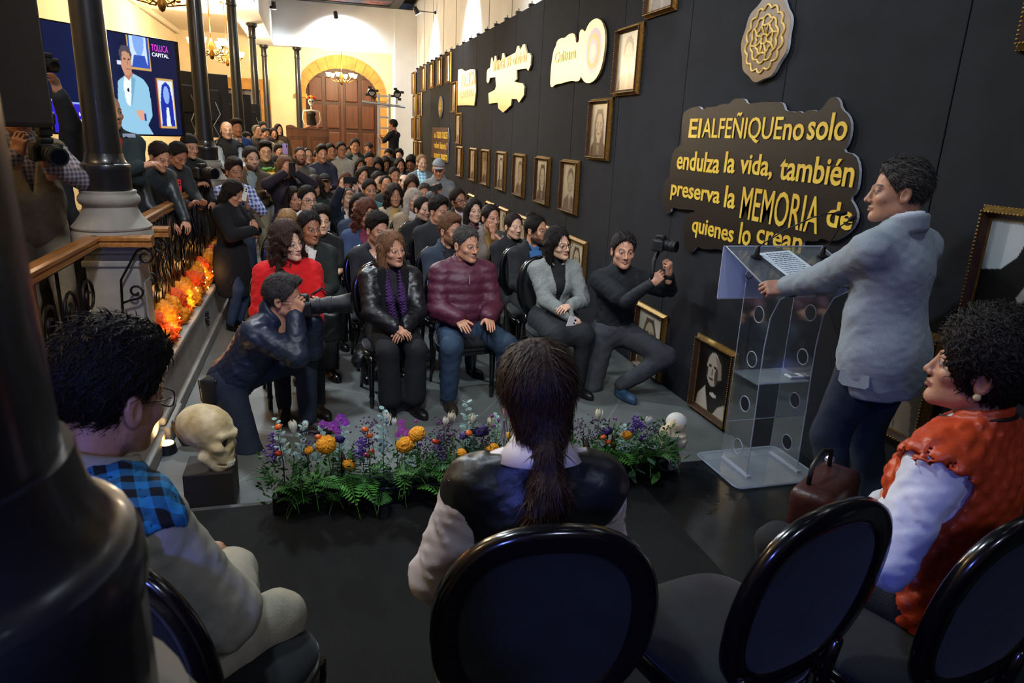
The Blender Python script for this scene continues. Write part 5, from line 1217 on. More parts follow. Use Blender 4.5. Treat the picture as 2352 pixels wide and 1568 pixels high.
# ------------------------------------------------------------------ lectern of clear acrylic
def acrylic(name='clear_acrylic', tint=(0.93, 0.96, 0.97), gl=0.10, dust=0.008):
    if name in MATS: return MATS[name]
    m = bpy.data.materials.new(name); m.use_nodes = True; MATS[name] = m; nt = m.node_tree; nt.nodes.clear()
    o = nt.nodes.new('ShaderNodeOutputMaterial'); tr = nt.nodes.new('ShaderNodeBsdfTransparent'); tr.inputs[0].default_value = tint+(1,)
    g = nt.nodes.new('ShaderNodeBsdfGlossy'); g.inputs['Roughness'].default_value = 0.06; d = nt.nodes.new('ShaderNodeBsdfDiffuse'); d.inputs[0].default_value = (0.75, 0.80, 0.85, 1)
    fr = nt.nodes.new('ShaderNodeFresnel'); fr.inputs[0].default_value = 1.45; mu = nt.nodes.new('ShaderNodeMath'); mu.operation = 'MULTIPLY'; mu.inputs[1].default_value = 0.35
    nt.links.new(fr.outputs[0], mu.inputs[0]); m1 = nt.nodes.new('ShaderNodeMixShader'); nt.links.new(mu.outputs[0], m1.inputs[0]); nt.links.new(tr.outputs[0], m1.inputs[1]); nt.links.new(g.outputs[0], m1.inputs[2])
    m2 = nt.nodes.new('ShaderNodeMixShader'); m2.inputs[0].default_value = dust; nt.links.new(m1.outputs[0], m2.inputs[1]); nt.links.new(d.outputs[0], m2.inputs[2]); nt.links.new(m2.outputs[0], o.inputs[0])
    return m
M_acr = acrylic(); M_acrd = acrylic('dusty_acrylic', (0.80, 0.86, 0.88), 0.1, 0.16)
M_acre = mat('polished_acrylic_edge', 'AEB6C2', rough=0.15, alpha=0.6)
lec = thing('lectern', 'clear acrylic lectern with curved pierced sides and sloping top', 'lectern', (2.37, 3.05, ST))
def L(x, y, z): return (x-2.37, y-3.05, z-ST)
b = MB(); o = []
for cx_, cy_, a0 in ((2.60, 3.23, 0), (2.14, 3.23, 90), (2.14, 2.875, 180), (2.60, 2.875, 270)):
    for k in range(5): a = math.radians(a0+k*22.5); o.append((cx_+0.04*math.cos(a)-2.37, cy_+0.04*math.sin(a)-3.05))
MB().prism(o, (0, 0, 0.004), (1, 0, 0), (0, 1, 0), (0, 0, 0.014)).build('base_plate', M_acrd, lec)
MB().tube([(x, y, 0.011) for x, y in o], 0.0055, 6, closed=True).build('base_edge', M_acre, lec)
XP = (2.225, 2.545)
for xi, x in enumerate(XP):
    # near edge bows: read along the left panel
    ned = [at(px, py, x=XP[0]) for px, py in ((1792, 688), (1770, 730), (1755, 800), (1745, 870), (1735, 950), (1725, 1020), (1716, 1088))]
    ned = [(min(p.y, 3.02), p.z) for p in ned]; ned[-1] = (ned[-1][0], ST+0.02)
    far = 3.19
    out_ = [(far, ned[-1][1]), (far, 1.40)]+[(ned[0][0]-0.10, 1.285)]+ned
    poly_ = [(y-3.05, z-ST) for y, z in out_]
    holes = [(1743, 722), (1727, 825), (1711, 927), (1695, 1025)]
    hc_ = [at(px, py, x=XP[0]) for px, py in holes]
    # sheet with holes: fill between edge loops
    bm = bmesh.new(); ol = [bm.verts.new((x-2.37, y, z)) for y, z in poly_]; es = [bm.edges.new((ol[i], ol[(i+1) % len(ol)])) for i in range(len(ol))]
    for h_ in hc_:
        hv = [bm.verts.new((x-2.37, h_.y-3.05+0.043*math.cos(2*math.pi*k/20), h_.z-ST+0.043*math.sin(2*math.pi*k/20))) for k in range(20)]; es += [bm.edges.new((hv[i], hv[(i+1) % 20])) for i in range(20)]
    bmesh.ops.triangle_fill(bm, use_beauty=True, use_dissolve=False, edges=es)
    me = bpy.data.meshes.new('side_panel'); bm.to_mesh(me); bm.free(); obj('side_panel', me, M_acr, lec)
    for h_ in hc_:
        MB().tube([(x-2.37, h_.y-3.05+0.043*math.cos(2*math.pi*k/20), h_.z-ST+0.043*math.sin(2*math.pi*k/20)) for k in range(20)], 0.0032, 5, closed=True).build('hole_rim', M_acre, lec, True)
    MB().tube([(x-2.37, y, z) for y, z in poly_[2:]], 0.0035, 5).build('panel_edge', M_acre, lec, True)
    MB().tube([(x-2.37, far-3.05, poly_[0][1]), (x-2.37, far-3.05, 1.20)], 0.0025, 5).build('panel_edge', M_acre, lec, True)
    MB().box((x-2.37-0.012, -0.13, 0.015), (x-2.37+0.012, 0.13, 0.03), 0.003).build('foot_strip', M_acre, lec)
MB().box(L(XP[0], 3.185, 0.44), L(XP[1], 3.19, 1.40)).build('front_sheet', M_acr, lec)
MB().tube([L(XP[0], 3.19, 0.44), L(XP[1], 3.19, 0.44)], 0.003, 5).build('sheet_edge', M_acre, lec)
zsh = at(1742, 882, y=2.97).z
MB().box(L(XP[0], 2.97, zsh-0.005), L(XP[1], 3.185, zsh+0.005)).build('shelf', M_acrd, lec); MB().tube([L(XP[0], 2.97, zsh), L(XP[1], 2.97, zsh)], 0.005, 5).build('shelf_edge', M_acre, lec)
# sloping desk and the front board with a printed banner (white at the back)
dk = [(2.09, 3.21, 1.437), (2.69, 3.21, 1.437), (2.69, 2.83, 1.30), (2.09, 2.83, 1.30)]
b = MB(); vt = [b.bm.verts.new(L(*p)) for p in dk]; vb = [b.bm.verts.new(Vector(L(*p))-Vector((0, 0, 0.01))) for p in dk]; b.bm.faces.new(vt); b.bm.faces.new(vb[::-1])
for i in range(4): b.bm.faces.new((vt[i], vb[i], vb[(i+1) % 4], vt[(i+1) % 4]))
desk = b.build('desk', acrylic('smoked_acrylic', (0.72, 0.76, 0.80), 0.1, 0.06), lec)
MB().tube([L(*p) for p in dk], 0.004, 5, closed=True).build('desk_edge', M_acre, lec)
MB().box(L(2.08, 3.213, 1.155), L(2.70, 3.221, 1.44)).build('front_board', M_acr, lec)
MB().box(L(2.08, 3.2215, 1.158), L(2.39, 3.2235, 1.438)).build('banner_back', mat('white_banner', 'E4E2F2', rough=0.7), lec)
MB().box(L(2.08, 3.2240, 1.158), L(2.39, 3.2250, 1.438)).build('banner_print', mat('purple_banner', '3B2A9A', rough=0.6), lec)
MB().tube([L(2.08, 3.217, 1.155), L(2.70, 3.217, 1.155)], 0.0045, 5).tube([L(2.08, 3.217, 1.44), L(2.70, 3.217, 1.44)], 0.0035, 5).build('board_edge', M_acre, lec)
# microphones
def mic(basepx, mids, tip, label):
    bp = at(*basepx, y=3.10); bp.z = 1.405
    t = thing('gooseneck_microphone', label, 'microphone', bp, 0, 1, 'gooseneck microphones on the lectern'); R_ = lambda p: Vector(p)-bp
    MB().lathe([(0.030, 0), (0.030, 0.008), (0.022, 0.014), (0.014, 0.018), (0.012, 0.05), (0.007, 0.06)], (0, 0, -0.008), 16).build('base', mat('mic_black', '0D0D10', rough=0.4), t, 'auto')
    MB().cyl((0, 0, -0.07), (0, 0, 0), 0.012, seg=10).tube([(0, 0, -0.07), (-0.01, 0.0, -0.11), (-0.03, 0.0, -0.12), (-0.05, 0, -0.10), (-0.02, 0.02, -0.06), (0.10, 0.05, -0.05), (0.2, 0.06, -0.06)], 0.003, 5).build('connector', mat('mic_black', '0D0D10'), t)
    pp = [Vector((0, 0, 0.045))]+[R_(p) for p in mids]+[R_(tip)]
    MB().tube(pp, 0.0035, 6).build('gooseneck', mat('mic_black', '0D0D10'), t, True)
    d_ = (pp[-1]-pp[-2]).normalized(); MB().tube([pp[-1]-d_*0.01, pp[-1]+d_*0.005, pp[-1]+d_*0.03, pp[-1]+d_*0.045], 0.012, 10, rs=[0.006, 0.012, 0.012, 0.007]).build('capsule', mat('mic_foam', '15151A', rough=0.9), t, True)
mic((1738, 588), [at(1752, 560, y=3.05), at(1800, 530, y=2.92), at(1865, 500, y=2.80), at(1895, 491, y=2.76)], at(1922, 490, y=2.74), 'gooseneck microphone clamped at the audience-side corner by the hand')
mic((1888, 592), [at(1905, 560, y=3.02), at(1930, 520, y=2.9)], at(1952, 505, y=2.82), 'gooseneck microphone half hidden by the speaker')
pg = thing('paper_sheet', 'white printed speech page lying on the lectern top', 'paper', Vector((2.36, 3.02, 1.372)), 0)
pq = Matrix.Rotation(math.radians(19.8), 4, 'X')@Matrix.Rotation(math.radians(8), 4, 'Z')
b = MB().box((-0.108, -0.14, 0.0), (0.108, 0.14, 0.0015)); bmesh.ops.transform(b.bm, matrix=pq, verts=b.bm.verts); b.build('page', mat('white_paper', 'D7E2E8', rough=0.8), pg)
b = MB(); rr_ = random.Random(3)
for k in range(12):
    yy = 0.115-k*0.018; x0 = -0.085 if k > 4 else -0.07; x = x0
    while x < 0.08: w_ = rr_.uniform(0.01, 0.028); b.box((x, yy, 0.0018), (min(x+w_, 0.085), yy+(0.008 if k < 5 else 0.005), 0.0022)); x += w_+0.005
bmesh.ops.transform(b.bm, matrix=pq, verts=b.bm.verts); tag(b.build('typed_lines', mat('print_ink', '5A6670', rough=0.8), pg), kind='stuff')
ph = thing('clicker', 'small white and silver device on the lectern shelf', 'device', (2.50, 3.03, zsh+0.006)); MB().box((-0.045, -0.03, 0), (0.045, 0.03, 0.012), 0.004).build('case', mat('device_white', 'C8CCD0', rough=0.3), ph); MB().box((-0.03, -0.02, 0.012), (0.01, 0.02, 0.0135)).build('panel', mat('device_grey', '6A6E74', rough=0.3), ph)
# ------------------------------------------------------------------ wooden handrails and ironwork
M_rail = mat('varnished_handrail', 'A06A34', rough=0.28, noise=0.3, nscale=1, stretch=(40, 3, 40), coat=0.3)
RZ = 1.275
def rail_bar(name_, a, b_, parent):
    a, b_ = Vector(a), Vector(b_); d = (b_-a).normalized(); s = d.cross(Vector((0, 0, 1))).normalized(); bb = MB()
    sec = [(-0.042, -0.022), (-0.042, -0.004), (-0.034, 0.002), (-0.034, 0.008), (-0.045, 0.014), (-0.045, 0.030), (-0.03, 0.038), (0.03, 0.038), (0.045, 0.030), (0.045, 0.014), (0.034, 0.008), (0.034, 0.002), (0.042, -0.004), (0.042, -0.022)]
    A = [bb.bm.verts.new(a+s*u+Vector((0, 0, v))) for u, v in sec]; B = [bb.bm.verts.new(b_+s*u+Vector((0, 0, v))) for u, v in sec]
    for i in range(len(sec)): bb.bm.faces.new((A[i], A[(i+1) % len(sec)], B[(i+1) % len(sec)], B[i]))
    bb.bm.faces.new(A[::-1]); bb.bm.faces.new(B); return bb.build(name_, M_rail, parent)
def spiral(c, r0, turns, a0, sgn=1, n=22):
    return [(c[0], c[1]+sgn*(r0*(1-0.78*k/n))*math.cos(a0+2*math.pi*turns*k/n), c[2]+(r0*(1-0.78*k/n))*math.sin(a0+2*math.pi*turns*k/n)) for k in range(n+1)]
M_wi = mat('wrought_iron', '0F0F11', rough=0.45, metal=0.4)
def railing(name_, label, y0, y1, x, streamers=False):
    t = thing(name_, label, 'railing', (x, y0, 0.45)); L_ = y1-y0; zt = RZ-0.45
    rail_bar('handrail', (0, 0, zt), (0, L_, zt), t); MB().box((-0.012, 0, zt-0.045), (0.012, L_, zt-0.02)).build('top_bar', M_wi, t); MB().box((-0.012, 0, 0.08), (0.012, L_, 0.10)).build('bottom_bar', M_wi, t)
    k = 0; y = 0.08
    while y < L_-0.06:
        MB().cyl((0, y, 0.0), (0, y, zt-0.03), 0.009, seg=8).build('baluster', M_wi, t)
        if y+0.30 < L_:
            c_ = y+0.145
            sp = spiral((0, c_, 0.26), 0.125, 1.6, math.pi/2) ; MB().tube(sp, 0.009, 6).build('scroll', M_wi, t, True)
            sp = spiral((0, c_, 0.55), 0.125, 1.6, -math.pi/2, -1); MB().tube(sp, 0.009, 6).build('scroll', M_wi, t, True)
            rs = MB()
            for q in range(6): a = q*math.pi/3; rs.ball((0.012, c_+0.030*math.cos(a), 0.405+0.030*math.sin(a)), 0.020, (0.6, 1, 1), 8)
            rs.ball((0.018, c_, 0.405), 0.016, (1, 1, 1), 8).build('rosette', M_wi, t, True)
        y += 0.30
    if streamers:
        b = MB(); r = random.Random(5)
        for q in range(1000):
            yy = r.uniform(0.02, L_-0.02); xx = r.uniform(0.015, 0.075); z0 = zt-r.uniform(0.0, 0.12); n_ = 7; w = r.uniform(0.008, 0.022); Ls = r.uniform(0.35, 0.78); ph_ = r.uniform(0, 6); pv = None
            for j in range(n_+1):
                zz = z0-Ls*j/n_; oy = 0.018*math.sin(ph_+j*0.9); ox = 0.012*math.sin(ph_*2+j*1.3); a = b.bm.verts.new((xx+ox, yy+oy-w, zz)); c = b.bm.verts.new((xx+ox+0.004*math.sin(j*2+ph_), yy+oy+w, zz))
                if pv: b.bm.faces.new((pv[0], pv[1], c, a))
                pv = (a, c)
        tag(b.build('black_streamers', mat('black_foil', '0C0C0E', rough=0.28, spec=0.7), t), kind='stuff')
    return t
railing('railing', 'iron railing draped with black foil streamers under a wooden handrail', 4.80, 8.58, COLX, True)
railing('railing', 'bare scrolled iron railing with wooden handrail near the vest photographer', 2.2, 4.44, COLX-0.06)
railing('railing', 'far iron railing draped with black streamers, behind the coat woman', 8.92, 12.75, COLX, True)
cp = thing('handrail_cap', 'two short wooden rail ends crossing the stone pedestal top', 'handrail', (COLX, 4.62, RZ))
rail_bar('rail_end', (-0.06, -0.20, 0.0), (0.25, -0.20, 0.0), cp); rail_bar('rail_end', (-0.06, 0.20, 0.0), (0.27, 0.20, 0.0), cp)
for yy in (-0.20, 0.20):
    pts_ = [(0.05, yy, -0.40), (0.06, yy, -0.22), (0.13, yy, -0.10)]+[(0.20+0.055*(1-0.7*k/14)*math.cos(math.pi*0.9-2*math.pi*1.3*k/14), yy, -0.085+0.055*(1-0.7*k/14)*math.sin(math.pi*0.9-2*math.pi*1.3*k/14)) for k in range(15)]
    MB().tube(pts_, 0.007, 6).build('scroll_bracket', M_wi, cp, True)
    pts_ = [(0.05, yy, -0.36), (0.10, yy, -0.34)]+[(0.13+0.045*(1-0.7*k/14)*math.cos(-math.pi/2+2*math.pi*1.2*k/14), yy, -0.29+0.045*(1-0.7*k/14)*math.sin(-math.pi/2+2*math.pi*1.2*k/14)) for k in range(15)]
    MB().tube(pts_, 0.007, 6).build('scroll_bracket', M_wi, cp, True)
# ------------------------------------------------------------------ paper marigolds along the low wall
def ruffle(R, amp, seed, sq=0.85, sub=4):
    bm = bmesh.new(); bmesh.ops.create_icosphere(bm, subdivisions=sub, radius=1.0); me = bpy.data.meshes.new('flower_head'); bm.to_mesh(me); bm.free()
    n = len(me.vertices); co = np.zeros(n*3, np.float32); me.vertices.foreach_get('co', co); co = co.reshape(-1, 3)
    d = 1+amp*wob(co, 9, seed)+amp*0.8*wob(co, 19, seed+2); co = co*d[:, None]*R*A3(1, 1, sq); me.vertices.foreach_set('co', co.ravel().astype(np.float32)); me.update(); me.polygons.foreach_set('use_smooth', np.ones(len(me.polygons), bool)); return me
M_mari = [mat('orange_paper', 'F07A06', rough=0.8, noise=0.3, nscale=40, color2='F79A14'), mat('deep_orange_paper', 'E85004', rough=0.8, noise=0.3, nscale=40), mat('yellow_orange_paper', 'F28C0A', rough=0.8, noise=0.3, nscale=40)]
FM = [ruffle(0.092, 0.22, 1.0+i*3) for i in range(3)]
for m_, mm in zip(FM, M_mari): m_.materials.append(mm)
r = random.Random(11)
M_led = mat('warm_led', 'FFC860', emit='FF9A30', estr=45)
led = thing('string_lights', 'string of warm fairy lights among the paper marigolds', 'lights', (COLX+0.10, 4.9, 0.47))
wire = []
k = 0
for i in range(30):
    yy = 4.98+i*0.118; xx = COLX+0.085+r.uniform(-0.05, 0.03); zz = 0.45+0.07+r.uniform(0, 0.01)
    o = bpy.data.objects.new('paper_marigold', FM[i % 3]); put(o); s_ = r.uniform(0.82, 1.12); o.scale = (s_,)*3; o.location = (xx, yy, zz); o.rotation_euler = (r.uniform(-0.4, 0.4), r.uniform(-0.4, 0.4), r.uniform(0, 6))
    tag(o, 'orange paper marigold resting on the low wall under the foil streamers', 'flower', 'paper marigolds along the low wall')
    if i % 2 == 0:
        o = bpy.data.objects.new('paper_marigold', FM[(i+1) % 3]); put(o); o.location = (xx+r.uniform(-0.03, 0.03), yy+0.05, zz+0.11); o.rotation_euler = (0.5, r.uniform(-0.4, 0.4), r.uniform(0, 6)); tag(o, 'orange paper marigold heaped on top of the others on the low wall', 'flower', 'paper marigolds heaped on the low wall')
    wire.append((xx-COLX-0.10+0.03, yy-4.9, 0.05+r.uniform(0, 0.09)))
    for q in range(2):
        p = (xx-COLX-0.10+r.uniform(0.0, 0.09), yy-4.9+r.uniform(-0.05, 0.05), r.uniform(0.01, 0.16)); MB().ball(p, 0.006, (1, 1, 1), 6).build('bulb', M_led, led)
MB().tube(wire, 0.0022, 4).build('wire', mat('clear_wire', '6A5A3A', rough=0.4), led)
for i, (yy, pw_) in enumerate(((5.1, 2.2), (5.9, 1.8), (6.9, 1.8), (7.8, 1.6))): lamp('fairy_light_glow', 'POINT', (COLX+0.22, yy, 0.62), pw_, (1.0, 0.50, 0.14), 0.05)
# small floor uplight by the pedestal
up = thing('uplight', 'small lit floor lamp at the foot of the stone pedestal', 'lamp', (-0.93, 4.30, 0)); MB().cyl((0, 0, 0), (0, 0, 0.06), 0.06, 0.05, 16).build('housing', M_can, up); MB().cyl((0, 0, 0.06), (0, 0, 0.064), 0.042, seg=16).build('lens', mat('warm_lens', 'FFE0A0', emit='FFC060', estr=25), up)
lamp('uplight_lamp', 'SPOT', (-0.93, 4.30, 0.075), 10, (1.0, 0.70, 0.30), 0.04, (-1.1, 4.4, 0.9), 120)
# ------------------------------------------------------------------ flower arrangement along the stage edge
FY = 3.10
fa = thing('flower_arrangement', 'long low arrangement of ferns, marigolds and tulips along the stage edge', 'flowers', (0.78, FY, ST))
def FL(px, py, dy=0.0): p = at(px, py, y=FY+dy); return Vector((p.x-0.78, dy, p.z-ST))
MB().box((-1.02, -0.06, 0.0), (1.02, 0.06, 0.10), 0.01).build('planter', mat('black_planter', '0E0F10', rough=0.5), fa)
MB().box((-1.0, -0.05, 0.10), (1.0, 0.05, 0.13), 0.012).build('floral_foam', mat('dark_foam', '1B2A18', rough=0.9), fa)
M_fern = [mat('fern_green', '3C7226', rough=0.6, noise=0.25, nscale=30), mat('dark_fern_green', '2A5A22', rough=0.6, noise=0.25, nscale=30), mat('bright_fern_green', '4E9436', rough=0.6, noise=0.2, nscale=30)]
def frond(L_, W_, n, droop, mm):
    b = MB(); pv = None
    for i in range(n+1):
        t = i/n; c = Vector((L_*t*(1-0.25*t*droop), 0, L_*(0.45*t-0.75*droop*t*t)))
        if i:
            b.cyl(pv, c, 0.0018, 0.0012, 4, caps=False)
            w = W_*math.sin(min(1, t*1.15+0.12)*math.pi)**0.7*(1.05-t*0.65)
            for s in (-1, 1):
                d = Vector((0.45, s, -0.18)).normalized(); q = Vector((1, -s*0.45, 0)).normalized(); hw = L_/n*0.42
                b.quad(c-q*hw*0.6, c+d*w*0.5-q*hw, c+d*w, c+d*w*0.55+q*hw) if True else None
        pv = c
    me = b.mesh('fern_frond', True); me.materials.append(mm); return me
FRO = [frond(0.24, 0.075, 13, 0.9, M_fern[0]), frond(0.20, 0.065, 12, 0.5, M_fern[1]), frond(0.22, 0.07, 12, 1.2, M_fern[2]), frond(0.16, 0.06, 10, 0.2, M_fern[1])]
r = random.Random(21)
def place(name_, me, p, rot=(0, 0, 0), s=1.0, parent=fa):
    o = bpy.data.objects.new(name_, me); put(o, parent); o.location = p; o.rotation_euler = rot; o.scale = (s,)*3 if not isinstance(s, tuple) else s; return o
for k in range(210):
    x = r.uniform(-1.06, 1.03); front = r.random() < 0.62
    az = r.uniform(-2.6, -0.55) if front else r.uniform(0, 6.28)
    place('fern_frond', FRO[k % 4] if front else FRO[1+2*(k % 2)], (x, r.uniform(-0.07, 0.06), r.uniform(0.07, 0.17)), (r.uniform(-0.3, 0.3), r.uniform(-0.55, 0.15) if front else r.uniform(-1.1, -0.4), az), r.uniform(0.75, 1.2))
# leafy filler, uncountable
b = MB()
for k in range(1500):
    c = Vector((r.uniform(-1.08, 1.05), r.uniform(-0.11, 0.09), r.uniform(0.06, 0.30))); q = Vector((r.uniform(-1, 1), r.uniform(-1, 1), r.uniform(-0.3, 1))).normalized(); w = q.cross(Vector((r.uniform(-1, 1), r.uniform(-1, 1), 0.3))).normalized(); l_ = r.uniform(0.018, 0.04)
    b.quad(c, c+q*l_*0.5+w*l_*0.22, c+q*l_, c+q*l_*0.5-w*l_*0.22)
tag(b.build('leaf_filler', M_fern[1], fa), kind='stuff')
M_euc = mat('eucalyptus_leaf', '82A09A', rough=0.65, noise=0.2, nscale=25); M_stem = mat('green_stem', '5E7A3A', rough=0.6); M_twig = mat('dark_twig', '2A1A14', rough=0.7)
def eucalyptus():
    b = MB(); n = 11
    for i in range(n):
        z = 0.03+i*0.021; rr = 0.022*(1.15-0.6*i/n); a = i*1.2
        for s in (0, math.pi):
            c = Vector((rr*0.95*math.cos(a+s), rr*0.95*math.sin(a+s), z+0.006)); nrm = Vector((-math.cos(a+s)*0.45, -math.sin(a+s)*0.45, 1)).normalized(); u = nrm.orthogonal().normalized(); v = nrm.cross(u)
            b.bm.faces.new([b.bm.verts.new(c+(u*math.cos(t)+v*math.sin(t))*rr) for t in [2*math.pi*q/8 for q in range(8)]])
    b.cyl((0, 0, 0), (0, 0, n*0.021+0.02), 0.002, 0.001, 5); me = b.mesh('eucalyptus_stem'); me.materials.append(M_euc); return me
EU = eucalyptus()
for px, py, t_, s_ in ((655, 1015, 0.2, 0.9), (688, 1020, -0.05, 0.85), (725, 1018, 0.1, 0.85), (778, 1020, -0.15, 0.8), (880, 995, 0.0, 1.0), (935, 1040, 0.5, 0.7), (1075, 985, 0.05, 1.1), (1085, 1010, 0.2, 0.9), (1140, 985, -0.1, 0.8), (1440, 1010, 0.2, 0.8), (1395, 1010, -0.2, 0.7)):
    p = FL(px, py, r.uniform(-0.05, 0.04)); place('eucalyptus_stem', EU, (p.x, p.y, max(0.10, p.z-0.02-0.10*s_)), (r.uniform(-0.2, 0.1), t_, r.uniform(0, 6)), s_)
def sprig(nb, spread, h, rad):
    b = MB(); rr = random.Random(nb)
    for i in range(nb):
        z = h*rr.uniform(0.35, 1); b.ball((rr.gauss(0, spread)*(1.2-z/h*0.5), rr.gauss(0, spread)*(1.2-z/h*0.5), z), rad*rr.uniform(0.6, 1.2), (1, 1, 0.8), 5)
    b.cyl((0, 0, 0), (0, 0, h*0.8), 0.0018, 0.001, 4); return b.mesh('purple_sprig', True)
M_pur = mat('violet_petals', '5A3A8C', rough=0.7, noise=0.3, nscale=60); M_pur2 = mat('dusky_violet', '4A3558', rough=0.8, noise=0.3, nscale=60); M_mag = mat('magenta_petals', '8A2A90', rough=0.6)
SP1 = sprig(46, 0.020, 0.16, 0.008); SP1.materials.append(M_pur); SP2 = sprig(70, 0.030, 0.19, 0.0055); SP2.materials.append(M_pur2)
for px, py, k in ((628, 1035, 0), (640, 1020, 0), (825, 1025, 0), (835, 1040, 0), (1000, 1030, 1), (1015, 1020, 1), (990, 1035, 1), (1030, 1005, 1), (1045, 995, 1), (860, 1010, 1), (1108, 1005, 1), (1350, 1000, 1), (1365, 1005, 1), (1450, 975, 0), (1465, 995, 0), (1480, 1005, 1), (1375, 990, 1), (705, 1025, 1), (1018, 1055, 0), (1125, 1020, 1)):
    p = FL(px, py, r.uniform(-0.05, 0.05)); tag(place('purple_sprig', SP2 if k else SP1, (p.x, p.y, max(0.10, p.z-0.10)), (r.uniform(-0.25, 0.2), r.uniform(-0.3, 0.3), r.uniform(0, 6)), r.uniform(0.85, 1.1)), kind='stuff')
MH = ruffle(0.044, 0.10, 8.0, 0.82, 5); MH.materials.append(mat('fresh_marigold', 'F59A12', rough=0.75, noise=0.3, nscale=80, color2='F8AE24'))
def stem_to(p, root=None, rad=0.0022):
    root = root or Vector((p.x+r.uniform(-0.03, 0.03), 0.0, 0.11)); return MB().tube([root, (root+p)/2+Vector((r.uniform(-0.01, 0.01), 0, 0.01)), p], rad, 5)
def flower(name_, me, px, py, s=1.0, dy=-0.02, rot=None, stem=True, lift=0.0):
    p = FL(px, py, dy); o = place(name_, me, p, rot or (r.uniform(-0.7, -0.3), r.uniform(-0.2, 0.2), r.uniform(0, 6)), s)
    if stem and name_ != 'x': me_ = stem_to(Vector((0, 0, -0.01)), Vector((r.uniform(-0.03, 0.03), -dy, 0.11-p.z))) ; st = me_.build('stem', M_stem, fa, True); st.location = p
    return o
for px, py, s in ((749, 1021, 1.0), (931, 1021, 1.02), (958, 996, 0.9), (1131, 1031, 0.75), (1061, 1040, 0.55), (801, 1067, 0.65), (709, 1034, 0.45), (1440, 999, 0.62), (1165, 1000, 0.4)): flower('marigold', MH, px, py, s, -0.06)
def tulip():
    b = MB()
    for k in range(6):
        a = k*math.pi/3; inn = 0.85 if k % 2 else 1.0; rows = []
        for i in range(6):
            t = i/5; rad = (0.018*math.sin(min(1, t*1.0+0.18)*math.pi*0.62)+0.002)*inn*(1 if t < 0.8 else 1-(t-0.8)*1.6); wd = 0.62*(1-t**3)+0.04; z = 0.056*t
            rows.append([b.bm.verts.new((rad*math.cos(a+s*wd), rad*math.sin(a+s*wd), z)) for s in (-1, -0.5, 0, 0.5, 1)])
        for A, B in zip(rows, rows[1:]):
            for q in range(4): b.bm.faces.new((A[q], A[q+1], B[q+1], B[q]))
    me = b.mesh('tulip', True); me.materials.append(mat('white_tulip_petals', 'E4E2D2', rough=0.55, noise=0.06, nscale=20)); return me
TU = tulip()
for px, py, s, ry in ((675, 992, 1.05, -0.12), (889, 972, 1.05, 0), (1037, 968, 1.0, 0.15), (1023, 977, 0.85, 0.05), (1085, 972, 0.9, -0.05), (1128, 980, 1.0, 0.05), (1373, 962, 1.05, 0.1), (1488, 975, 0.95, 0.2), (905, 977, 0.75, 0.05), (702, 985, 0.75, 0.12)): flower('tulip', TU, px, py, s, 0.0, (0, ry, r.uniform(0, 6)))
def orchid():
    b = MB()
    for (cx_, cz_, sc) in ((0, 0, 1), (0.035, 0.035, 0.9), (-0.045, 0.01, 0.8), (0.02, -0.03, 0.7), (0.055, 0.01, 0.8)):
        for k in range(5):
            a = k*2*math.pi/5+cx_*20; d = Vector((math.cos(a), -0.25, math.sin(a))); w = Vector((-math.sin(a), -0.1, math.cos(a))); c = Vector((cx_, -0.01, cz_)); l_ = 0.032*sc
            b.quad(c, c+d*l_*0.55+w*l_*0.45, c+d*l_+Vector((0, 0.006, 0)), c+d*l_*0.55-w*l_*0.45)
        b.ball((cx_, -0.016, cz_), 0.006*sc, (1, 1, 1), 6)
    me = b.mesh('orchid_spray', True); me.materials.append(mat('orchid_petals', 'B258B8', rough=0.5, noise=0.15, nscale=30)); return me
OR_ = orchid()
flower('orchid_spray', OR_, 765, 975, 1.0, 0.0, (0, 0, 0)); flower('orchid_spray', OR_, 923, 985, 0.85, 0.02, (0, 1.3, 0))
LI = ruffle(0.026, 0.25, 4.0, 0.7, 3); LI.materials.append(mat('deep_purple_petals', '2E1E5E', rough=0.6, noise=0.3, nscale=50))
for px, py, s in ((780, 1008, 0.9), (1104, 990, 1.4), (1395, 990, 1.0), (1380, 998, 0.8), (1065, 1000, 0.8)): flower('lisianthus', LI, px, py, s)
BA = ruffle(0.008, 0.05, 2.0, 1.0, 2); BA.materials.append(M_mag)
for px, py in ((955, 967), (1130, 955), (1145, 965), (1135, 978), (1415, 962), (1467, 965), (965, 1020), (1038, 997), (1107, 1012)): flower('button_flower', BA, px, py, r.uniform(0.8, 1.3))
def pumpkin():
    b = MB(); n = 20; rows = []
    for i in range(1, 8):
        ph_ = math.pi*i/8; rows.append([b.bm.verts.new((0.016*math.sin(ph_)*(1+0.10*abs(math.sin(k*math.pi*6/n)))*math.cos(2*math.pi*k/n), 0.016*math.sin(ph_)*(1+0.10*abs(math.sin(k*math.pi*6/n)))*math.sin(2*math.pi*k/n), 0.012*math.cos(ph_))) for k in range(n)])
    for A, B in zip(rows, rows[1:]):
        for k in range(n): b.bm.faces.new((A[k], A[(k+1) % n], B[(k+1) % n], B[k]))
    b.bm.faces.new(rows[0]); b.bm.faces.new(rows[-1][::-1]); me = b.mesh('ornamental_fruit', True); return me
PK = pumpkin(); PK.materials.append(mat('orange_fruit_skin', 'D2601C', rough=0.35)); PK2 = pumpkin(); PK2.materials.append(mat('red_fruit_skin', 'B02A16', rough=0.3))
for px, py, m_ in ((639, 980, PK), (839, 986, PK), (731, 1003, PK), (1077, 994, PK), (1396, 1015, PK), (1385, 1003, PK), (640, 1041, PK2), (842, 1045, PK2), (852, 1038, PK2), (1000, 1014, PK2), (849, 1000, PK)): flower('ornamental_fruit', m_, px, py, 1.05, -0.04, (0.3, 0.2, r.uniform(0, 6)), False)
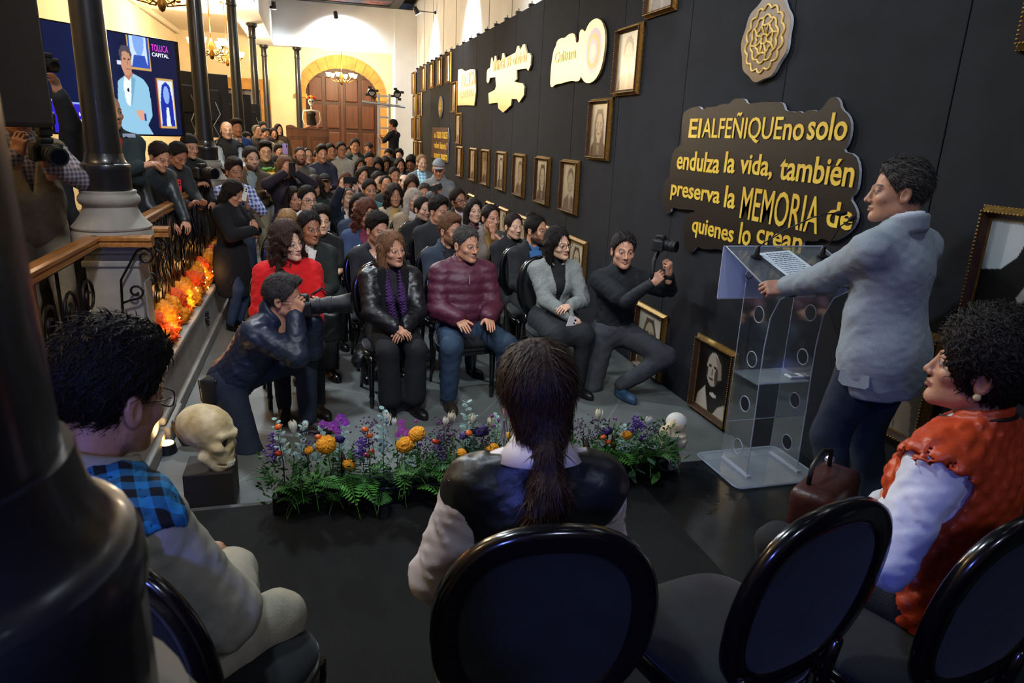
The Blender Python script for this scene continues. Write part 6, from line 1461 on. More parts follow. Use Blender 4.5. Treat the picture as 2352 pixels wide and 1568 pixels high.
for px, py, tx, ty in ((639, 1000, 648, 1010), (842, 980, 848, 1040), (1162, 960, 1170, 1040), (1400, 960, 1385, 1040), (1340, 985, 1335, 1040)):
    a, c = FL(px, py, -0.03), FL(tx, ty, -0.02); c.z = min(c.z, 0.12); MB().tube([c, (a+c)/2+Vector((0.008, 0, 0)), a], 0.003, 5, rs=[0.0035, 0.003, 0.0015]).build('twig', M_twig, fa)
for px, py, s in ((785, 1060, 1.0), (1235, 1050, 1.0), (1345, 1030, 1.3), (1405, 1020, 1.0)):
    p = FL(px, py, -0.03); MB().tube([p+Vector((0, 0, -0.08)), p+Vector((0.01, 0, 0.0)), p+Vector((0, 0, 0.06))], 0.01, 7, rs=[0.006, 0.016*s, 0.003]).build('dried_pod', mat('brown_pod', '3E2216', rough=0.7), fa, True)
b = MB()
for k in range(26):    # broad leaves at the right end
    c = Vector((r.uniform(0.78, 1.10), r.uniform(-0.12, 0.04), r.uniform(0.06, 0.22))); q = Vector((r.uniform(-0.6, 1), r.uniform(-1, 0.2), r.uniform(-0.5, 0.6))).normalized(); w = q.cross(Vector((0.2, 0.3, 1))).normalized(); l_ = r.uniform(0.05, 0.09)
    m2 = MB().prism([(0, 0), (0.35, 0.27), (0.7, 0.22), (1, 0), (0.7, -0.22), (0.35, -0.27)], c, q*l_, w*l_, q.cross(w)*0.001); m2.build('broad_leaf', M_fern[1] if k % 2 else mat('grey_green_leaf', '4A6A56', rough=0.6), fa)
# ------------------------------------------------------------------ papier-mache skulls
def skull_sdf(P):
    Pm = P.copy(); Pm[:, 0] = np.abs(P[:, 0])
    d = sell(P, (0, 0.03, 0.055), (0.125, 0.150, 0.120)); d = smin(d, sell(P, (0, -0.075, -0.035), (0.085, 0.075, 0.085)), 0.05)
    d = smin(d, sell(Pm, (0.070, -0.085, -0.015), (0.035, 0.045, 0.028)), 0.02); d = smin(d, sseg(Pm, (0.005, -0.125, 0.055), (0.075, -0.100, 0.050), 0.022, 0.018), 0.02)
    d = smax(d, -sell(Pm, (0.047, -0.150, 0.015), (0.033, 0.055, 0.030)), 0.012); d = smax(d, -sell(Pm, (0.008, -0.165, -0.042), (0.014, 0.05, 0.022)), 0.008)
    d = smin(d, sell(P, (0, -0.105, -0.095), (0.060, 0.050, 0.045)), 0.02); d = smin(d, sseg(Pm, (0.075, -0.02, -0.085), (0.02, -0.120, -0.150), 0.024, 0.024), 0.03)
    t = sell(P, (0, -0.125, -0.105), (0.052, 0.035, 0.036)); d = smin(d, t-0.003*np.abs(np.sin(P[:, 0]*math.pi/0.017)), 0.006)
    d = smax(d, -(np.maximum(np.abs(P[:, 2]+0.107)-0.0025, P[:, 1]+0.10)), 0.003)
    return d+0.0025*wob(P, 45, 2.0)
SV, SQ = polymesh(skull_sdf, (-0.16, -0.20, -0.20), (0.16, 0.21, 0.20), 0.0085)
SKM = np_mesh('skull', SV, SQ)
m_sk = mat('stained_papier_mache', 'D9BC80', rough=0.7, noise=0.35, nscale=9, bump=0.2, bscale=40, color2='EEDFB8'); SKM.materials.append(m_sk)
sk = thing('papier_mache_skull', 'large cream papier-mâché skull beside the man in the checked shirt', 'skull', at(478, 1005, y=3.62), 0)
o = obj('skull', SKM, None, sk); o.rotation_euler = (math.radians(12), math.radians(10), math.radians(72)); o.scale = (0.98,)*3
bx_ = sk.location
for k in range(7):
    a = (k-3)*0.22; MB().box((-0.007, -0.004, -0.014), (0.007, 0.006, 0.012), 0.003).build('tooth', mat('painted_tooth', 'E9E2CC', rough=0.4), o).location = (0.055*math.sin(a), -0.105-0.056*math.cos(a), -0.098)
for s in (-1, 1): MB().ball((s*0.047, -0.108, 0.015), 0.026, (1, 0.5, 1), 12).build('eye_socket_paint', mat('black_paint', '0C0B0B', rough=0.6), o)
bq = thing('plinth_box', 'low dark plinth carrying the large cream skull', 'plinth', (bx_.x, bx_.y, 0)); MB().box((-0.12, -0.12, 0), (0.12, 0.12, bx_.z-0.150), 0.006).build('box', mat('plinth_dark', '2A2622', rough=0.7), bq)
p2 = at(1540, 1010, y=3.18)
sk2 = thing('papier_mache_skull', 'cream papier-mâché skull at the end of the flower arrangement near the lectern', 'skull', (p2.x, 3.16, p2.z+0.03), 0)
def skull2(P):
    d = sell(P, (0, 0, -0.015), (0.082, 0.082, 0.072)); d = smin(d, sell(P, (0.012, 0, 0.075), (0.055, 0.06, 0.055)), 0.02); d = smin(d, sell(P, (-0.055, -0.02, 0.035), (0.035, 0.05, 0.045)), 0.02)
    d = smax(d, -sell(P, (-0.035, -0.075, 0.060), (0.022, 0.03, 0.028)), 0.010); d = smax(d, -sell(P, (-0.075, -0.06, -0.01), (0.02, 0.02, 0.022)), 0.01); d = smax(d, -sseg(P, (0.0, -0.085, 0.005), (0.075, -0.05, 0.012), 0.010, 0.008), 0.008); d = smin(d, sell(P, (-0.02, -0.03, -0.125), (0.062, 0.06, 0.060)), 0.008)
    return d+0.003*wob(P, 60, 4.0)
V_, Q_ = polymesh(skull2, (-0.13, -0.12, -0.21), (0.13, 0.12, 0.16), 0.005); obj('skull', np_mesh('skull', V_, Q_), m_sk, sk2)
V_, Q_ = polymesh(lambda P: smax(sell(P, (0.018, 0.005, 0.080), (0.059, 0.064, 0.056)), -(P[:, 2]-0.075-0.25*P[:, 0]), 0.004), (-0.08, -0.1, 0.0), (0.12, 0.1, 0.17), 0.005); obj('pale_cap', np_mesh('pale_cap', V_, Q_), mat('white_cap_paint', 'CFCBC0', rough=0.7), sk2)
# ------------------------------------------------------------------ back of the hall: cabinet, figure, ladder with lamps
M_cab = mat('cabinet_wood', '6B4226', rough=0.5, noise=0.3, nscale=1, stretch=(12, 12, 1.5)); YC = 18.6
xa, xb = at(657, 300, y=YC).x, at(756, 300, y=YC).x; zt_ = at(700, 290, y=YC).z
cb = thing('wooden_cabinet', 'old brown wooden cabinet with scalloped top before the arched door', 'cabinet', ((xa+xb)/2, YC, 0)); hw = (xb-xa)/2
MB().box((-hw, 0, 0), (hw, 0.5, zt_-0.05), 0.01).build('body', M_cab, cb)
sc = [(-hw, zt_-0.06)]+[(-hw+2*hw*k/24, zt_+0.045*math.sin(k/24*math.pi*4+0.3)-0.02) for k in range(25)]+[(hw, zt_-0.06)]
MB().prism(sc, (0, -0.02, 0), (1, 0, 0), (0, 0, 1), (0, 0.06, 0)).build('scalloped_crest', M_cab, cb)
for s in (-1, 1):
    d_ = MB().box((s*hw*0.5-hw*0.40, -0.02, 0.35), (s*hw*0.5+hw*0.40, 0.005, zt_-0.22), 0.008).build('door', mat('cabinet_wood_dark', '573319', rough=0.5, noise=0.3, nscale=1, stretch=(12, 12, 1.5)), cb)
    MB().box((s*hw*0.5-hw*0.28, -0.035, 0.48), (s*hw*0.5+hw*0.28, -0.015, zt_-0.34), 0.012).build('door_panel', M_cab, d_)
M_bone = mat('white_bone_paint', 'DCD2C6', rough=0.6)
ct = thing('skeleton_figure', 'white skeleton figure in a black bodice with a bright flower crown', 'figure', (at(715, 250, y=YC+0.25).x, YC+0.25, zt_-0.02)); hz_ = at(715, 233, y=YC+0.25).z-zt_+0.02
MB().ball((0, 0, hz_), 0.085, (0.85, 0.95, 1.1), 14).ball((0, -0.03, hz_-0.08), 0.045, (1, 1, 0.8), 10).build('skull', M_bone, ct, True)
for s in (-1, 1): MB().ball((s*0.03, -0.075, hz_+0.0), 0.022, (1, 0.5, 1), 8).build('eye_socket', mat('black_paint', '0C0B0B'), ct)
MB().tube([(0, 0, hz_-0.10), (0, 0, hz_-0.2)], 0.018, 8).tube([(-0.19, 0, hz_-0.23), (0, -0.02, hz_-0.21), (0.19, 0, hz_-0.23)], 0.022, 8).build('collar_bones', M_bone, ct, True)
for s in (-1, 1): MB().tube([(s*0.19, 0, hz_-0.23), (s*0.21, 0, hz_-0.42), (s*0.18, -0.03, hz_-0.52), (s*0.06, -0.06, 0.02)], 0.018, 8).build('arm', M_bone, ct, True)
MB().lathe([(0.10, 0.0), (0.13, 0.05), (0.085, hz_*0.45), (0.125, hz_-0.30), (0.09, hz_-0.24)], seg=16).build('bodice', mat('black_bodice', '14110F', rough=0.7), ct, True)
MB().lathe([(0.17, 0.0), (0.15, 0.03), (0.10, 0.06)], seg=16).build('skirt_ruffle', mat('pink_ruffle', 'C87888', rough=0.7), ct, True)
for k, c_ in enumerate(('F0A020', 'E03018', 'F0D030', 'E87018', 'D02820')): MB().ball((-0.08+0.04*k, -0.03, hz_+0.085+0.025*math.sin(k/4*math.pi)), 0.042, (1, 1, 0.8), 8).build('crown_flower', mat('crown_'+c_, c_, rough=0.6), ct, True)
M_alu = mat('aluminium', 'B8BCC0', rough=0.35, metal=0.7); YL = 19.0
la = thing('ladder', 'aluminium ladder standing by the arch, holding a lamp bar', 'ladder', (at(883, 300, y=YL).x, YL, 0)); lw2 = (at(895, 300, y=YL).x-at(871, 300, y=YL).x)/2; lz = at(883, 215, y=YL).z
for s in (-1, 1): MB().box((s*lw2-0.03, -0.02, 0), (s*lw2+0.03, 0.02, lz), 0.006).build('stile', M_alu, la)
for k in range(11): MB().box((-lw2, -0.015, 0.18+k*0.26), (lw2, 0.015, 0.22+k*0.26), 0.004).build('rung', M_alu, la)
for s in (-1, 1): MB().tube([(s*lw2, 0.02, lz-0.1), (s*lw2*1.2, 0.9, 0)], 0.02, 6).build('rear_leg', M_alu, la)
ba = thing('lamp_bar', 'horizontal aluminium bar clamped across the ladder with two dark lamps', 'lamp bar', (at(883, 240, y=YL).x, YL-0.06, at(883, 238, y=YL).z)); e0, e1 = at(831, 232, y=YL).x-ba.location.x, at(930, 246, y=YL).x-ba.location.x
MB().cyl((e0, 0, 0.02), (e1, 0, -0.06), 0.03, seg=10).build('bar', M_alu, ba)
for px in (853, 911):
    x_ = at(px, 210, y=YL).x-ba.location.x; lp_ = MB().cyl((x_, 0.08, 0.28), (x_, -0.08, 0.24), 0.09, 0.10, 14).build('lamp_head', M_can, ba)
    MB().cyl((x_, -0.082, 0.24), (x_, -0.086, 0.24), 0.07, seg=14).build('lens', mat('grey_lens', '8A8A88', rough=0.2), lp_)
    MB().tube([(x_, 0, 0.0), (x_, 0, 0.2)], 0.012, 6).build('yoke', M_can, ba)
    for k in range(4): a = k*math.pi/2+0.4; MB().box((x_+0.13*math.cos(a)-0.045, -0.13, 0.24+0.13*math.sin(a)-0.03), (x_+0.13*math.cos(a)+0.045, -0.08, 0.24+0.13*math.sin(a)+0.03), 0.004).build('barn_door', M_can, lp_)
# ------------------------------------------------------------------ cloth materials and small held things
def cloth(c, rough=0.85, noise=0.12, bump=0.25, bscale=180, nscale=25, **k): return mat('cloth_%s_%d_%d' % (c, int(rough*100), int(bscale)), c, rough=rough, noise=noise, nscale=nscale, bump=bump, bscale=bscale, **k)
def leather(c): return mat('leather_'+c, c, rough=0.40, noise=0.25, nscale=14, bump=0.25, bscale=30, spec=0.5)
def w2l(loc, rz, s, p):
    d = (Vector(p)-Vector(loc))/s; return Matrix.Rotation(-rz, 3, 'Z')@d
def l2w(loc, rz, s, p): return Vector(loc)+Matrix.Rotation(rz, 3, 'Z')@Vector(p)*s
def d2l(rz, d): return np.array(Matrix.Rotation(-rz, 3, 'Z')@Vector(d))
M_cam = mat('camera_body', '0E0E10', rough=0.45, bump=0.3, bscale=400); M_camg = mat('lens_glass', '0A0C14', rough=0.05, spec=0.8); M_camr = mat('rubber_ring', '161618', rough=0.6)
def dirmat(d, up=(0, 0, 1)):
    y = Vector(d).normalized(); x = y.cross(Vector(up)).normalized(); z = x.cross(y); return Matrix((x, y, z)).transposed().to_4x4()
def camera_thing(label, loc, d, lens=0.14, lr=0.042, hood=False, flash=False, s=1.0, name='camera', up=(0, 0, 1)):
    """camera body centred on loc, lens along d"""
    t = thing(name, label, 'camera', loc); X = Matrix.Scale(s, 4); t.rotation_euler = dirmat(d, up).to_euler(); t.scale = (s,)*3
    MB().box((-0.07, -0.035, -0.05), (0.07, 0.035, 0.04), 0.012).box((-0.03, -0.03, 0.035), (0.03, 0.035, 0.068), 0.01).box((0.045, -0.02, -0.05), (0.075, 0.055, 0.035), 0.012).build('camera_body', M_cam, t)
    ls_ = MB().cyl((0, 0.03, -0.005), (0, 0.03+lens*0.45, -0.005), lr*0.86, lr*0.9, 20).cyl((0, 0.03+lens*0.45, -0.005), (0, 0.03+lens, -0.005), lr*0.92, lr, 20).build('lens', M_cam, t, 'auto')
    MB().cyl((0, 0.03+lens*0.25, -0.005), (0, 0.03+lens*0.40, -0.005), lr*0.97, seg=20).cyl((0, 0.03+lens*0.6, -0.005), (0, 0.03+lens*0.78, -0.005), lr*1.03, seg=20).build('focus_ring', M_camr, ls_, 'auto')
    MB().cyl((0, 0.028+lens, -0.005), (0, 0.031+lens, -0.005), lr*0.8, seg=20).build('front_glass', M_camg, ls_)
    if hood: MB().lathe([(lr*1.02, 0), (lr*1.25, lens*0.42), (lr*1.20, lens*0.42), (lr*0.98, 0)], (0, 0, 0), 20, close=False).build('lens_hood', M_cam, ls_, True).matrix_local = Matrix.Translation((0, 0.03+lens, -0.005))@Matrix.Rotation(math.radians(-90), 4, 'X')
    if flash: MB().box((-0.03, -0.03, 0.07), (0.03, 0.03, 0.13), 0.008).box((-0.038, -0.02, 0.13), (0.038, 0.06, 0.185), 0.01).build('flash', M_cam, t); MB().box((-0.034, -0.015, 0.186), (0.034, 0.055, 0.192), 0.002).build('flash_window', mat('flash_diffuser', '9AA0A6', rough=0.4), t)
    return t
def phone_thing(label, loc, d, up=(0, 0, 1), color='14161A', screen=None, s=1.0, group=None):
    """phone whose back looks along d"""
    t = thing('phone', label, 'phone', loc, group=group); t.rotation_euler = dirmat(d, up).to_euler(); t.scale = (s,)*3
    MB().box((-0.037, -0.004, -0.077), (0.037, 0.004, 0.077), 0.0035).build('case', mat('phone_'+color, color, rough=0.35), t)
    for z in (0.055, 0.032): MB().cyl((-0.02, 0.004, z), (-0.02, 0.007, z), 0.0085, seg=10).build('camera_lens', M_camg, t)
    MB().box((-0.034, -0.0046, -0.073), (0.034, -0.0041, 0.073)).build('screen', mat('phone_screen_'+(screen or 'off'), screen or '050507', rough=0.1, **(dict(emit=screen, estr=1.0) if screen else {})), t)
    return t
# ------------------------------------------------------------------ the speaker
loc = Vector((2.37, 2.34, ST)); rz = face(-0.15, 0.99)
hl = at(1752, 655, y=2.84)
J = skeleton('stand', lean=4, twist=8, lh=w2l(loc, rz, 1, hl+Vector((0.085, -0.05, 0.0))), rh=w2l(loc, rz, 1, Vector((2.50, 2.78, 1.38))), lel=d2l(rz, (0.35, -0.5, -0.7)), rel=d2l(rz, (0.25, 0.2, -0.9)), lf=(0.11, 0.03, 0.085), rf=(-0.10, 0.06, 0.085), w=1.18)
def skirted(P, d, q, J=J): return smin(d, sell(P, J['T'](0, 0.0, -0.06), (0.215, 0.165, 0.26), J['M'].astype(np.float32)), 0.06)
M_blaz = mat('grey_blue_blazer', '8A949B', rough=0.9, noise=0.14, nscale=220, bump=0.22, bscale=500)
bl_ = dict(t=0.022, hem=0.20, vopen=0.32, collar='jacket', belly=0.04, extra=skirted, fold=0.0035, thick=1.1, nz=-0.012)
sp, SJ, SHM = person('man in a pale grey-blue blazer speaking at the lectern', loc, rz, lod=0, J=J, skin='b', head='m', hair='short', hairc='pepper', yaw=38, pitch=-2, roll=0,
    tops=[dict(name='shirt', mat=cloth('D5DBE2'), t=0.008, sleeve=None, collar='stand', belly=0.03), dict(name='blazer', mat=M_blaz, h=0.009, **bl_)],
    low=dict(mat=cloth('1B2436'), t=0.018, thick=1.08), shoes=('shoe', mat('black_shoe', '0C0C0D', rough=0.25)), hands=('grip', 'relax'), hdir=(d2l(rz, (-0.95, 0.25, -0.1)), None), hback=(d2l(rz, (-0.1, -0.75, 0.65)), None), hs=1.05)
T_ = SJ['T']; bf_ = top_sdf(SJ, **bl_)
pp_ = [surf(bf_, T_(*p), -np.array(SJ['M'])@np.array([1, 0.25, 0])) for p in ((0.45, 0.13, -0.08), (0.45, 0.02, -0.08))]
b = MB(); n_ = Vector(np.array(SJ['M'])@np.array([1, 0.2, 0])); e_ = Vector(pp_[1]-pp_[0]); up_ = Vector(np.array(SJ['M'])@np.array([0, 0, 1]))
b.prism([(0.0, 0.0), (1.15, 0.01), (1.2, -0.045), (1.0, -0.062), (0.1, -0.058), (-0.02, -0.045)], Vector(pp_[0])-n_*0.004, e_, up_, n_*0.010).build('pocket_flap', M_blaz, sp)
w_, e_ = Vector(SJ['wL']), Vector(SJ['eL']); dw = (w_-e_).normalized()
wt = MB().tube([tuple(w_+(Matrix(frame(dw, (0, 0, 1)).tolist())@Vector((0, 0.033*math.cos(a), 0.029*math.sin(a))))) for a in [2*math.pi*k/16 for k in range(16)]], 0.008, 6, closed=True).build('wristwatch', mat('steel_watch', '8A8E94', rough=0.25, metal=0.8), sp, True)
for k in range(4):
    p_ = e_+(w_-e_)*(0.80+0.035*k)+Vector(d2l(rz, (0, -0.6, -0.8)))*0.050; MB().cyl(p_, p_+Vector(d2l(rz, (0, -0.6, -0.8)))*0.008, 0.008, seg=10).build('cuff_button', mat('dark_button', '15151A', rough=0.3), sp)
# ------------------------------------------------------------------ woman with the ponytail, seen from behind
C1 = Vector((0.470, 1.41, ST+0.006)); rC1 = face(0.12, 1.0); chair(C1, rC1, 'black oval-back chair under the ponytailed woman')
loc = Vector((0.497, 1.43, ST)); rz = face(0.14, 1.0); s_ = 0.935
J = skeleton('sit', lean=4, lh=(0.15, -0.25, 0.64), rh=(-0.05, -0.34, 0.70), lel=(0.45, 0.15, -0.9), rel=(-0.9, 0.2, -0.6), w=0.98)
M_lv = leather('17191C')
def pony_hair(P):
    d = _scalp(P, 0.016, 0.010); d = _facecut(P, d, -0.035, 0.100, 0.070); d = smax(d, -(P[:, 2]+0.085-0.35*np.clip(0.02-P[:, 1], 0, 0.1)), 0.02)
    d = smin(d, sell(P, (0, 0.060, -0.045), (0.070, 0.062, 0.070)), 0.03)
    d = smin(d, sseg(P, (0, 0.095, -0.075), (0.005, 0.120, -0.105), 0.030, 0.026), 0.03)
    for a, b, r1, r2 in (((0.005, 0.118, -0.10), (0.012, 0.140, -0.19), 0.028, 0.044), ((0.012, 0.140, -0.19), (0.025, 0.135, -0.29), 0.046, 0.046), ((0.025, 0.135, -0.29), (0.020, 0.120, -0.40), 0.046, 0.022)):
        d = smin(d, sseg(P, a, b, r1, r2), 0.02)
    ang = np.arctan2(P[:, 0], P[:, 1]-0.02); lo_ = np.clip((-0.10-P[:, 2])/0.05, 0, 1)
    return d+0.0016*np.sin(ang*46+2*np.sin(P[:, 2]*18))*(1-lo_)+lo_*0.0035*np.sin(P[:, 0]*190+12*np.sin(P[:, 2]*16+1)+P[:, 1]*60)
PVh, PQh = polymesh(pony_hair, (-0.13, -0.14, -0.46), (0.13, 0.22, 0.16), 0.0048); PVh, PQh = add_strands(PVh, PQh, 'ponytail', 5000); _HAIR[('ponytail', 0.005)] = np_mesh('hair_ponytail', PVh, PQh)
def capsh(P, d, q, J=J):
    for s in 'LR': S, E = J['s'+s], J['e'+s]; d = smin(d, sseg(P, S, S+(E-S)*0.22, 0.068, 0.070), 0.04)
    return d
M_hairb = mat('dark_brown_strands', '22150F', rough=0.45, noise=0.5, nscale=1, stretch=(420, 420, 22), bump=0.35, bscale=1.0, spec=0.3, color2='3A241A')
pw_, WJ, WHM = person('woman with a long brown ponytail in a black leather vest, seen from behind', loc, rz, lod=0, scale=s_, J=J, skin='d', head='f', hair='ponytail', hairc='brown', yaw=8, pitch=4,
    tops=[dict(name='blouse', mat=mat('ivory_satin', 'D3CACB', rough=0.45, noise=0.05, nscale=9, bump=0.15, bscale=20), t=0.014, sleeve='quarter', thick=1.35, fold=0.006, h=0.009), dict(name='leather_vest', mat=M_lv, t=0.028, sleeve=None, hem=0.05, nz=-0.030, extra=capsh, h=0.009, fold=0.003)],
    low=dict(name='skirt', mat=cloth('101113'), frac=0.25, skirt=0.8), shoes=('shoe', mat('black_shoe', '0C0C0D')), hs=1.08)
bpy.context.view_layer.update()
for o in pw_.children:
    if o.name.startswith('hair'): o.material_slots[0].material = M_hairb
# blouse collar lying over the vest
q_ = []
b = MB(); rows = []
for i, (R_, z_, y_) in enumerate(((0.056, 0.585, 0.006), (0.066, 0.588, 0.012), (0.090, 0.562, 0.020), (0.112, 0.532, 0.026))):
    rows.append([b.bm.verts.new(Vector(WJ['T'](R_*math.sin(a), y_+R_*math.cos(a)*0.92, z_-0.018*(1-math.cos(a))*(0.6 if i < 2 else 0.9)))) for a in [math.radians(-165+330*k/30) for k in range(31)]])
for A, B in zip(rows, rows[1:]):
    for k in range(30): b.bm.faces.new((A[k], A[k+1], B[k+1], B[k]))
me = b.mesh('blouse_collar', True); o = obj('blouse_collar', me, MATS['ivory_satin'], pw_); md = o.modifiers.new('thick', 'SOLIDIFY'); md.thickness = 0.005
MB().tube([tuple(WJ['T'](0.025, 0.125, 0.50)), tuple(WJ['T'](0.025, 0.142, 0.38)), tuple(WJ['T'](0.025, 0.142, 0.25)), tuple(WJ['T'](0.025, 0.135, 0.12))], 0.0016, 5).build('back_seam', mat('seam_dark', '050506', rough=0.6), pw_)
for s in (-1, 1):
    p_ = WHM@Vector((s*0.079, 0.005, -0.05)); MB().tube([p_, p_+Vector((0, 0, -0.02)), p_+Vector((s*0.006, 0, -0.05)), p_+Vector((0, 0, -0.075)), p_+Vector((-s*0.006, 0, -0.05)), p_+Vector((0, 0, -0.02))], 0.004, 6).build('earring', mat('silver_earring', 'B8B4AE', rough=0.3, metal=0.6), pw_)
# ------------------------------------------------------------------ empty chair and the woman in the orange vest
chair(Vector((1.03, 1.37, ST+0.006)), face(-0.20, 0.97), 'empty black oval-back chair between the ponytailed woman and the orange vest')
chair(Vector((1.49, 1.25, ST+0.006)), face(-0.10, 1.0), 'black oval-back chair under the woman in the orange vest')
loc = Vector((1.68, 1.30, ST)); rz = face(-0.32, 0.95); s_ = 0.985
hl = at(2040, 1145, y=1.62)
J = skeleton('sit', lean=2, lh=w2l(loc, rz, s_, at(2050, 1165, y=1.40)), rh=w2l(loc, rz, s_, at(2010, 1160, y=1.62)), lel=d2l(rz, (-0.6, -0.4, -0.6)), rel=(-0.8, 0.2, -0.5))
M_or = mat('orange_quilted_nylon', 'B8401C', rough=0.42, noise=0.14, nscale=20, bump=0.35, bscale=35, spec=0.5)
ov, OJ, OHM = person('smiling woman with short curly hair in an orange quilted vest', loc, rz, lod=0, scale=s_, J=J, skin='b', head='f', hair='afro', hairc='black', yaw=22, pitch=-10, lips=(0.22, 0.06, 0.055),
    tops=[dict(name='shirt', mat=mat('white_cotton', 'D0D2DC', rough=0.8, noise=0.05, nscale=9, bump=0.2, bscale=25), t=0.014, sleeve='long', thick=1.2, fold=0.006, collar='shirt', h=0.009), dict(name='quilted_vest', mat=M_or, t=0.034, sleeve=None, hem=0.13, quilt='diamond', collar='stand', armcut=0.094, nz=-0.005, h=0.0088, fold=0.002)],
    low=dict(mat=cloth('14161B')), shoes=('shoe', mat('black_shoe', '0C0C0D')), hands=('relax', 'relax'), hs=1.06)
p_ = OHM@Vector((0.080, 0.012, -0.046)); MB().ball(p_, 0.010, (1, 1, 1), 12).build('pearl_earring', mat('pearl', 'C9B48C', rough=0.2), ov)
MB().tube([tuple(OJ['T'](0.075*math.sin(a), 0.010+0.085*math.cos(a), 0.548+0.02*math.cos(a))) for a in [math.radians(-150+300*k/20) for k in range(21)]], 0.006, 6).build('piping', mat('dark_piping', '2A1512', rough=0.6), ov)
hb = thing('handbag', 'dark red-brown leather handbag on the lap of the woman in orange', 'handbag', (1.62, 1.72, 0.74), face(-0.5, 0.8))
MB().box((-0.16, -0.07, 0), (0.16, 0.07, 0.16), 0.03).build('bag', leather('3A1C1A'), hb, True); MB().tube([(-0.10, -0.03, 0.15), (-0.09, -0.03, 0.22), (0.0, -0.03, 0.25), (0.09, -0.03, 0.22), (0.10, -0.03, 0.15)], 0.008, 6).build('handle', leather('14100F'), hb, True); MB().ball((-0.17, -0.05, 0.15), 0.018, (1, 1, 1), 10).build('clasp', M_alu, hb)
# ------------------------------------------------------------------ man in the beige hooded jacket, seen from behind
chair(Vector((-0.30, 1.50, ST+0.006)), face(0.50, 0.86), 'black oval-back chair under the man in the beige jacket')
loc = Vector((-0.535, 1.45, ST)); rz = face(0.74, 0.68); s_ = 0.975
J = skeleton('sit', lean=10, lh=(0.10, -0.34, 0.70), rh=(-0.06, -0.36, 0.68), lel=(0.8, 0.2, -0.6), rel=(-0.9, 0.25, -0.5), w=1.06)
M_bei = mat('beige_cotton_jacket', 'A29E8E', rough=0.85, noise=0.10, nscale=9, bump=0.35, bscale=22)
def tail(P, d, q, J=J): return smin(d, sell(P, J['T'](0, 0.02, -0.06), (0.20, 0.16, 0.16), J['M'].astype(np.float32)), 0.05)
bm_, BJ, BHM = person('man with glasses in a beige jacket with a check-lined hood, seen from behind', loc, rz, lod=0, scale=s_, J=J, skin='b', head='mw', hair='bush', hairc='black', yaw=10, pitch=4, glasses=True, beard='stubble',
    tops=[dict(name='jacket', mat=M_bei, t=0.036, hem=0.16, belly=0.04, thick=1.25, fold=0.0045, extra=tail, h=0.0095, nz=-0.02, collar='jacket')], low=dict(mat=cloth('A19C88'), t=0.016), shoes=('shoe', mat('black_shoe', '0C0C0D')), hs=1.12)
BJt = top_sdf(BJ, t=0.036, hem=0.16, belly=0.04, thick=1.25, fold=0.0045, extra=tail, nz=-0.02)
def back_q(P): return (P-BJ['P'].astype(np.float32))@BJ['M'].astype(np.float32)
def patch(P):
    q = back_q(P); d = np.abs(BJt(P)-0.010)-0.005; e = (np.sqrt(((q[:, 0]+0.06)/0.225)**2+((q[:, 2]-0.525)/0.195)**2)-1)*0.15; d = smax(d, e, 0.004); return smax(d, -q[:, 1]-0.05, 0.004)
HV_, HQ_ = polymesh(patch, BJ['nb']-0.3, BJ['nb']+0.2, 0.007); obj('hood_lining', np_mesh('hood_lining', HV_, HQ_), plaid_mat('blue_check', '0C0F14', '2384B4', 23.0, 0.85, ('X', 'Y'), 0.5, 0.25), bm_)
b = MB(); rp_ = []
for k in range(33):
    a = math.radians(-12+204*k/32); x_, z_ = -0.06+0.235*math.cos(a), 0.525-0.205*math.sin(a); rp_.append(Vector(surf(BJt, BJ['T'](x_, 0.40, z_), np.array(BJ['M'])@np.array([0, -1, 0])))+Vector(np.array(BJ['M'])@np.array([0, 0.028, 0.006])))
b.tube(rp_, 0.026, 10, rs=[0.022+0.026*math.sin(math.pi*k/32) for k in range(33)]).build('hood', M_bei, bm_, True)
MB().tube([tuple(BJ['T'](0.088*math.sin(a), 0.012+0.092*math.cos(a), 0.548+0.016*math.cos(a))) for a in [math.radians(-150+300*k/28) for k in range(29)]], 0.024, 10, rs=[0.012+0.013*math.sin(math.pi*k/28) for k in range(29)]).build('collar_band', M_bei, bm_, True)
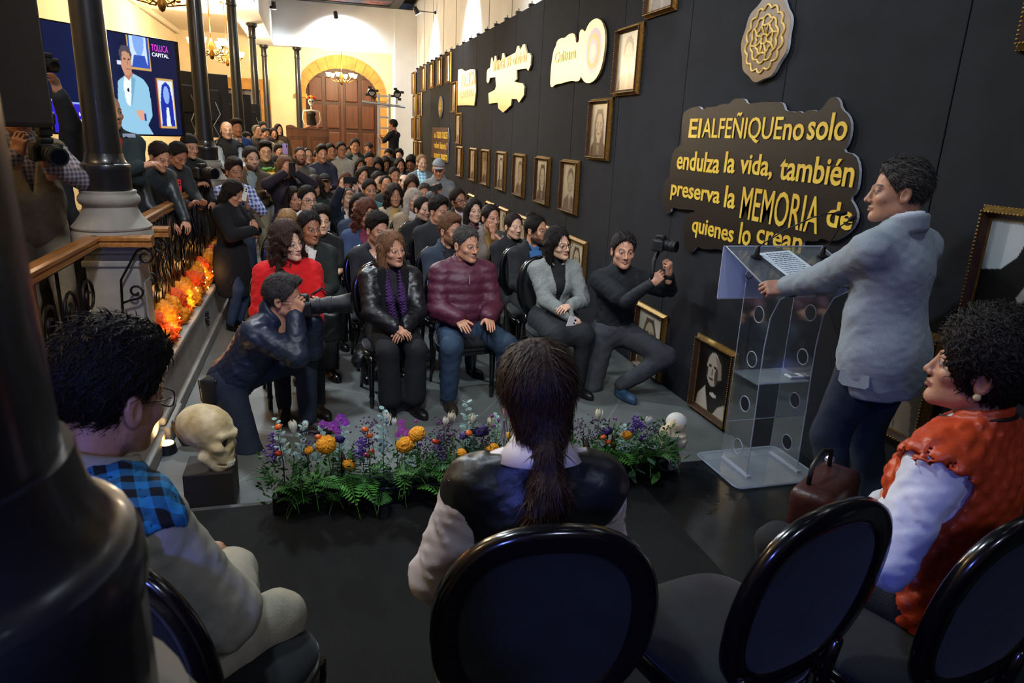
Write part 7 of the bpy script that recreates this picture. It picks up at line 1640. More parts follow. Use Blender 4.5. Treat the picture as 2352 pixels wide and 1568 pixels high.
# ------------------------------------------------------------------ kneeling photographer
loc = Vector((-0.44, 4.42, 0)); rz = face(0.93, -0.28); s_ = 1.0
cp_ = at(697, 703, y=4.28)
J = skeleton('sit', lean=34, twist=-4, hips=(0, 0.10, 0.40), lh=w2l(loc, rz, s_, cp_+Vector((0.055, 0.03, -0.085))), rh=w2l(loc, rz, s_, cp_+Vector((-0.05, -0.06, -0.035))), lel=(0.3, 0, -1), rel=(-0.45, 0.25, -0.85), lf=(0.13, -0.32, 0.09), rf=(-0.12, 0.36, 0.13), lkn=(0.15, -0.8, 0.7), rkn=(-0.15, -0.8, -0.55), neck=0.02)
M_nav = mat('navy_nylon_jacket', '1A2438', rough=0.5, noise=0.18, nscale=9, bump=0.4, bscale=22)
kp, KJ, KHM = person('grey-haired photographer kneeling with a long-lens camera before the front row', loc, rz, lod=0, scale=s_, J=J, skin='b', head='m', hair='side', hairc='pepper', yaw=8, pitch=-30, glasses=True,
    tops=[dict(name='shirt', mat=cloth('B8949A'), t=0.010, sleeve=None, collar='shirt', belly=0.02, hem=0.12), dict(name='jacket', mat=M_nav, t=0.026, hem=0.09, collar='jacket', belly=0.02, thick=1.15, fold=0.006, h=0.009)],
    low=dict(mat=cloth('1A2233', 0.8), t=0.016, thick=1.05), shoes=('shoe', mat('brown_shoe', '2A2018', rough=0.5), (0.1, Matrix.Rotation(math.radians(62), 4, 'X'))), hands=('hold', 'grip'),
    hdir=(d2l(rz, (0.2, -0.3, 0.9)), d2l(rz, (0.35, -0.1, 0.9))), hback=(d2l(rz, (0.5, -0.8, -0.2)), d2l(rz, (-0.5, -0.85, 0.1))), hs=1.06)
camera_thing('black camera with a long hooded lens held by the kneeling grey-haired photographer', cp_, (0.96, -0.16, 0.10), 0.17, 0.048, hood=True, s=1.08)
bp_ = thing('belt_pouch', 'black equipment pouch hanging at the kneeling photographer’s hip', 'pouch', l2w(loc, rz, s_, (-0.13, 0.17, 0.30)), rz); MB().box((-0.09, -0.045, 0), (0.09, 0.045, 0.17), 0.02).build('pouch', cloth('14120F'), bp_, True); MB().box((-0.07, -0.05, 0.10), (0.07, 0.055, 0.16), 0.008).build('flap', leather('1C1814'), bp_); MB().tube([(-0.06, 0.055, 0.02), (-0.065, 0.06, 0.16)], 0.004, 5).build('trim', M_brass, bp_)
# ------------------------------------------------------------------ kneeling videographer
loc = Vector((2.28, 4.90, 0)); rz = face(-0.12, -1.0); s_ = 1.0
vp = at(1517, 560, y=4.56)
J = skeleton('sit', lean=4, twist=10, side=0, hips=(0, 0.06, 0.47), lh=w2l(loc, rz, s_, at(1536, 630, y=4.55)), rh=w2l(loc, rz, s_, at(1497, 650, y=4.56)), lel=(0.8, 0.3, -0.7), rel=(-0.6, 0.3, -0.8), lf=(0.03, -0.16, 0.085), rf=(-0.14, 0.42, 0.12), lkn=(0.75, -0.75, 0.1), rkn=(-0.1, -0.9, -0.7))
vg, VJ, VHM = person('videographer in black kneeling by the black wall with a stabilised camera', loc, rz, lod=0, scale=s_, J=J, skin='b', head='m', hair='short', hairc='black', yaw=-14, pitch=-3, roll=0,
    tops=[dict(name='undershirt', mat=cloth('0F1215', 0.7), t=0.012, sleeve='long'), dict(name='polo_shirt', mat=cloth('111417'), t=0.020, sleeve='half', collar='shirt', hem=0.10, thick=1.1, fold=0.005)],
    low=dict(mat=cloth('34363A'), t=0.018, thick=1.05, fold=0.005), shoes=('shoe', mat('blue_trainer', '24405A', rough=0.6), (0.3, Matrix.Rotation(math.radians(60), 4, 'X'))), hands=('grip', 'grip'), hdir=(d2l(rz, (-0.2, -0.25, 0.9)), d2l(rz, (0.6, -0.3, 0.7))), hback=(d2l(rz, (0.6, -0.8, 0)), d2l(rz, (-0.5, -0.85, 0.2))))
cm_ = camera_thing('black stabiliser-mounted video camera held up by the kneeling videographer', vp, (0.55, -0.80, 0.0), 0.10, 0.042)
hv = at(1497, 640, y=4.56)
b = MB().tube([vp+Vector((0, 0.02, -0.06)), vp+Vector((-0.03, 0.02, -0.13)), hv+Vector((0, 0, 0.05)), hv+Vector((0, 0, -0.07))], 0.016, 8); gm = b.build('gimbal_grip', M_cam, None, True); gm.parent = cm_; gm.matrix_parent_inverse = (Matrix.Translation(cm_.location)@cm_.rotation_euler.to_matrix().to_4x4()).inverted()
# ------------------------------------------------------------------ front row
RY = 5.12
def sit_at(px, py, y, ref=1.375):
    p = at(px, py, y=y); s = min(1.09, max(0.84, p.z/ref)); return Vector((p.x, y, 0)), s
def seat_chair(x, y, label, rz=0.0): return chair(Vector((x, y-0.04, 0)), rz, label)
loc, s_ = sit_at(655, 512, 5.16); seat_chair(loc.x, loc.y, 'black oval-back chair under the woman in the red sweater', 0.15)
J = skeleton('sit', lean=2, twist=8, lh=(0.10, -0.38, 0.66), rh=(-0.12, -0.36, 0.66), w=0.96)
person('woman with long curly brown hair in a bright red sweater', loc, 0.15, lod=0, scale=s_, J=J, skin='d', head='f', hair='curlylong', hairc='brown', yaw=26, pitch=-4, roll=-6, lips=(0.30, 0.09, 0.08),
    tops=[dict(name='sweater', mat=cloth('C00E14', 0.9, bscale=320), t=0.036, collar='turtle', hem=0.10, thick=1.45, fold=0.006)], low=dict(mat=cloth('121214')), shoes=('boot', leather('16130F')), hands=('relax', 'relax'))
loc, s_ = sit_at(895, 528, 5.06); seat_chair(loc.x, loc.y, 'black oval-back chair under the woman with the purple scarf', 0.1)
J = skeleton('sit', lean=2, lh=(0.03, -0.36, 0.665), rh=(-0.03, -0.37, 0.68), lel=(0.9, 0.3, -0.5), rel=(-0.9, 0.3, -0.5), spread=-0.03)
def coatx(P, d, q, J=J):
    for s in (-1, 1): d = smin(d, sseg(P, J['T'](s*0.13, 0.05, 0.02), J['T'](s*0.27, -0.06, -0.22), 0.075, 0.060), 0.05)
    return d
cw, CJ, CHM = person('woman in a black leather coat with fur trim and a purple scarf', loc, 0.10, lod=0, scale=s_, J=J, skin='b', head='fw', hair='long', hairc='light', yaw=24, pitch=-2, roll=-5, lips=(0.22, 0.06, 0.05),
    tops=[dict(name='knit_top', mat=cloth('131018'), t=0.010, sleeve=None), dict(name='leather_coat', mat=leather('131417'), t=0.028, vopen=0.46, collar='fur', hem=0.30, thick=1.3, fold=0.006, extra=coatx)], low=dict(mat=cloth('0E0F11'), t=0.02, thick=1.05, flare=0.03, frac=0.88), shoes=('boot', leather('0F0F10')), hands=('relax', 'relax'))
V_, Q_ = polymesh(lambda P: smin(smin(sseg(P, CJ['T'](0.070, -0.085, 0.50), CJ['T'](0.055, -0.165, 0.30), 0.030, 0.030), sseg(P, CJ['T'](0.055, -0.165, 0.30), CJ['T'](0.085, -0.17, 0.13), 0.030, 0.022), 0.02), smin(sseg(P, CJ['T'](-0.065, -0.085, 0.50), CJ['T'](-0.040, -0.165, 0.30), 0.030, 0.032), sseg(P, CJ['T'](-0.040, -0.165, 0.30), CJ['T'](0.010, -0.185, 0.04), 0.032, 0.026), 0.02), 0.005)+0.008*np.sin(P[:, 2]*260+3*np.sin(P[:, 0]*120))+0.005*wob(P, 150, 1.0), CJ['P']+A3(-0.2, -0.35, -0.1), CJ['P']+A3(0.2, 0.1, 0.6), 0.0075)
obj('scarf', np_mesh('scarf', V_, Q_), mat('purple_ruffled_scarf', '3E1E52', rough=0.8, noise=0.4, nscale=70, bump=0.4, bscale=200), cw)
V_, Q_ = polymesh(lambda P: np.minimum(sseg(P, CJ['T'](0.09, -0.105, 0.52), CJ['T'](0.075, -0.16, 0.18), 0.034, 0.026), sseg(P, CJ['T'](-0.09, -0.105, 0.52), CJ['T'](-0.075, -0.16, 0.18), 0.034, 0.026))+0.005*wob(P, 200, 1.0), CJ['P']+A3(-0.25, -0.35, 0.0), CJ['P']+A3(0.25, 0.1, 0.65), 0.008); obj('fur_trim', np_mesh('fur_trim', V_, Q_), mat('black_fur', '0B0B0C', rough=0.95, bump=0.8, bscale=300), cw)
for s in 'LR':
    a_ = Vector(CJ['a'+s]); k_ = Vector(CJ['k'+s]); c_ = a_+(k_-a_)*0.13; MB().tube([tuple(c_+Vector((0.083*math.cos(a), 0.083*math.sin(a), 0))) for a in [2*math.pi*k/20 for k in range(20)]], 0.005, 5, closed=True).build('white_hem_piping', mat('white_piping', 'D8D8D4', rough=0.6), cw)
loc, s_ = sit_at(1065, 517, 5.10); seat_chair(loc.x, loc.y, 'black oval-back chair under the man in the maroon puffer jacket', 0.08)
J = skeleton('sit', lean=2, lh=(0.12, -0.33, 0.70), rh=(-0.12, -0.33, 0.70), spread=0.13, w=1.10, rf=(-0.20, -0.36, 0.085), lf=(0.30, -0.28, 0.085))
mm_, MJ, MHM = person('man with a moustache in a maroon quilted jacket and jeans', loc, 0.08, lod=0, scale=s_, J=J, skin='b', head='mw', hair='short', hairc='pepper', beard='greystache', yaw=22, pitch=2,
    tops=[dict(name='puffer_jacket', mat=mat('maroon_quilted_nylon', '4A1A2C', rough=0.55, noise=0.15, nscale=25, bump=0.3, bscale=40), t=0.034, collar='stand', hem=0.09, belly=0.05, quilt='puff', thick=1.25, fold=0.003)], low=dict(mat=cloth('23364A', 0.8, noise=0.25, nscale=6), t=0.022, thick=1.12, fold=0.006), shoes=('shoe', leather('2A221A'), (0.1, -0.05)), hands=('flat', 'flat'), hdir=(np.array([-0.1, -0.85, -0.35]), np.array([0.15, -0.85, -0.35])))
MB().box((-0.004, -0.006, -0.04), (0.004, 0.0, 0.03)).build('zip_pull', M_alu, mm_).location = MJ['T'](0.0, -0.178, 0.43)
loc, s_ = sit_at(1280, 518, 5.24); seat_chair(loc.x, loc.y, 'black oval-back chair under the woman in the grey tweed jacket', 0.05)
J = skeleton('sit', lean=1, lh=(0.02, -0.30, 0.74), rh=(0.02, -0.35, 0.66), lel=(0.9, 0.3, -0.5), rel=(-0.9, 0.3, -0.5), spread=-0.02)
gw, GJ, GHM = person('smiling woman with glasses and dark bob in a grey tweed jacket', loc, 0.05, lod=0, scale=s_, J=J, skin='d', head='fw', hair='lob', hairc='black', yaw=24, pitch=0, roll=-10, glasses=True, lips=(0.28, 0.05, 0.05),
    tops=[dict(name='black_top', mat=cloth('0D0E11'), t=0.010, sleeve=None, collar='turtle'), dict(name='tweed_jacket', mat=mat('grey_tweed', '7A7F7C', rough=0.9, noise=0.65, nscale=260, bump=0.3, bscale=300), t=0.022, vopen=0.40, collar='jacket', hem=0.06, thick=1.15, fold=0.005)], low=dict(name='skirt', mat=cloth('15181C'), frac=0.99, skirt=0.95, t=0.014), shoes=('boot', leather('101011')), hands=('relax', 'hold'))
phone_thing('phone in a marbled case held by the woman in tweed', l2w(loc, 0.05, s_, (0.0, -0.42, 0.60)), (0.05, -1, 0.3), (0.4, 0, 1), 'A8A4A8')
p_ = Vector(GJ['wR'])*0.92+Vector(GJ['eR'])*0.08; MB().tube([tuple(p_+Vector((0.03*math.cos(a)*0.6, 0.03*math.sin(a), 0.034*math.cos(a)))) for a in [2*math.pi*k/14 for k in range(14)]], 0.006, 6, closed=True).build('bead_bracelet', mat('white_beads', 'D8D4CC', rough=0.4), gw)

bg = thing('shoulder_bag', 'black leather shoulder bag hanging beside the red-sweatered woman’s chair', 'bag', Vector((at(742, 720, y=5.0).x, 4.98, 0.46)), 0.2)
V_, Q_ = polymesh(lambda P: sbox(P, (0, 0, 0.13), (0.13, 0.07, 0.13), 0.055)+0.008*wob(P, 30, 2.0), (-0.2, -0.14, -0.05), (0.2, 0.14, 0.32), 0.012); obj('bag', np_mesh('bag', V_, Q_), leather('101114'), bg)
MB().tube([(-0.09, 0, 0.24), (-0.07, 0.02, 0.36), (0.0, 0.03, 0.40), (0.07, 0.02, 0.36), (0.09, 0, 0.24)], 0.008, 6).build('strap', leather('101114'), bg, True)
# ------------------------------------------------------------------ the audience
def tee(c, sl='half', **k): return [dict(name='shirt', mat=cloth(c), t=0.012, sleeve=sl, **k)]
def sweater(c, col=None, **k): return [dict(name='sweater', mat=cloth(c), t=0.018, collar=col, **k)]
def shirt(c, m=None, **k): return [dict(name='shirt', mat=m or cloth(c), t=0.014, collar='shirt', vopen=0.10, **k)]
def jacket(c, inner='D8DCE0', v=0.30, col='jacket', m=None, nm='jacket', **k): return [dict(name='inner_shirt', mat=cloth(inner), t=0.008, sleeve=None, collar='shirt'), dict(name=nm, mat=m or cloth(c), t=0.022, vopen=v, collar=col, thick=1.1, **k)]
def jacketc(c, col='stand', m=None, nm='jacket', **k): return [dict(name=nm, mat=m or cloth(c), t=0.024, collar=col, thick=1.15, **k)]
DARKP = cloth('15171B'); JEANS = cloth('24344A', 0.8, noise=0.25, nscale=6); KHAKI = cloth('8A8268'); BSHOE = mat('black_shoe', '0C0C0D')
for hc_, hx_ in (('grey', '8A9298'), ('black', '121214'), ('dbrown', '2A2422'), ('white', 'C8C4BC')): mat('hat_'+hc_, hx_, rough=0.85, bump=0.3, bscale=200)
plaid_blue = plaid_mat('blue_shirt_check', '24408A', 'B8C4DC', 22, 0.8); plaid_sky = plaid_mat('sky_shirt_check', '4FA6C8', 'C8E4EE', 20, 0.8); plaid_br = plaid_mat('red_flannel_check', '5A2A24', 'B8A898', 18, 0.8)
AUD = 'seated audience'; STG = 'standing audience'
def lod_of(y): return 1 if y < 6.2 else (2 if y < 9.6 else 3)
seat_n = [0]
def seated(label, px, py, y, tops, low=None, rz=0.06, pose=None, chair_label=None, **k):
    loc, s = sit_at(px, py, y); J = skeleton('sit', **(pose or {}))
    k.setdefault('yaw', 16); r_ = person(label, loc, rz, lod=k.pop('lod', lod_of(y)), scale=s, J=J, tops=tops, low=dict(mat=low or DARKP), shoes=('shoe', BSHOE), **k)
    if y < 9.9: seat_chair(loc.x, loc.y, chair_label or ('black oval-back chair under the '+' '.join(label.split(',')[0].split()[:10])), rz)
    return loc, rz, s, r_
def standing(label, px, py, y, tops, low=None, rz=0.06, pose=None, zf=0.0, **k):
    p = at(px, py, y=y); s = min(1.1, max(0.8, (p.z-zf)/1.745)); loc = Vector((p.x, y, zf)); J = skeleton('stand', **(pose or {}))
    k.setdefault('yaw', 16); r_ = person(label, loc, rz, lod=k.pop('lod', lod_of(y)), scale=s, J=J, tops=tops, low=dict(mat=low or DARKP), shoes=('shoe', BSHOE), **k); return loc, rz, s, r_
CROSS = dict(lh=(-0.13, -0.20, 1.16), rh=(0.13, -0.235, 1.21), lel=(0.9, 0, -0.6), rel=(-0.9, 0, -0.6))
FOLD = dict(lh=(-0.02, -0.22, 0.98), rh=(0.02, -0.24, 0.99))
PHO = dict(lh=(0.05, -0.30, 1.28), rh=(-0.05, -0.30, 1.28), lel=(0.9, 0.1, -0.8), rel=(-0.9, 0.1, -0.8))
PHUP = dict(lh=(0.07, -0.33, 1.55), rh=(-0.07, -0.33, 1.55), lel=(0.9, 0.1, -0.5), rel=(-0.9, 0.1, -0.5))
PHK = dict(hands=('hold', 'hold'), hdir=(np.array([-0.2, -0.2, 0.95]), np.array([0.2, -0.2, 0.95])), hback=(np.array([0.7, -0.7, 0]), np.array([-0.7, -0.7, 0])))
# second row
seated('young man in a dark green jacket over a white T-shirt', 705, 483, 5.95, jacketc('1A211E', 'jacket', vopen=0.22)+[dict(name='white_shirt', mat=cloth('C8C8C4'), t=0.010, sleeve=None)], hair='short', skin='c', yaw=24, pitch=4)
seated('dark-haired man in a black overshirt', 860, 488, 5.90, shirt('12131A'), hair='quiff', skin='b', yaw=26, pitch=6, beard='stubble')
seated('bearded man in a blue denim jacket', 1030, 492, 5.86, jacketc('222E3C', 'jacket', vopen=0.2)+tee('0E0E10', None), hair='quiff', hairc='light', skin='b', beard='beard', yaw=30, eyes='shut', low=JEANS)
lc = seated('bearded man with a topknot in a black jacket over a blue shirt', 1228, 492, 5.92, jacketc('14161A', 'jacket', vopen=0.34)+tee('2E5A8C', None), hair='topbun', skin='b', beard='beard', yaw=34, pose=dict(lh=(0.18, -0.24, 0.92), rh=(-0.10, -0.34, 0.66), lel=(0.9, 0.1, -0.7)))
# third row
seated('boy with a fringe in a black T-shirt', 735, 474, 6.75, tee('101114'), hair='bush', skin='d', yaw=8)
seated('woman with blond-streaked hair behind the red sweater', 658, 478, 6.72, sweater('2A2A30'), hair='lob', hairc='blond', head='f', skin='b', yaw=6, pitch=10)
seated('person with wavy auburn hair in a blue wool blazer', 838, 456, 6.80, jacket('2A3A5A', '6A2438'), hair='wavy', hairc='red', skin='b', yaw=14, pitch=8, eyes='shut')
lc = seated('young man with a fade haircut in a black jacket', 1003, 452, 7.05, jacketc('16181C'), hair='quiff', skin='b', yaw=32, pitch=2)
seated('woman in a taupe shearling jacket with a hand to her face', 1125, 467, 6.72, jacketc('6A5F58', 'jacket', vopen=0.3, m=None)+tee('7A5A28', None), head='f', hair='tight', skin='b', yaw=14, pose=dict(lh=(-0.02, -0.20, 1.10), lel=(0.8, -0.2, -0.7)), hdir=(np.array([-0.1, 0.1, 1.0]), None), hback=(np.array([0.3, -0.9, 0.1]), None))
seated('woman with pulled-back hair in a black high-neck coat', 1178, 487, 6.45, sweater('121317', 'stand'), head='f', hair='tight', hairc='dbrown', skin='d', yaw=12, eyes='shut')
# fourth row and on
seated('smiling man with glasses in a white shirt', 703, 426, 7.70, shirt('B8C0CC'), hair='short', skin='d', yaw=20, glasses=True, pose=dict(twist=0))
seated('smiling woman with dark hair drawn back and a black wrap', 968, 450, 7.55, sweater('101014', 'turtle'), head='f', hair='tight', skin='d', yaw=22, lips=(0.26, 0.07, 0.06))
seated('woman with a black and white patterned jacket over burgundy', 1088, 456, 7.35, jacket('1A1A1C', '4A1828', 0.34, m=plaid_mat('bw_pattern', '0C0C0E', 'C8C8C4', 26, 0.8)), head='f', hair='lob', skin='d', yaw=4, pitch=-6)
seated('bearded man with glasses in a black suit and white shirt', 1055, 432, 8.30, jacket('121316', 'C8CCD4', 0.3), hair='short', hairc='dbrown', skin='b', beard='beard', glasses=True, yaw=20, roll=-12, pitch=-4)
seated('white-haired woman in a beige trench coat', 948, 432, 8.25, jacketc('A09078', 'jacket', vopen=0.22)+tee('C8C4BC', None), head='f', hair='bob', hairc='white', skin='d', yaw=14)
seated('woman with long brown hair in a cream jacket', 905, 423, 8.85, jacketc('B4A894', 'jacket', vopen=0.2)+tee('B89A60', None), head='f', hair='wavy', hairc='dbrown', skin='b', yaw=4, eyes='shut')
seated('woman with a pale hairband in a navy jacket', 826, 442, 7.62, jacketc('28364C'), head='f', hair='lob', hairc='black', skin='b', yaw=-18, pitch=6)
seated('man with a broad face in a teal shirt', 847, 411, 9.20, shirt('5A9AA0'), hair='short', skin='b', yaw=10)
lc, rz_, s_, _r = seated('grey-haired man in a navy suit raising a phone', 800, 432, 8.55, jacket('1A2436', 'D0D4D8'), hair='recede', hairc='grey', skin='d', yaw=18, pitch=-16, pose=dict(lh=(0.06, -0.36, 1.40), rh=(-0.12, -0.34, 1.40), lel=(0.9, 0, -0.3), rel=(-0.9, 0, -0.3)), **PHK)
phone_thing('dark phone raised sideways by the grey-haired man in navy', l2w(lc, rz_, s_, (-0.02, -0.42, 1.50)), (0.2, -1, 0), (1, 0.2, 0), '16181C')
seated('man with glasses and slicked hair in a dark grey jacket', 885, 401, 10.1, jacketc('26282C'), hair='recede', skin='b', yaw=6, glasses=True)
seated('round-faced man in a black T-shirt beside the teal shirt', 866, 393, 10.9, tee('101113'), hair='short', skin='d', yaw=18, head='mw')
seated('man with a grey crew cut in a red jacket', 971, 420, 9.30, jacketc('8A1A1C'), hair='short', hairc='pepper', skin='b', yaw=-8, roll=8)
seated('girl with long loose brown hair looking down', 945, 397, 10.3, sweater('33281F'), head='f', hair='vlong', hairc='brown', skin='b', yaw=-6, pitch=22)
seated('balding man with a fringe of hair in beige', 925, 398, 11.2, sweater('8A7C66'), hair='ring', hairc='dbrown', skin='d', yaw=10, roll=10, scalp=0.0)
seated('heavy-browed man in a navy fleece', 905, 383, 12.0, jacketc('24284A'), hair='short', skin='b', yaw=10, head='mw')
seated('young woman in a pale pink blouse leaning sideways', 828, 381, 11.7, sweater('C0A09A'), head='f', hair='long', skin='b', yaw=10, roll=14)
seated('young man in green with arms folded behind the white shirt', 722, 404, 9.75, jacketc('20302E'), hair='wavy', hairc='dbrown', skin='b', yaw=-4)
seated('dark-haired woman half hidden behind the smiling man in white', 672, 428, 8.40, sweater('2C2626'), head='f', hair='bob', skin='b', yaw=20)
seated('man in a black baseball cap and leather jacket', 745, 398, 10.6, jacketc('1A1A1E', m=leather('1A1A1E')), hair='cap', hairc='black', skin='c', yaw=4)
seated('person with hair dyed red looking down', 790, 392, 11.2, sweater('3A2A2E'), head='f', hair='bob', hairc='red', skin='b', pitch=24)
seated('person with a pale face behind the girl with loose hair', 962, 384, 12.5, sweater('2A2A2E'), head='f', hair='long', hairc='dbrown', skin='d', yaw=8)
seated('woman with straight black hair in a dark coat by the long-haired girls', 918, 362, 14.4, jacket('16181C', 'B8C4C8'), head='f', hair='long', skin='b', yaw=4)
seated('girl with a curtain of black hair bowed over her phone', 868, 357, 14.6, sweater('141416'), head='f', hair='vlong', skin='b', yaw=-10, pitch=28)
seated('second girl with a curtain of black hair, beside the bowed one', 882, 355, 15.1, sweater('18181A'), head='f', hair='vlong', hairc='dbrown', skin='b', yaw=10, pitch=24)
seated('person in a blue surgical mask and dark clothes', 828, 363, 13.9, sweater('17181C'), head='f', hair='bob', skin='b', yaw=0, name='person')
seated('man leaning forward with tousled black hair beside the grey vest woman', 948, 345, 14.9, sweater('121316'), hair='bush', skin='c', yaw=-30, pitch=24)
# standing
lc, rz_, s_, _r = standing('woman in a long black coat looking down at her phone', 519, 407, 7.15, [dict(name='coat', mat=cloth('0D0E12', 0.95), t=0.030, collar='jacket', hem=0.16, thick=1.2, extra=None), ], JEANS, rz=1.15, head='f', hair='long', hairc='black', skin='b', yaw=4, pitch=26, lod=1, pose=dict(lh=(0.05, -0.30, 1.16), rh=(-0.05, -0.32, 1.18), lel=(0.9, 0.1, -0.8), rel=(-0.9, 0.1, -0.8)), **PHK)
J_ = skeleton('stand'); V_, Q_ = polymesh(lambda P: smax(smin(sell(P, (0, 0.01, 0.72), (0.235, 0.19, 0.42)), sseg(P, (0, 0, 0.95), (0, 0.0, 0.45), 0.17, 0.18), 0.05)+0.004*wob(P, 40, 2.0), np.maximum(0.40-P[:, 2], P[:, 2]-1.0), 0.01), (-0.3, -0.3, 0.3), (0.3, 0.3, 1.1), 0.014); obj('coat_skirt', np_mesh('coat_skirt', V_, Q_), cloth('0D0E12', 0.95), _r[0])
phone_thing('dark phone held by the woman in the long black coat', l2w(lc, rz_, s_, (0, -0.36, 1.28)), (math.sin(rz_), -math.cos(rz_), 0.6), (0, 0, 1), '1A1C20')
lc, rz_, s_, _r = standing('smiling boy in a blue checked shirt holding a phone', 533, 363, 8.0, shirt('', plaid_blue), JEANS, rz=0.35, hair='quiff', hairc='dbrown', skin='c', yaw=12, pitch=4, pose=PHO, **PHK)
phone_thing('phone with a lit screen held by the boy in the checked shirt', l2w(lc, rz_, s_, (0.0, -0.37, 1.38)), (math.sin(rz_), -math.cos(rz_), 0.5), (0.3, 0, 1), 'C8C8C4', 'E8E8F0')
standing('bearded man in an olive jacket with his arms crossed', 573, 336, 8.95, jacketc('4A3E2C', 'jacket', vopen=0.24)+tee('7A8A90', None), KHAKI, rz=0.10, hair='short', hairc='dbrown', skin='d', beard='beard', yaw=20, pose=CROSS, hback=(np.array([0, -1, 0.4]), np.array([0, -1, 0.4])))
standing('man with curly hair and glasses in a dark padded jacket', 607, 324, 10.6, jacketc('25281F', quilt='puff'), cloth('8C96A0'), rz=0.05, hair='curlytop', skin='d', glasses=True, yaw=10, pose=dict(lh=(-0.05, -0.22, 1.12), rh=(-0.16, -0.28, 1.24), lel=(0.9, 0, -0.7), rel=(-0.9, 0, -0.7)))
bq_ = thing('wrapped_bouquet', 'yellow and green wrapped bouquet held by the curly-haired man', 'bouquet', at(622, 415, y=10.25), 0)
MB().cyl((0, 0, -0.28), (0, 0, 0.12), 0.02, 0.13, 14).build('wrapping', mat('yellow_wrap', 'B8962E', rough=0.6), bq_, True)
for k in range(9): a = k*2.4; MB().ball((0.02*k**0.5*2*math.cos(a), 0.02*k**0.5*2*math.sin(a), 0.14+0.01*(k % 3)), 0.035, (1, 1, 0.8), 8).build('bloom', M_fern[0] if k % 3 else mat('bouquet_gold', 'C89A30', rough=0.7), bq_, True)
lc, rz_, s_, _r = standing('woman in a dark purple coat filming with her phone', 652, 357, 8.75, jacketc('241E2A'), JEANS, rz=0.25, head='f', hair='lob', hairc='light', skin='b', yaw=6, pose=PHUP, **PHK)
phone_thing('black phone raised by the woman in the purple coat', l2w(lc, rz_, s_, (0.0, -0.42, 1.60)), (math.sin(rz_), -math.cos(rz_), 0), (0, 0, 1), '101114')
lc, rz_, s_, _r = standing('man with glasses raising a lilac phone', 641, 330, 11.6, jacketc('2A2724'), rz=0.15, hair='short', skin='b', glasses=True, yaw=4, pose=PHUP, **PHK)
phone_thing('lilac phone raised above the crowd by the man with glasses', l2w(lc, rz_, s_, (0.04, -0.42, 1.68)), (math.sin(rz_), -math.cos(rz_), 0), (0, 0, 1), '9C8AC8')
standing('stout man in a grey polo with folded hands', 688, 336, 10.9, tee('4A4A48', collar='shirt', belly=0.05), rz=0.05, head='mw', hair='buzz', skin='c', beard='beard', glasses=True, yaw=12, pitch=-6, pose=FOLD)
standing('pale man in glasses behind the grey polo', 704, 339, 12.4, jacketc('2A2B2E'), rz=0.0, hair='recede', hairc='dbrown', skin='d', glasses=True, yaw=20)
standing('slim man in a navy sweatshirt holding a white frame', 738, 333, 11.7, sweater('1E2238'), rz=0.05, hair='quiff', skin='b', yaw=10, pose=dict(rh=(-0.06, -0.30, 1.24), lh=(0.10, -0.28, 1.10)), hands=('relax', 'grip'))
standing('man looking over the shoulder of the navy sweatshirt', 757, 329, 13.0, jacketc('3A2C26'), rz=0.1, hair='short', skin='b', yaw=14, head='mw')
standing('man with glasses in a pale grey zip sweater', 783, 326, 13.0, sweater('A6A8A2', 'stand'), KHAKI, rz=0.05, hair='short', skin='b', glasses=True, yaw=10, pitch=-4, pose=FOLD)
standing('man in a dark green blazer over a grey pullover', 815, 318, 14.2, jacket('20302A', '8A9096', 0.38), rz=0.02, hair='short', hairc='dbrown', skin='b', yaw=2)
standing('woman with glasses between the grey sweater and green blazer', 799, 334, 14.8, jacketc('5A4A3A'), rz=0.0, head='f', hair='lob', hairc='dbrown', skin='b', glasses=True, yaw=10)
standing('man in a brown baseball cap at the back', 846, 326, 15.8, jacketc('4A4E54'), rz=0.05, hair='cap', hairc='dbrown', skin='c', yaw=10)
standing('person in a dark knitted hat and coat', 848, 346, 13.0, jacketc('16181A'), rz=0.05, head='f', hair='beanie', hairc='black', skin='b', yaw=8, pose=dict(hips=(0, 0, 0.90)))
standing('woman in a cream top near the cabinet', 728, 345, 14.0, sweater('A89868'), rz=0.1, head='f', hair='tight', skin='b', yaw=14)
standing('man rubbing his face by the ladder', 893, 340, 15.6, jacketc('1A1B20'), rz=-0.1, hair='short', skin='b', yaw=-14, pitch=14, pose=dict(lh=(0.03, -0.18, 1.52), lel=(0.9, -0.2, -0.6)))
standing('woman with grey-blond hair in a grey vest and sky-blue check', 968, 353, 10.9, [dict(name='shirt', mat=plaid_sky, t=0.014, sleeve='long', collar='shirt'), dict(name='vest', mat=cloth('6A7478'), t=0.026, sleeve=None, vopen=0.42, hem=0.05)], JEANS, rz=0.05, head='f', hair='tight', hairc='blond', skin='d', yaw=6)
lc, rz_, s_, _r = standing('man in a grey cap and grey hooded sweatshirt filming', 1008, 362, 9.4, sweater('7C8284', 'jacket'), rz=-0.25, hair='cap', hairc='grey', skin='b', yaw=4, pitch=14, pose=PHO, **PHK)
phone_thing('dark phone held by the man in the grey cap', l2w(lc, rz_, s_, (0.0, -0.37, 1.36)), (math.sin(rz_), -math.cos(rz_), 0.5), (1, 0, 0.3), '16171A')
standing('man with tousled dark hair in an orange-lined jacket near the pillar', 918, 343, 15.9, jacketc('7A4A2A'), rz=0.0, hair='bush', skin='d', yaw=-20)
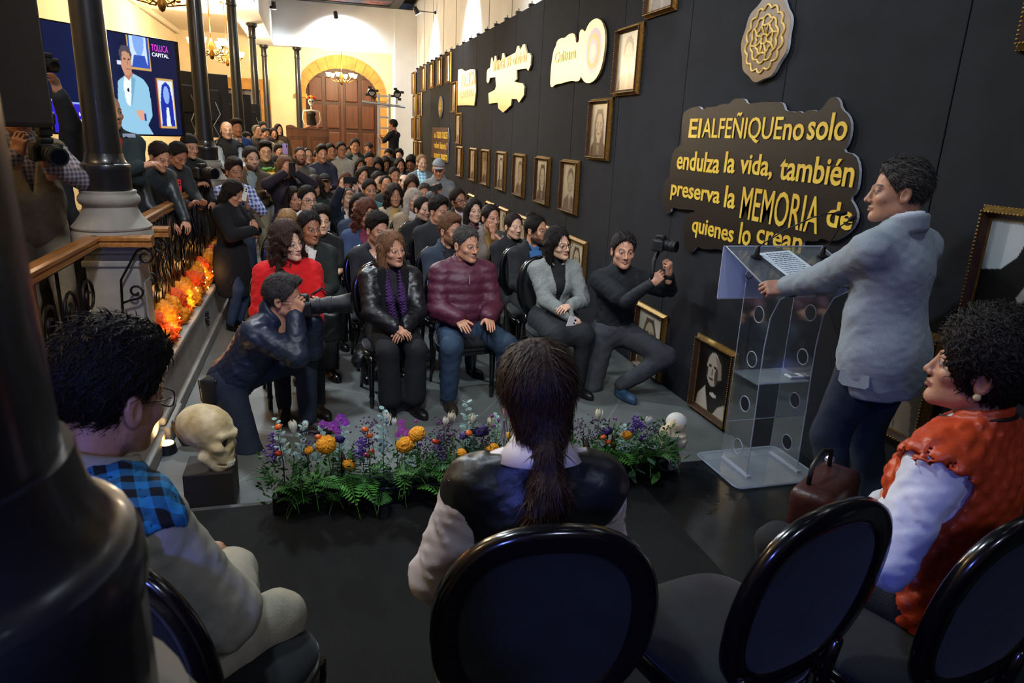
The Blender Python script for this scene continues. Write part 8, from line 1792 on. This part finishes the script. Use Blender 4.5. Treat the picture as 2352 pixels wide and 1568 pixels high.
# the technician on the ladder
p = at(905, 275, y=18.55); lc = Vector((p.x, 18.62, p.z-1.73)); person('technician in a black T-shirt standing on the ladder, back turned', lc, face(-0.75, 0.65), lod=2, J=skeleton('stand', lh=(0.12, -0.36, 1.30), rh=(-0.12, -0.36, 1.25)), skin='c', hair='short', yaw=10, tops=tee('101218'), low=dict(mat=DARKP), shoes=('shoe', BSHOE))
bq2 = thing('step_platform', 'low dark platform under the technician beside the ladder', 'platform', (lc.x, 18.62, 0)); MB().box((-0.25, -0.2, 0), (0.25, 0.2, max(0.05, lc.z)), 0.01).build('box', mat('plinth_dark', '2A2622'), bq2)
# ------------------------------------------------------------------ people in the gallery behind the railing
CZ = 0.45
def gal(label, px, py, y, tops, rz, pose=None, **k): return standing(label, px, py, y, tops, k.pop('low', DARKP), rz, pose, CZ, **k)
gal('bald man in a black padded vest with pale sleeves', 518, 276, 10.4, [dict(name='sweatshirt', mat=cloth('8A9AA8'), t=0.014, sleeve='long'), dict(name='vest', mat=cloth('12151C'), t=0.030, sleeve=None, quilt='puff', armcut=0.07)], 0.5, dict(lh=(0.10, -0.34, 1.0), rh=(-0.08, -0.34, 1.0)), skin='d', hair=None, yaw=-10, head='mw')
gal('curly-haired boy in a blue and black jacket', 540, 273, 11.6, [dict(name='hoodie', mat=plaid_br, t=0.012, sleeve=None, collar='jacket'), dict(name='jacket', mat=cloth('173A78'), t=0.022, vopen=0.3)], 0.3, hair='curlytop', hairc='dbrown', skin='c', yaw=10)
gal('woman with dark hair leaning behind the curly-haired boy', 563, 309, 12.4, jacketc('241E1E'), 0.4, head='f', hair='lob', skin='b', yaw=10, pitch=8)
gal('old man with pale hair by the third column', 588, 286, 14.0, jacketc('3A3A3E'), 0.3, hair='recede', hairc='grey', skin='d', yaw=20)
gal('man with glasses at the far end of the gallery', 601, 279, 15.0, jacketc('3A2A26'), 0.3, hair='short', skin='b', glasses=True, yaw=14)
gal('man tilting his head in a cream shirt at the gallery end', 605, 292, 14.2, shirt('B8AC98'), 0.2, hair='short', skin='b', yaw=20, roll=14)
gal('girl with a camouflage jacket near the doorway', 627, 293, 15.6, jacketc('5A4E38', noise=0.5) if False else jacketc('5A4E38'), 0.1, head='f', hair='long', hairc='dbrown', skin='b', yaw=10)
gal('woman with dark hair peering beside the cabinet', 638, 284, 17.0, jacketc('4A4034'), 0.1, head='f', hair='lob', skin='d', yaw=20)
gal('bald unshaven man with a red collar behind the stone-based column', 240, 210, 6.0, jacketc('1A2A2C', 'jacket', vopen=0.26)+tee('8A1A22', None), 0.5, CROSS, skin='b', hair=None, scalp=0.35, beard='stubble', yaw=14, lod=1)
lc, rz_, s_, _r = gal('photographer in a khaki vest over a checked shirt', 22, 190, 4.62, [dict(name='shirt', mat=plaid_mat('grey_check', '4A4048', '8E8A94', 40, 0.85), t=0.014, sleeve='long', collar='shirt', thick=1.2), dict(name='vest', mat=cloth('6E6450', 0.9), t=0.030, sleeve=None, vopen=0.3, belly=0.05, armcut=0.075, hem=0.16)], 0.55, dict(lh=(0.04, -0.36, 1.30), rh=(-0.09, -0.33, 1.36), lel=(0.9, 0, -0.6), rel=(-0.9, 0, -0.6)), low=cloth('7A6E58'), skin='c', hair='short', yaw=0, pitch=12, lod=0, **PHK)
camera_thing('black camera with flash held by the photographer in the khaki vest', at(105, 345, y=4.26), (0.55, -0.75, -0.12), 0.13, 0.046, flash=True, s=1.05)
lc, rz_, s_, _r = gal('photographer in dark clothes raising a camera overhead', 78, 232, 5.3, jacketc('23262C'), 0.4, dict(lh=(0.12, -0.30, 1.80), rh=(-0.05, -0.30, 1.60), lel=(0.9, 0.1, -0.3)), skin='b', hair='short', yaw=0, lod=2, **PHK)
camera_thing('small black camera raised high beside the big screen', at(106, 146, y=5.0), (0.7, -0.7, -0.1), 0.07, 0.034, s=0.9)
lc, rz_, s_, _r = gal('cameraman in a black jacket with white shoulder patches', 418, 318, 7.75, jacketc('101114')+[], 0.75, dict(lean=10, lh=(0.14, -0.30, 0.92), rh=(-0.08, -0.34, 1.15)), hair='beanie', hairc='black', skin='b', yaw=0, lod=2, hands=('relax', 'hold'))
camera_thing('black video camera on the shoulder of the cameraman by the railing', l2w(lc, rz_, s_, (-0.02, -0.36, 1.30)), (math.sin(rz_), -math.cos(rz_), 0), 0.14, 0.045, s=1.2, name='video_camera')
for s2 in (-1, 1): MB().ball((s2*0.205, -0.01, 1.37), 0.055, (0.7, 1, 1.1), 12).build('white_patch', mat('white_patch', 'B8BCC0', rough=0.8), _r[0], True)
lc, rz_, s_, _r = gal('man in a dark grey jacket leaning over the rail with a red phone', 362, 345, 7.15, jacketc('25282C'), 0.85, dict(lean=26, lh=(0.10, -0.52, 0.98), rh=(-0.06, -0.50, 0.98)), hair='short', skin='c', yaw=0, pitch=4, lod=2, hands=('hold', 'hold'), hdir=(np.array([-0.2, -0.6, 0.5]), np.array([0.1, -0.7, 0.5])))
phone_thing('bright red phone held out over the wooden handrail', at(408, 432, y=6.85), (0.75, -0.65, 0.25), (0.25, 0, 1), 'D81E22', s=1.05)
lc, rz_, s_, _r = gal('man in a dark jacket resting his hands on the rail', 318, 330, 6.45, jacketc('1E2226', m=leather('22282C')), 0.85, dict(lean=24, lh=(0.08, -0.48, 0.90), rh=(-0.10, -0.46, 0.90)), hair='short', hairc='dbrown', skin='b', yaw=0, lod=2)
t_ = thing('phone_stand', 'pale blue phone clamped upright on a slim stand behind the railing', 'phone stand', Vector((at(300, 345, y=6.0).x, 6.0, CZ)), 0.5)
zc_ = at(300, 345, y=6.0).z-CZ
MB().cyl((0, 0, 0), (0, 0, zc_-0.06), 0.010, seg=8).build('pole', M_can, t_); MB().box((-0.05, -0.012, zc_-0.075), (0.05, 0.012, zc_-0.03), 0.004).build('clamp', mat('clamp_white', 'C8CCD0', rough=0.4), t_); b = MB().box((-0.045, -0.006, zc_-0.06), (0.045, 0.006, zc_+0.12), 0.005); o = b.build('phone', mat('phone_pale_blue', 'A8B8D8', rough=0.3), t_)
for z in (0.09, 0.06): MB().cyl((-0.022, -0.006, zc_+z), (-0.022, -0.010, zc_+z), 0.010, seg=10).build('camera_lens', M_camg, o)
for k in range(3): a = k*2.1; MB().tube([(0, 0, 0.12), (0.18*math.cos(a), 0.18*math.sin(a), 0.0)], 0.008, 6).build('tripod_leg', M_can, t_)
